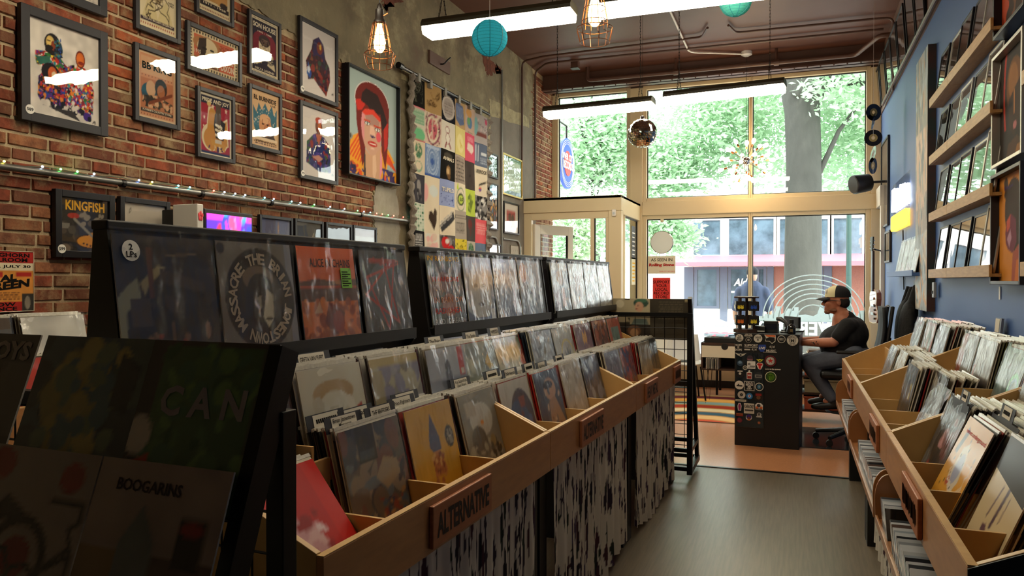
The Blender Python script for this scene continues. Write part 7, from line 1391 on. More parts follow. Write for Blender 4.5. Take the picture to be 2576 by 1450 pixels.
MB().box((x0 + .01, -.012, .575), (x1 - .01, .3, .715)).build('drawer', mk('drawer_cream', '#d6cbb4', .5), cb, bevel=.002); MB().lathe([(.04, -.014), (.04, -.0125)], (.08, 0, .71), 16, 'y').build('finger_notch', M_black, cb)
for x in (x0 + .05, x1 - .05):
    for y in (.05, .35): MB().tube([(x - .03, y, .42), (x, y, .005), (x + .03, y, .42)], .005, 6).build('hairpin_leg', M_wire, cb)
for k in range(7):
    o = link('record_sleeve', _fm[k % 4]); o.location = (-.98 + k * .022, 9.41 + .0, .441); o.rotation_euler = (0, 0, R(87)); o.scale = (.9, 1, .4); o.color = (*lin(['#cfc9bd', '#b8b0a0', '#8a8a8a', '#d9d4c8', '#6a6a6a', '#c0b8a8', '#a8a29a'][k]), 1); tag(o, 'record leaning in the open shelf of the drawer cabinet', 'record', 'records in the drawer cabinet')
tt = thing('turntable', 'black record player on the drawer cabinet', 'record player', (-.80, 9.54, .75), (0, 0, R(-3))); MB().box((-.22, -.15, 0), (.22, .15, .06)).build('plinth', M_black, tt, bevel=.004); MB().lathe([(.13, .06), (.13, .075)], (-.05, 0, 0), 28).build('platter', M_chrome, tt); MB().box((-.22, -.15, .08), (.22, .15, .11)).build('dust_cover', pane('acrylic', .8, .02, '#e8eef2', None, .08), tt); MB().tube([(.15, .1, .08), (.12, 0, .085), (.05, -.05, .082)], .005, 6).build('tone_arm', M_chrome, tt)
wt = thing('window_table', 'low white bench table running along the shop window', 'table', (-1.25, 10.4, 0), (0, 0, 0)); MB().box((-.7, -.25, .50), (2.0, .3, .54)).build('table_top', mk('table_white', '#e6e6e2', .4), wt, bevel=.006)
for x in (-.62, .3, 1.2, 1.9):
    for y in (-.2, .25): MB().tube([(x, y, 0), (x, y, .5)], .016, 8).build('leg', M_wire, wt)
def chair(label, loc, rz, col):
    t = thing('shell_chair', label, 'chair', loc, (0, 0, R(rz)), 'window chairs'); m = mk('chair_' + col[1:], col, .4)
    mb = MB(); n = 12; vs = []; pr = [(-.2, .44), (-.1, .42), (.05, .415), (.16, .43), (.2, .5), (.22, .6), (.23, .72), (.23, .8)]
    for j, (y, z) in enumerate(pr):
        for i in range(n): f = i / (n - 1) * 2 - 1; vs.append((f * (.22 if j < 5 else .21 - .01 * (j - 5)), y - .05 * f * f * (j > 3), z + .04 * f * f * (j < 4)))
    mb.add(vs, [(j * n + i, j * n + i + 1, (j + 1) * n + i + 1, (j + 1) * n + i) for j in range(len(pr) - 1) for i in range(n - 1)])
    o = mb.build('seat_shell', m, t, smooth=True); o.modifiers.new('t', 'SOLIDIFY').thickness = .012
    for x in (-.15, .15):
        for y in (-.13, .13): MB().tube([(x, y, .42), (x * 1.35, y * 1.35, 0)], .011, 8).build('leg', M_wire, t)
chair('white shell chair with black legs beside the drawer cabinet', (-1.28, 9.7, .008), 20, '#dcdcd8'); chair('white shell chair by the window under the mirrored lettering', (-1.72, 9.75, .002), -30, '#e2e2de')
wb = thing('shoe_bench', 'low stack of paperwork shelves behind the seated man', 'shelf unit', (.35, 8.7, 0), (0, 0, 0))
for z in (.12, .3, .48, .66): MB().box((-.3, -.18, z), (.32, .18, z + .02)).build('shelf', M_wal, wb)
for x in (-.3, .3): MB().box((x, -.18, 0), (x + .02, .18, .66)).build('side', M_wal, wb)
for z, cc in ((.14, '#a84a2c'), (.32, '#8a7a5a'), (.5, '#b0502f')):
    o = thing('storage_box', 'storage box on the %s shelf behind the seated man' % {'#a84a2c': 'lowest', '#8a7a5a': 'middle', '#b0502f': 'upper'}[cc], 'box', (.3, 8.68, z + .0005), (0, 0, 0)); MB().box((-.2, -.14, 0), (.2, .14, .12)).build('body', mk('box_' + cc[1:], cc, .7), o, bevel=.004); MB().box((-.21, -.15, .12), (.21, .15, .14)).build('lid', mk('box_' + cc[1:], cc, .7), o, bevel=.003)
st = thing('paper_stack', 'stack of papers and folders on the shelf unit by the man', 'papers', (.28, 8.68, .681), (0, 0, 0))
for k in range(6): MB().box((-.16 + .01 * (k % 3), -.12, .014 * k), (.16 - .008 * (k % 2), .12, .014 * k + .0125)).build('folder', mk('folder_%d' % (k % 3), ['#d8d4c8', '#8a6a4a', '#5a4030'][k % 3], .7), st)
mt_ = thing('chair_mat', 'dark plastic mat under the office chair', 'mat', (.28, 7.75, .003), (0, 0, 0)); MB().box((-.42, -.5, 0), (.52, .5, .006)).build('sheet', mk('mat_black', '#1e2226', .15), mt_, bevel=.002)

# ================================================================== PEOPLE
def blob(name, prims, mat, parent, vox=.007, sm=6):
    mb = MB()
    for q in prims:
        if q[0] == 'c':
            _, a, b, r0, r1 = q; a, b = Vector(a), Vector(b); n = max(3, int((b - a).length / .03)); mb.tube([a + (b - a) * i / n for i in range(n + 1)], [r0 + (r1 - r0) * i / n for i in range(n + 1)], 14)
            mb.ball(a, r0, 14, 9); mb.ball(b, r1, 14, 9)
        elif q[0] == 'e': m2 = MB().ball((0, 0, 0), q[2], 18, 12); M = Matrix.Translation(q[1]) @ Euler([R(v) for v in (q[3] if len(q) > 3 else (0, 0, 0))]).to_matrix().to_4x4(); m2.xf(M); mb.add(m2.v, m2.f)
    me = mb.mesh(name); o = bpy.data.objects.new('tmp', me); COL.objects.link(o); rm = o.modifiers.new('r', 'REMESH'); rm.mode = 'VOXEL'; rm.voxel_size = vox; s = o.modifiers.new('s', 'SMOOTH'); s.iterations = sm; s.factor = .5
    dg = bpy.context.evaluated_depsgraph_get(); m2 = bpy.data.meshes.new_from_object(o.evaluated_get(dg)); bpy.data.objects.remove(o)
    org = Vector(ORG.get(parent, (0, 0, 0))); m2.transform(Matrix.Translation(-org)); m2.name = name; m2.materials.clear(); m2.materials.append(mat); m2.polygons.foreach_set('use_smooth', [True] * len(m2.polygons))
    r = link(name, m2, parent); ORG[r] = tuple(org); return r
M_skin = mk('skin', '#b9775a', .5, vary=(30, .25, '#a5634a'), spec=.4); M_skin.node_tree.nodes['Principled BSDF'].inputs['Subsurface Weight'].default_value = .08
M_tee = mk('black_cotton', '#141416', .9, vary=(9, .3, '#0e0e10'), bump=(7, .35, .02)); M_jean = mk('grey_denim', '#5d626e', .85, vary=(10, .4, '#444852'), bump=(9, .4, .02)); M_shoe = mk('black_shoe', '#121212', .45)
PY = 7.58
def Q(px, py, dy=0): return onY(px, py, PY + dy)
pe = thing('person', 'man in a black T-shirt and trucker cap seated at the counter', 'person', (Q(2120, 890).x, PY, .0))
H = Q(2104, 757); V = Vector
sh_n, sh_f = Q(2132, 822, -.17), Q(2132, 822, .17); el_n, el_f = Q(2097, 862, -.20), Q(2090, 858, .2); wr_n, wr_f = Q(2022, 863, -.10), Q(2018, 856, .08)
hp = Q(2138, 893); hip_n, hip_f = hp + V((0, -.09, 0)), hp + V((0, .09, 0)); kn_n, kn_f = Q(2036, 917, -.11), Q(2030, 909, .10); an_n, an_f = Q(2090, 1000, -.10), Q(2080, 988, .10)
nb, ch, wa = Q(2122, 806), Q(2128, 838), Q(2124, 874)
skin = [('e', H + V((.012, 0, .022)), (.098, .076, .102)), ('e', H + V((-.035, 0, -.045)), (.066, .058, .075)), ('e', H + V((-.072, 0, -.098)), (.03, .032, .024)), ('c', H + V((-.098, 0, .005)), H + V((-.121, 0, -.033)), .009, .0125), ('e', H + V((-.112, 0, -.038)), (.014, .018, .01)),
        ('c', H + V((-.088, -.034, .022)), H + V((-.088, .034, .022)), .013, .013), ('e', H + V((.018, -.078, -.015)), (.02, .009, .032), (0, -12, 0)), ('e', H + V((.018, .078, -.015)), (.02, .009, .032), (0, -12, 0)), ('c', H + V((-.098, -.02, -.07)), H + V((-.098, .02, -.07)), .007, .007), ('c', H + V((-.096, -.016, -.082)), H + V((-.096, .016, -.082)), .007, .007), ('e', H + V((-.07, -.04, -.03)), (.03, .022, .028)), ('e', H + V((-.07, .04, -.03)), (.03, .022, .028)),
        ('c', H + V((.03, 0, -.07)), nb + V((0, 0, .02)), .056, .06), ('c', nb, wa, .1, .12), ('c', wa, hp, .12, .12), ('c', sh_n, sh_f, .05, .05)]
for a, b, c_, s in ((sh_n, el_n, wr_n, -1), (sh_f, el_f, wr_f, 1)):
    skin += [('c', a, b, .052, .042), ('c', b, b + (c_ - b) * .35, .043, .045), ('c', b + (c_ - b) * .35, c_, .045, .027)]
    pd = (c_ - b).normalized(); side = V((0, 1, 0)); pc = c_ + pd * .05 + V((0, 0, -.004)); skin += [('c', c_, pc, .027, .03), ('e', pc, (.045, .038, .016))]
    for k, (o_, l_) in enumerate(((-.03, .062), (-.011, .074), (.009, .07), (.027, .054))):
        f0 = pc + pd * .03 + side * o_; f1 = f0 + pd * l_ * .55 + V((0, 0, .008)); f2 = f1 + pd * l_ * .3 + V((0, 0, -.016)); skin += [('c', f0, f1, .0095, .009), ('c', f1, f2, .009, .0075)]
    t0 = c_ + pd * .025 + side * (-.03 if s > 0 else .03); skin += [('c', t0, t0 + pd * .035 + side * (-.028 if s > 0 else .028), .012, .011), ('c', t0 + pd * .035 + side * (-.028 if s > 0 else .028), t0 + pd * .066 + side * (-.034 if s > 0 else .034), .011, .009)]
for a, k_, n_ in ((hip_n, kn_n, an_n), (hip_f, kn_f, an_f)): skin += [('c', a, k_, .07, .05), ('c', k_, n_, .05, .035), ('c', n_, n_ + V((-.04, 0, -.04)), .035, .03)]
body = blob('body', skin, M_skin, pe, .0065, 5)
tee = [('c', nb + V((.015, 0, .0)), ch, .095, .135), ('e', ch + V((.03, 0, -.01)), (.165, .215, .155)), ('e', Q(2114, 862), (.19, .2, .165)), ('c', wa, hp + V((.0, 0, .03)), .165, .158), ('c', sh_n + V((.03, .04, 0)), sh_f + V((.03, -.04, 0)), .078, .078), ('e', Q(2148, 832), (.115, .19, .13)), ('e', Q(2100, 880), (.125, .16, .09))]
for a, b in ((sh_n, el_n), (sh_f, el_f)): tee += [('c', a, a + (b - a) * .62, .078, .066)]
blob('t_shirt', tee, M_tee, pe, .009, 5)
MB().tube([nb + V((.005 + .066 * math.cos(k * .5236),   .066 * math.sin(k * .5236), .058 - .02 * (math.cos(k * .5236) < 0))) for k in range(13)], .008, 8, False).build('collar', M_tee, pe, smooth=True)
jn = [('c', hip_n, hip_f, .125, .125), ('e', hp + V((.03, 0, .0)), (.16, .18, .11))]
for a, k_, n_ in ((hip_n, kn_n, an_n), (hip_f, kn_f, an_f)): jn += [('c', a, k_, .102, .075), ('c', k_, k_ + (n_ - k_) * .4, .074, .068), ('c', k_ + (n_ - k_) * .4, n_, .068, .055)]
blob('jeans', jn, M_jean, pe, .009, 4)
for n_, w_ in ((an_n, 'near'), (an_f, 'far')): f = n_ + V((0, 0, -.075)); blob('shoe', [('c', f + V((.045, 0, .01)), f + V((-.09, 0, -.012)), .042, .036), ('c', f + V((-.09, 0, -.012)), f + V((-.145, 0, -.018)), .036, .026), ('c', f + V((.02, 0, .03)), n_ + V((.01, 0, -.01)), .042, .043)], M_shoe, pe, .007, 4)
# cap, glasses, hair, beard
M_capb = mk('cap_black', '#131315', .85); M_capc = mk('cap_cream', '#d9cfa4', .85)
cap = MB(); n, m = 24, 8; vs = []
for j in range(m + 1):
    a = R(90) * j / m
    for k in range(n): t_ = 2 * math.pi * k / n; vs.append(H + V((.012 + .112 * math.cos(a) * math.cos(t_), .088 * math.cos(a) * math.sin(t_), .035 + .108 * math.sin(a) ** .8)))
cap.add(vs, [(j * n + k, j * n + (k + 1) % n, (j + 1) * n + (k + 1) % n, (j + 1) * n + k) for j in range(m) for k in range(n)])
cap.mi = [1 if 7 <= (i % n) <= 16 and i // n < 7 else 0 for i in range(len(cap.f))]
cp_ = cap.build('cap', [M_capb, M_capc], pe, smooth=True)
br = MB(); vs = []
for j in range(6):
    for k in range(9): f = k / 8 * 2 - 1; u_ = j / 5; vs.append(H + V((-.085 - .095 * u_ * (1 - .35 * f * f) + .03 * f * f, .078 * f * (1 - .12 * u_), .037 - .022 * u_ - .016 * f * f)))
o = br.add(vs, [(j * 9 + k, j * 9 + k + 1, (j + 1) * 9 + k + 1, (j + 1) * 9 + k) for j in range(5) for k in range(8)]).build('cap_brim', M_capb, pe, smooth=True); o.modifiers.new('t', 'SOLIDIFY').thickness = .004
MB().ball(H + V((-.085, -.02, .085)), (.012, .03, .025), 10, 8).build('cap_patch', M_stick, pe)
blob('hair', [('e', H + V((.055, 0, -.015)), (.062, .078, .06)), ('e', H + V((.03, -.06, .0)), (.03, .02, .03)), ('e', H + V((.03, .06, .0)), (.03, .02, .03))], mk('dark_hair', '#1e1712', .8, bump=(60, .5, .006)), pe, .007, 2)
blob('beard', [('e', H + V((-.075, 0, -.103)), (.031, .034, .022)), ('e', H + V((-.03, -.05, -.085)), (.035, .011, .016)), ('e', H + V((-.03, .05, -.085)), (.035, .011, .016)), ('c', H + V((-.1, -.02, -.06)), H + V((-.1, .02, -.06)), .005, .005)], mk('stubble', '#8a5f48', .85, bump=(80, .5, .004)), pe, .006, 2)
gl = MB()
for s in (-1, 1):
    cc = H + V((-.104, s * .034, .0)); gl.tube([cc + V((.004 * math.cos(k * .5236) ** 2, .027 * math.cos(k * .5236), .019 * math.sin(k * .5236))) for k in range(13)], .003, 6, False); gl.tube([H + V((-.098, s * .06, .004)), H + V((-.04, s * .082, .006)), H + V((.025, s * .084, .0))], .0028, 6)
gl.tube([H + V((-.108, -.008, .004)), H + V((-.108, .008, .004))], .0028, 6); g_o = gl.build('glasses', M_black, pe)
for s in (-1, 1): MB().lathe([(.025, 0), (.025, .0015)], H + V((-.1035, s * .034, .0)), 14, 'x').build('lens', mk('dark_lens', '#20160f', .05, coat=1), g_o)
tp = (el_n + wr_n) / 2 + V((0, -.0445, .002)); mb = MB(); r_ = random.Random(4)
for k in range(16): a = tp + V((r_.uniform(-.06, .06), .004, r_.uniform(-.012, .014))); mb.tube([a, a + V((r_.uniform(-.015, .015), 0, r_.uniform(-.012, .012)))], .0035, 5)
mb.build('tattoo', mk('tattoo_ink', '#2a2624', .6), body)
# office chair
och = thing('office_chair', 'black mesh back office chair under the seated man', 'office chair', (hp.x + .0, PY, .009)); cxx = hp.x; zs = hp.z - .135
M_mesh = mk('chair_mesh', '#23262a', .7); MB().box((cxx - .26, PY - .24, zs - .07), (cxx + .2, PY + .24, zs)).build('seat', M_black, och, bevel=.03, seg=3)
mb = MB(); vs = []
for j in range(8):
    for k in range(9): f = k / 8 * 2 - 1; u_ = j / 7; vs.append((cxx + .25 + .05 * u_ - .04 * f * f + .03 * math.sin(u_ * 3), PY + .22 * f * (1 - .1 * u_), zs + .1 + .48 * u_))
o = mb.add(vs, [(j * 9 + k, j * 9 + k + 1, (j + 1) * 9 + k + 1, (j + 1) * 9 + k) for j in range(7) for k in range(8)]).build('backrest', M_mesh, och, smooth=True); o.modifiers.new('t', 'SOLIDIFY').thickness = .02
MB().tube([(cxx + .27, PY - .2, zs + .1), (cxx + .33, PY - .2, zs + .58), (cxx + .33, PY + .2, zs + .58), (cxx + .27, PY + .2, zs + .1)], .016, 8).build('back_frame', M_black, och); MB().tube([(cxx + .1, PY, zs - .05), (cxx + .3, PY, zs - .02), (cxx + .32, PY, zs + .3)], .022, 8).build('back_stem', M_black, och)
for s in (-1, 1):
    MB().tube(bend([(cxx + .05, PY + s * .24, zs - .03), (cxx + .05, PY + s * .29, zs - .03), (cxx + .05, PY + s * .29, zs + .17)], .03), .014, 8).build('arm_post', M_black, och); MB().box((cxx - .13, PY + s * .29 - .035, zs + .165), (cxx + .16, PY + s * .29 + .035, zs + .195)).build('armrest', M_black, och, bevel=.012)
MB().lathe([(.03, .12), (.03, .35), (.018, .35), (.018, zs - .06)], (cxx, PY, 0), 14).build('gas_lift', M_black, och)
MB().tube([(cxx + .2 * math.cos(k * .3927), PY + .2 * math.sin(k * .3927), .30) for k in range(17)], .011, 8, False).build('foot_ring', M_black, och)
for k in range(3): a = k * 2.094; MB().tube([(cxx, PY, .30), (cxx + .2 * math.cos(a), PY + .2 * math.sin(a), .30)], .008, 6).build('ring_spoke', M_black, och)
for k in range(5):
    a = k * 1.2566 + .3; l = MB().tube([(cxx, PY, .13), (cxx + .3 * math.cos(a), PY + .3 * math.sin(a), .085)], [.026, .018], 8).build('base_leg', M_black, och); MB().lathe([(.03, -.02), (.03, .02)], (cxx + .3 * math.cos(a), PY + .3 * math.sin(a), .04), 14, 'y').build('caster', M_black, l)
# passer-by outside, seen from behind
po = thing('person', 'person in a navy shirt and dark cap seen from behind outside', 'person', (onY(1892, 760, 12.0).x, 12.0, -.02)); OX, OY = onY(1892, 760, 12.0).x, 12.0
hz = onY(1893, 692, 12.0).z; h2 = V((OX, OY, hz)); k = hz - 1.62
b2 = [('e', h2, (.078, .098, .115)), ('c', h2 + V((0, 0, -.06)), h2 + V((0, 0, -.19)), .056, .062), ('c', h2 + V((-.17, 0, -.26)), h2 + V((.17, 0, -.26)), .06, .06), ('c', h2 + V((0, 0, -.26)), h2 + V((0, 0, -.6)), .15, .14)]
for s in (-1, 1): b2 += [('c', h2 + V((s * .19, 0, -.27)), h2 + V((s * .25, .02, -.55)), .055, .042), ('c', h2 + V((s * .25, .02, -.55)), h2 + V((s * .24, .08, -.8)), .042, .03), ('e', h2 + V((s * .24, .1, -.87)), (.03, .02, .06)), ('c', h2 + V((s * .09, 0, -.75)), h2 + V((s * .1, 0, -1.18)), .08, .055), ('c', h2 + V((s * .1, 0, -1.18)), (OX + s * .1, OY, .06), .055, .04), ('c', (OX + s * .1, OY - .04, .03), (OX + s * .11, OY + .14, .02), .042, .036)]
blob('body', b2, mk('pale_skin', '#c79a84', .5), po, .011, 4)
s2 = [('c', h2 + V((-.17, 0, -.255)), h2 + V((.17, 0, -.255)), .085, .085), ('c', h2 + V((0, 0, -.25)), h2 + V((0, 0, -.78)), .175, .165), ('e', h2 + V((0, 0, -.4)), (.22, .13, .2))]
for s in (-1, 1): s2 += [('c', h2 + V((s * .18, 0, -.27)), h2 + V((s * .235, .015, -.5)), .08, .068)]
blob('t_shirt', s2, mk('navy_shirt', '#46506c', .9), po, .013, 4); tr_ = []
for s in (-1, 1): tr_ += [('c', h2 + V((s * .09, 0, -.76)), h2 + V((s * .1, 0, -1.18)), .105, .078), ('c', h2 + V((s * .1, 0, -1.18)), (OX + s * .1, OY, .12), .078, .06)]
blob('trousers', tr_, mk('dark_trousers', '#23252c', .9), po, .013, 3)
blob('cap', [('e', h2 + V((0, 0, .045)), (.09, .112, .085)), ('c', h2 + V((-.05, .1, .05)), h2 + V((.05, .1, .05)), .022, .022), ('e', h2 + V((0, .15, .04)), (.08, .07, .012))], mk('cap_navy', '#20242e', .85), po, .009, 3)

# ================================================================== RIGHT WALL
M_oak = mk('oak_shelf', '#b08a54', .55, vary=(9, .5, '#8e6a3a'), aniso=(6, 1, 8)); M_silv = mk('frame_silver', '#a8a49c', .35, metal=.6)
M_pg2 = pane('frame_glass', 1.2, .02, '#ffffff', (2.0, .1), .06)
sy0, sy1 = onX(2490, 300, .95).y, onX(2337, 300, .95).y
shz = [(onX(2338, 272, .95).z, 'top'), (onX(2337, 416, .95).z, 'second'), (onX(2338, 558, .95).z, 'third'), (onX(2337, 700, .95).z, 'lowest')]
ARTS = [[('f', '#5a544c'), ('n', 4, .3, 2)], [('f', '#6c6a62'), ('r', .2, .2, .8, .8, '#4a4640')], [('f', '#3c3a3a'), ('e', .5, .55, .3, .3, '#6a5c50')], [('f', '#7a7468'), ('b', 20, 0, 0, 1, 1, .06, .16, ['#5a5650', '#8a8478'], 3)], [('f', '#4a4a50'), ('r', .1, .1, .9, .6, '#5c5c62')]]
for si, (z, nm) in enumerate(shz):
    t = thing('picture_ledge', 'oak picture ledge on the blue wall, %s of four' % nm, 'shelf', (XR, (sy0 + sy1) / 2, z), None, 'oak picture ledges'); jy = sy0 + .62 * (sy1 - sy0)
    for a, b in ((sy0, jy - .002), (jy + .002, sy1)):
        MB().box((.95, a, z), (.965, b, z + .065)).box((.965, a, z), (XR, b, z + .018)).build('ledge_board', M_oak, t, bevel=.002)
    n = 5; pos = [.08, .27, .47, .67, .87]
    for k in range(n):
        w = .33 if k not in (0, 2) else .345; y = sy0 + (sy1 - sy0) * (.02 + .193 * k + .09) ; h = .36 + (.03 if k == 0 else 0)
        xb = .972; ln_ = R(7.5); fm = [M_fblk, M_fgrey, M_fblk, M_silv, M_fblk][(k + si) % 5] if k else M_silv
        # frames stand on the ledge and lean back on the wall
        framed_at('framed_record_print', 'framed glazed print on the %s oak ledge, number %s from the canvases' % (nm, ['one', 'two', 'three', 'four', 'five'][k]), (xb + .016 + .001 * (k % 2) * 8, y, z + .0195), (-ln_, 0, R(-90)), w, h, .016, .014, ARTS[(k + 2 * si) % 5], 20, 20, fm, (), True, 'framed prints on the oak ledges', 'framed print', None, M_pg2)
for si, (z, nm) in enumerate(shz[:1] + shz[1:2] + shz[3:]):
    ye = onX(2568, 300, .95).y; t = thing('picture_ledge', 'end of an oak ledge at the right edge of the photo, %s' % ['upper', 'middle', 'lower'][si], 'shelf', (XR, ye - .4, z), None, 'oak ledges at the right edge')
    MB().box((.95, ye - .8, z), (.965, ye, z + .065)).box((.965, ye - .8, z), (XR, ye, z + .018)).build('ledge_board', M_oak, t, bevel=.002)
    for k in range(2): framed_at('framed_record_print', 'dark framed print on the %s ledge end at the right edge, %s' % (['upper', 'middle', 'lower'][si], ['first', 'second'][k]), (.99, ye - .2 - .37 * k, z + .0195), (-R(7.5), 0, R(-90)), .33, .36, .016, .014, ARTS[k], 12, 12, M_fblk, (), True, 'framed prints at the right edge', 'framed print', None, M_pg2)
# three canvases
def canvas(label, TL, BR, spec, W=48, fw=.014, fm=None):
    return framed('canvas_painting', label, TL, BR, fw, .075, spec, W, fm=fm or M_silv, glass=False, cat='painting', group='portrait canvases', wall='R', xw=XR - .001) if False else None
def canvas_at(label, y0, y1, z0, z1, spec, fm):
    return framed_at('canvas_painting', label, (XR - .002, (y0 + y1) / 2, z0), (0, 0, R(-90)), y1 - y0, z1 - z0, .018, .07, spec, 56, 60, fm, (), False, 'portrait canvases on the blue wall', 'painting')
X_ = .97; yl, yr = onX(2494, 300, X_).y, onX(2570, 300, X_).y
z2t, z2b = onX(2490, 155, X_).z, onX(2499, 424, X_).z; z3t, z3b = onX(2488, 446, X_).z, onX(2496, 716, X_).z; z1b = onX(2497, 105, X_).z
canvas_at('dark portrait canvas with a glowing red halo outline', yr, yl, z2b, z2t, [('f', '#2e2620'), ('a', .5, .6, .32, .37, '#a83020', .55), ('r', 0, 0, 1, .3, '#2e2620'), ('e', .5, .66, .26, .24, '#6a4424'), ('e', .46, .7, .16, .16, '#8a5a2c'), ('p', [(.3, .55), (.5, .62), (.72, .7), (.74, .4), (.5, .2), (.34, .3)], '#3a281c'), ('l', .5, .6, .5, .42, .035, '#b0703a'), ('e', .52, .3, .06, .035, '#b06a68'), ('e', .38, .5, .07, .025, '#1c1612'), ('p', [(.2, 0), (.3, .16), (.6, .2), (.8, .1), (.85, 0)], '#4a3220'), ('p', [(.5, 0), (.6, .12), (.85, .1), (.9, 0)], '#8a5c2c'), ('n', 6, .15, 2)], M_silv)
canvas_at('orange portrait canvas of a head in profile', yr + .01, yl + .01, z3b, z3t, [('f', '#c27a24'), ('n', 5, .08, 2), ('e', .52, .66, .3, .28, '#3a2a20'), ('e', .6, .52, .22, .26, '#3a2a20'), ('b', 24, .24, .6, .84, .95, .04, .08, ['#3a2a20'], 3), ('p', [(.3, .56), (.24, .46), (.26, .36), (.34, .3), (.5, .26), (.62, .36), (.6, .56), (.44, .62)], '#6a2a3a'), ('p', [(.28, .56), (.3, .46), (.4, .5), (.42, .62)], '#b84a34'), ('p', [(.3, .4), (.38, .32), (.46, .4), (.42, .48)], '#a87a8a'), ('p', [(.5, .26), (.46, .0), (.98, .0), (.96, .14), (.7, .34)], '#9a4a34'), ('p', [(.56, .0), (.62, .2), (.8, .22), (.98, .1), (.98, 0)], '#c06a2c'), ('k', 14, .2, .86, .7, .98, .012, ['#3a2450'], 4)], M_fgrey)
canvas_at('red portrait canvas cut by the top right corner', yr - .02, yl - .02, z1b, z1b + .6, [('f', '#a8401f'), ('e', .5, .6, .34, .4, '#33241c'), ('e', .5, .5, .22, .3, '#5a3a28'), ('e', .46, .22, .12, .16, '#6a4630'), ('b', 30, .2, .0, .8, .5, .03, .09, ['#33241c', '#2a1c16'], 4), ('e', .55, .3, .06, .02, '#c89a86'), ('n', 6, .12, 2)], M_fblk)
# tall weathered canvas
y0, y1 = onX(2333, 400, .98).y, onX(2304, 400, .98).y; zt, zb = onX(2333, 114, .98).z, onX(2335, 785, .98).z
tp_ = [('f', '#a9b6be'), ('r', 0, .34, 1, .74, '#cdb4a2'), ('r', 0, .3, 1, .4, '#a29a94'), ('r', 0, .7, 1, .8, '#9a9a92'), ('b', 180, 0, 0, 1, 1, .01, .06, ['#7c8890', '#a4a8a4', '#6a7880', '#b8a898', '#c4a080', '#5a6468'], 4), ('k', 60, 0, .02, 1, .3, .02, ['#c8bfae', '#a8b4b8', '#d0a070'], 5), ('b', 40, 0, .1, 1, .95, .004, .012, ['#4a4a4a', '#6a5a50'], 8)]
t = thing('tall_canvas', 'tall narrow weathered canvas hung on the blue wall', 'painting', (XR - .001, (y0 + y1) / 2, zb), (0, 0, R(-90))); w = y1 - y0
MB().box((-w / 2, -.058, 0), (w / 2, 0, zt - zb)).build('stretcher', mk('dark_canvas_edge', '#1f2a26', .7, vary=(5, .7, '#4a2018')), t); mb = MB(); art_grid(mb, tp_, w, zt - zb, 30, 110, -.0595); mb.build('painted_face', mk('impasto', src='attr', rough=.6, bump=(30, .6, .01), coord='pos'), t)
# upper row of frames on the brown band
for i, (a, b) in enumerate(((2194, 2203), (2204, 2214), (2215, 2229), (2230, 2242), (2243, 2257), (2259, 2276), (2280, 2299), (2301, 2322))):
    ya, yb = onX(b, 200, 1.0).y, onX(a, 200, 1.0).y; zb = 3.70
    framed_at('framed_photo', 'black framed photo on the brown band, %s from the window' % ['first', 'second', 'third', 'fourth', 'fifth', 'sixth', 'seventh', 'eighth'][i], (XR - .014, (ya + yb) / 2, zb), (R(4), 0, R(-90)), min(.52, yb - ya), .52, .02, .02, [('f', '#4a3c36'), ('n', 4, .3, i + 1), ('r', .2, .1, .8, .5, '#6a4a3a')], 16, 20, M_fblk, (), True, 'framed photos on the brown band', 'framed photo')
o = MB().tube([(XR - .04, 4.4, 3.655), (XR - .04, 10.3, 3.655)], .016, 8).build('conduit', M_pipeb, smooth=True); tag(o, 'brown conduit along the lower edge of the brown band', 'conduit')
# hanging string of singles
M_vin = mk('vinyl', '#0d0c0d', .25, coat=.4); st = thing('record_garland', 'string of five small vinyl records hanging by the window corner', 'garland', Vector((0, 0, EYE)) + ray(2197, 435) * 8.0)
C0 = Vector((0, 0, EYE)) + ray(2197, 300) * 8.0; MB().tube([(C0.x, C0.y, ZC), (C0.x, C0.y, C0.z - .62)], .0012, 5).build('string', M_white, st)
for i, (py, tx, tz) in enumerate(((284, 10, 0), (306, 38, 20), (347, -8, -10), (388, 68, 12), (416, 12, 26))):
    c = Vector((0, 0, EYE)) + ray(2197, py) * 8.0; c.x, c.y = C0.x, C0.y + .012 * (i - 2); M = Matrix.Translation(c) @ Matrix.Rotation(R(20 + tz), 4, 'Z') @ Matrix.Rotation(R(tx * .4), 4, 'X') @ Matrix.Rotation(R(tx), 4, 'Z')
    mb = MB(); n = 28
    for y in (-.0008, .0008): mb.add([M @ V((r * math.cos(6.2832 * k / n), y, r * math.sin(6.2832 * k / n))) for r in (.019, .088) for k in range(n)], [(k, (k + 1) % n, (k + 1) % n + n, k + n) for k in range(n)])
    o = mb.build('vinyl_record', M_vin, st); mb = MB()
    for y in (-.0014, .0014): mb.add([M @ V((r * math.cos(6.2832 * k / n), y, r * math.sin(6.2832 * k / n))) for r in (.019, .042) for k in range(n)], [(k, (k + 1) % n, (k + 1) % n + n, k + n) for k in range(n)])
    mb.build('record_label', mk('label_%d' % (i % 2), ['#8a7a4a', '#141414'][i % 2], .5), o)
# speaker
c = onY(2168, 462, 10.2); sp_ = thing('wall_speaker', 'black cylindrical speaker mounted in the window corner', 'speaker', c); c2 = V((XR - .04, 10.25, c.z + .02))
d_ = V((-.85, -.45, -.15)).normalized(); MB().tube([c - d_ * .1, c - d_ * .09, c + d_ * .1, c + d_ * .115], [.07, .105, .118, .108], 20).build('cabinet', M_black, sp_, smooth=True); MB().tube([c + d_ * .112, c + d_ * .118], .1, 20).build('grille', M_blackm, sp_); MB().tube([c - d_ * .1, c2, (XR - .005, c2.y, c2.z)], .016, 8).build('bracket', M_black, sp_)
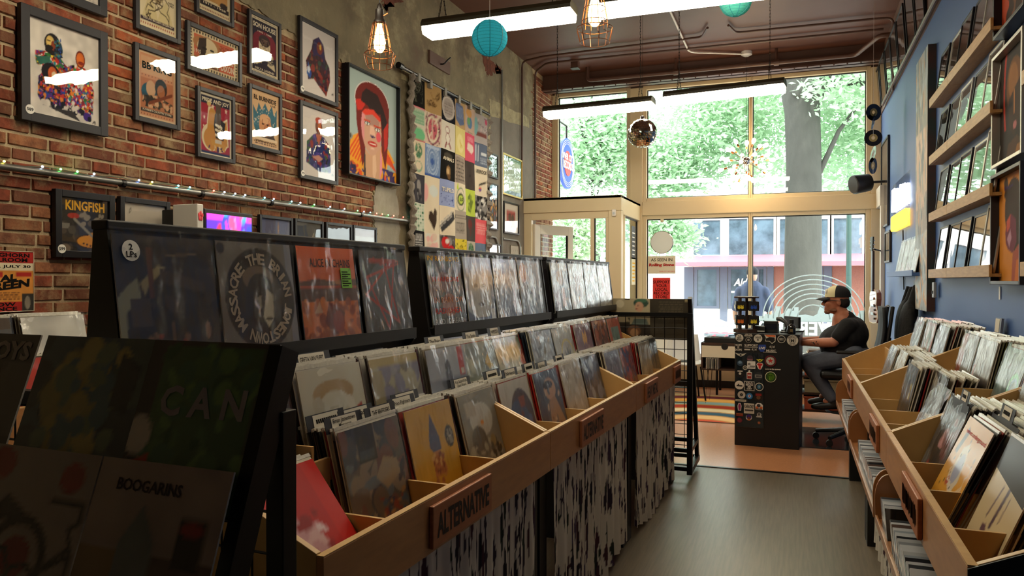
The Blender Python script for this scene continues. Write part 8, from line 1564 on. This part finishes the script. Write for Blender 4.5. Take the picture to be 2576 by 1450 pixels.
# framed pictures near the window
for px0, px1, py0, py1, lb, sp in ((2215, 2231, 366, 567, 'tall black framed picture between the window and the neon sign', [('f', '#6a6460'), ('r', 0, .3, 1, .7, '#4a4442'), ('r', 0, .7, 1, 1, '#8a847c')]), (2224, 2236, 585, 660, 'small black framed picture beside the hanging guitar', [('f', '#a8b0b8'), ('r', .1, .1, .9, .6, '#8a929c')])):
    a, b = onX(px0, py0, 1.01), onX(px1, py1, 1.01); framed_at('framed_picture', lb, (XR - .002, (a.y + b.y) / 2, b.z), (0, 0, R(-90)), abs(a.y - b.y), a.z - b.z, .025, .025, sp, 16, 24, M_fblk, (), True, None, 'framed picture')
# neon sign
ns = onX(2263, 532, XR - .04); ne = thing('neon_sign', 'glowing white script and amber block neon sign', 'neon sign', (XR - .04, ns.y, ns.z), (0, 0, R(-90)))
NW = glow('neon_white', '#f2f4ff', 12); NY = glow('neon_amber', '#ffb42a', 9)
r_ = random.Random(2); x = -.62
for k in range(7):
    h = r_.uniform(.1, .26); pts = [(x, 0, .04), (x + .03, 0, .04 + h), (x + .07, 0, .04 + h * .8), (x + .05, 0, .05), (x + .14, 0, .07)]; MB().tube(bend(pts, .04), .011, 6).build('script_tube', NW, ne, smooth=True); x += .165
x = -.62
for k in range(7): MB().tube(bend([(x, 0, -.16), (x, 0, -.02), (x + .12, 0, -.02), (x + .12, 0, -.16), (x, 0, -.16)], .02), .014, 6).build('block_tube', NY, ne, smooth=True); x += .165
MB().box((-.7, .012, -.2), (.62, .018, .34)).build('backing_panel', pane('neon_acrylic', .6, .05, '#ffffff', None, .02), ne); MB().tube([(.1, .02, -.2), (.11, .03, -.8)], .006, 6).build('cable', M_black, ne)
# blue ledge with bagged records, hanging bags, guitar
a, b = onX(2233, 690, .93), onX(2297, 690, .93); t = thing('blue_ledge', 'blue painted ledge of bagged records under the neon sign', 'shelf', (XR, (a.y + b.y) / 2, a.z - .02)); MB().box((.93, b.y, a.z - .03), (XR, a.y, a.z)).box((.92, b.y, a.z - .03), (.93, a.y, a.z + .02)).build('ledge', M_blue, t, bevel=.003)
for k in range(4): record('silvery bagged record on the blue ledge, %s from the window' % ['fourth', 'third', 'second', 'first'][k], (.945, b.y + .17 + k * .34, a.z + .0005), R(-90), R(11), [('f', '#8a94a4'), ('b', 30, 0, 0, 1, 1, .04, .12, ['#b0bac8', '#6a7486', '#c8ccd4'], k + 2)], (), 16, 'records on the blue ledge')
M_bag = mk('black_fabric', '#08080a', .9, bump=(12, .5, .02)); bp_ = onX(2280, 720, .93)
cb = thing('coat_bundle', 'black bags and coat hanging on the blue wall behind the bins', 'bag', (XR - .02, bp_.y, 1.0)); 
MB().box((XR - .02, bp_.y - .25, bp_.z + .0), (XR, bp_.y + .25, bp_.z + .05)).build('hook_rail', M_black, cb)
for k, (dy, zt, zb, w) in enumerate(((.12, 1.42, .75, .2), (-.12, 1.44, .72, .22))):
    blob('bag', [('e', (XR - .11, bp_.y + dy, 1.0), (.08, w, .32)), ('c', (XR - .09, bp_.y + dy, 1.2), (XR - .05, bp_.y + dy, zt), .06, .03)], M_bag, cb, .014, 4)
MB().tube(bend([(XR - .06, bp_.y + .25, 1.44), (XR - .12, bp_.y + .33, 1.2), (XR - .14, bp_.y + .38, .8)], .1), .02, 8).build('strap', M_bag, cb, smooth=True)
g0 = onX(2203, 640, .90); gz = onX(2203, 850, .90).z; gt = thing('electric_guitar', 'sunburst guitar hanging edge on beside the window', 'guitar', (.90, g0.y, .99), (0, 0, R(-78)))
M_burst = mk('sunburst', '#a8601f', .2, vary=(3, .7, '#2a140a'), coat=.8); M_ch2 = M_chrome
ol = [(.0, .0), (.12, .01), (.17, .07), (.16, .15), (.11, .21), (.13, .29), (.12, .36), (.06, .4), (-.06, .4), (-.12, .36), (-.13, .29), (-.11, .21), (-.16, .15), (-.17, .07), (-.12, .01)]
MB().prism(ol, -.03, .03, 'xz').build('body', M_burst, gt, bevel=.008); MB().prism([(p_ * 1.012, q * 1.004) for p_, q in ol], -.0292, -.025, 'xz').build('binding', M_cream, gt)
MB().box((-.026, -.045, .38), (.026, -.02, .86)).build('neck', mk('maple', '#2c1a10', .4), gt); MB().prism([(-.03, .86), (.03, .86), (.05, 1.03), (-.045, 1.03)], -.05, -.034, 'xz').build('headstock', M_black, gt)
for k in range(3):
    for s in (-1, 1): MB().tube([(s * .03, -.04, .89 + k * .045), (s * .075, -.04, .89 + k * .045)], .006, 6).build('tuner', M_ch2, gt)
for z in (.1, .2, .28): MB().box((-.045, -.04, z), (.045, -.031, z + .03)).build('pickup', M_chrome, gt)
for k in range(4): MB().lathe([(.012, -.045), (.012, -.03)], (.08, 0, .06 + k * .05), 10, 'y').build('knob', M_black, gt)
gh = onX(2212, 632, XR - .05); hk = thing('guitar_hook', 'black wall hook holding the guitar', 'hook', (XR, gh.y, gh.z)); MB().box((XR - .02, gh.y - .03, gh.z - .05), (XR, gh.y + .03, gh.z + .05)).build('plate', M_black, hk); MB().tube([(XR - .02, gh.y, gh.z), (.89, g0.y, gh.z)], .01, 8).build('arm', M_black, hk)
# switch plate, shelf tag, shelf talker
sw = thing('wall_switch', 'grey wall switch plate on the blue wall', 'switch', onX(2354, 730, XR - .02), (0, 0, R(-90))); MB().box((-.04, -.02, -.06), (.04, 0, .06)).build('plate', mk('switch_grey', '#8a8a8c', .4), sw, bevel=.004); MB().box((-.01, -.026, -.03), (.01, -.0205, -.005)).build('toggle', M_black, sw)
a = onX(2500, 800, .985); tg = thing('divider_board', 'grey divider board with a small label behind the right bins', 'divider card', (.99, a.y, 1.1), (R(-5), 0, R(-90))); hz_ = a.z - 1.1; MB().box((-.06, 0, -.12), (.06, .012, hz_)).build('board', mk('board_grey', '#6a7080', .5), tg); MB().box((-.055, -.0015, hz_ - .075), (.03, -.0002, hz_ - .005)).build('label', M_cardl, tg)
pt = thing('price_tag', 'tiny paper tag under the orange portrait', 'tag', onX(2515, 738, XR - .004), (0, 0, R(-90))); MB().box((-.012, -.002, -.035), (.012, -.0005, .035)).build('paper', M_stick, pt)
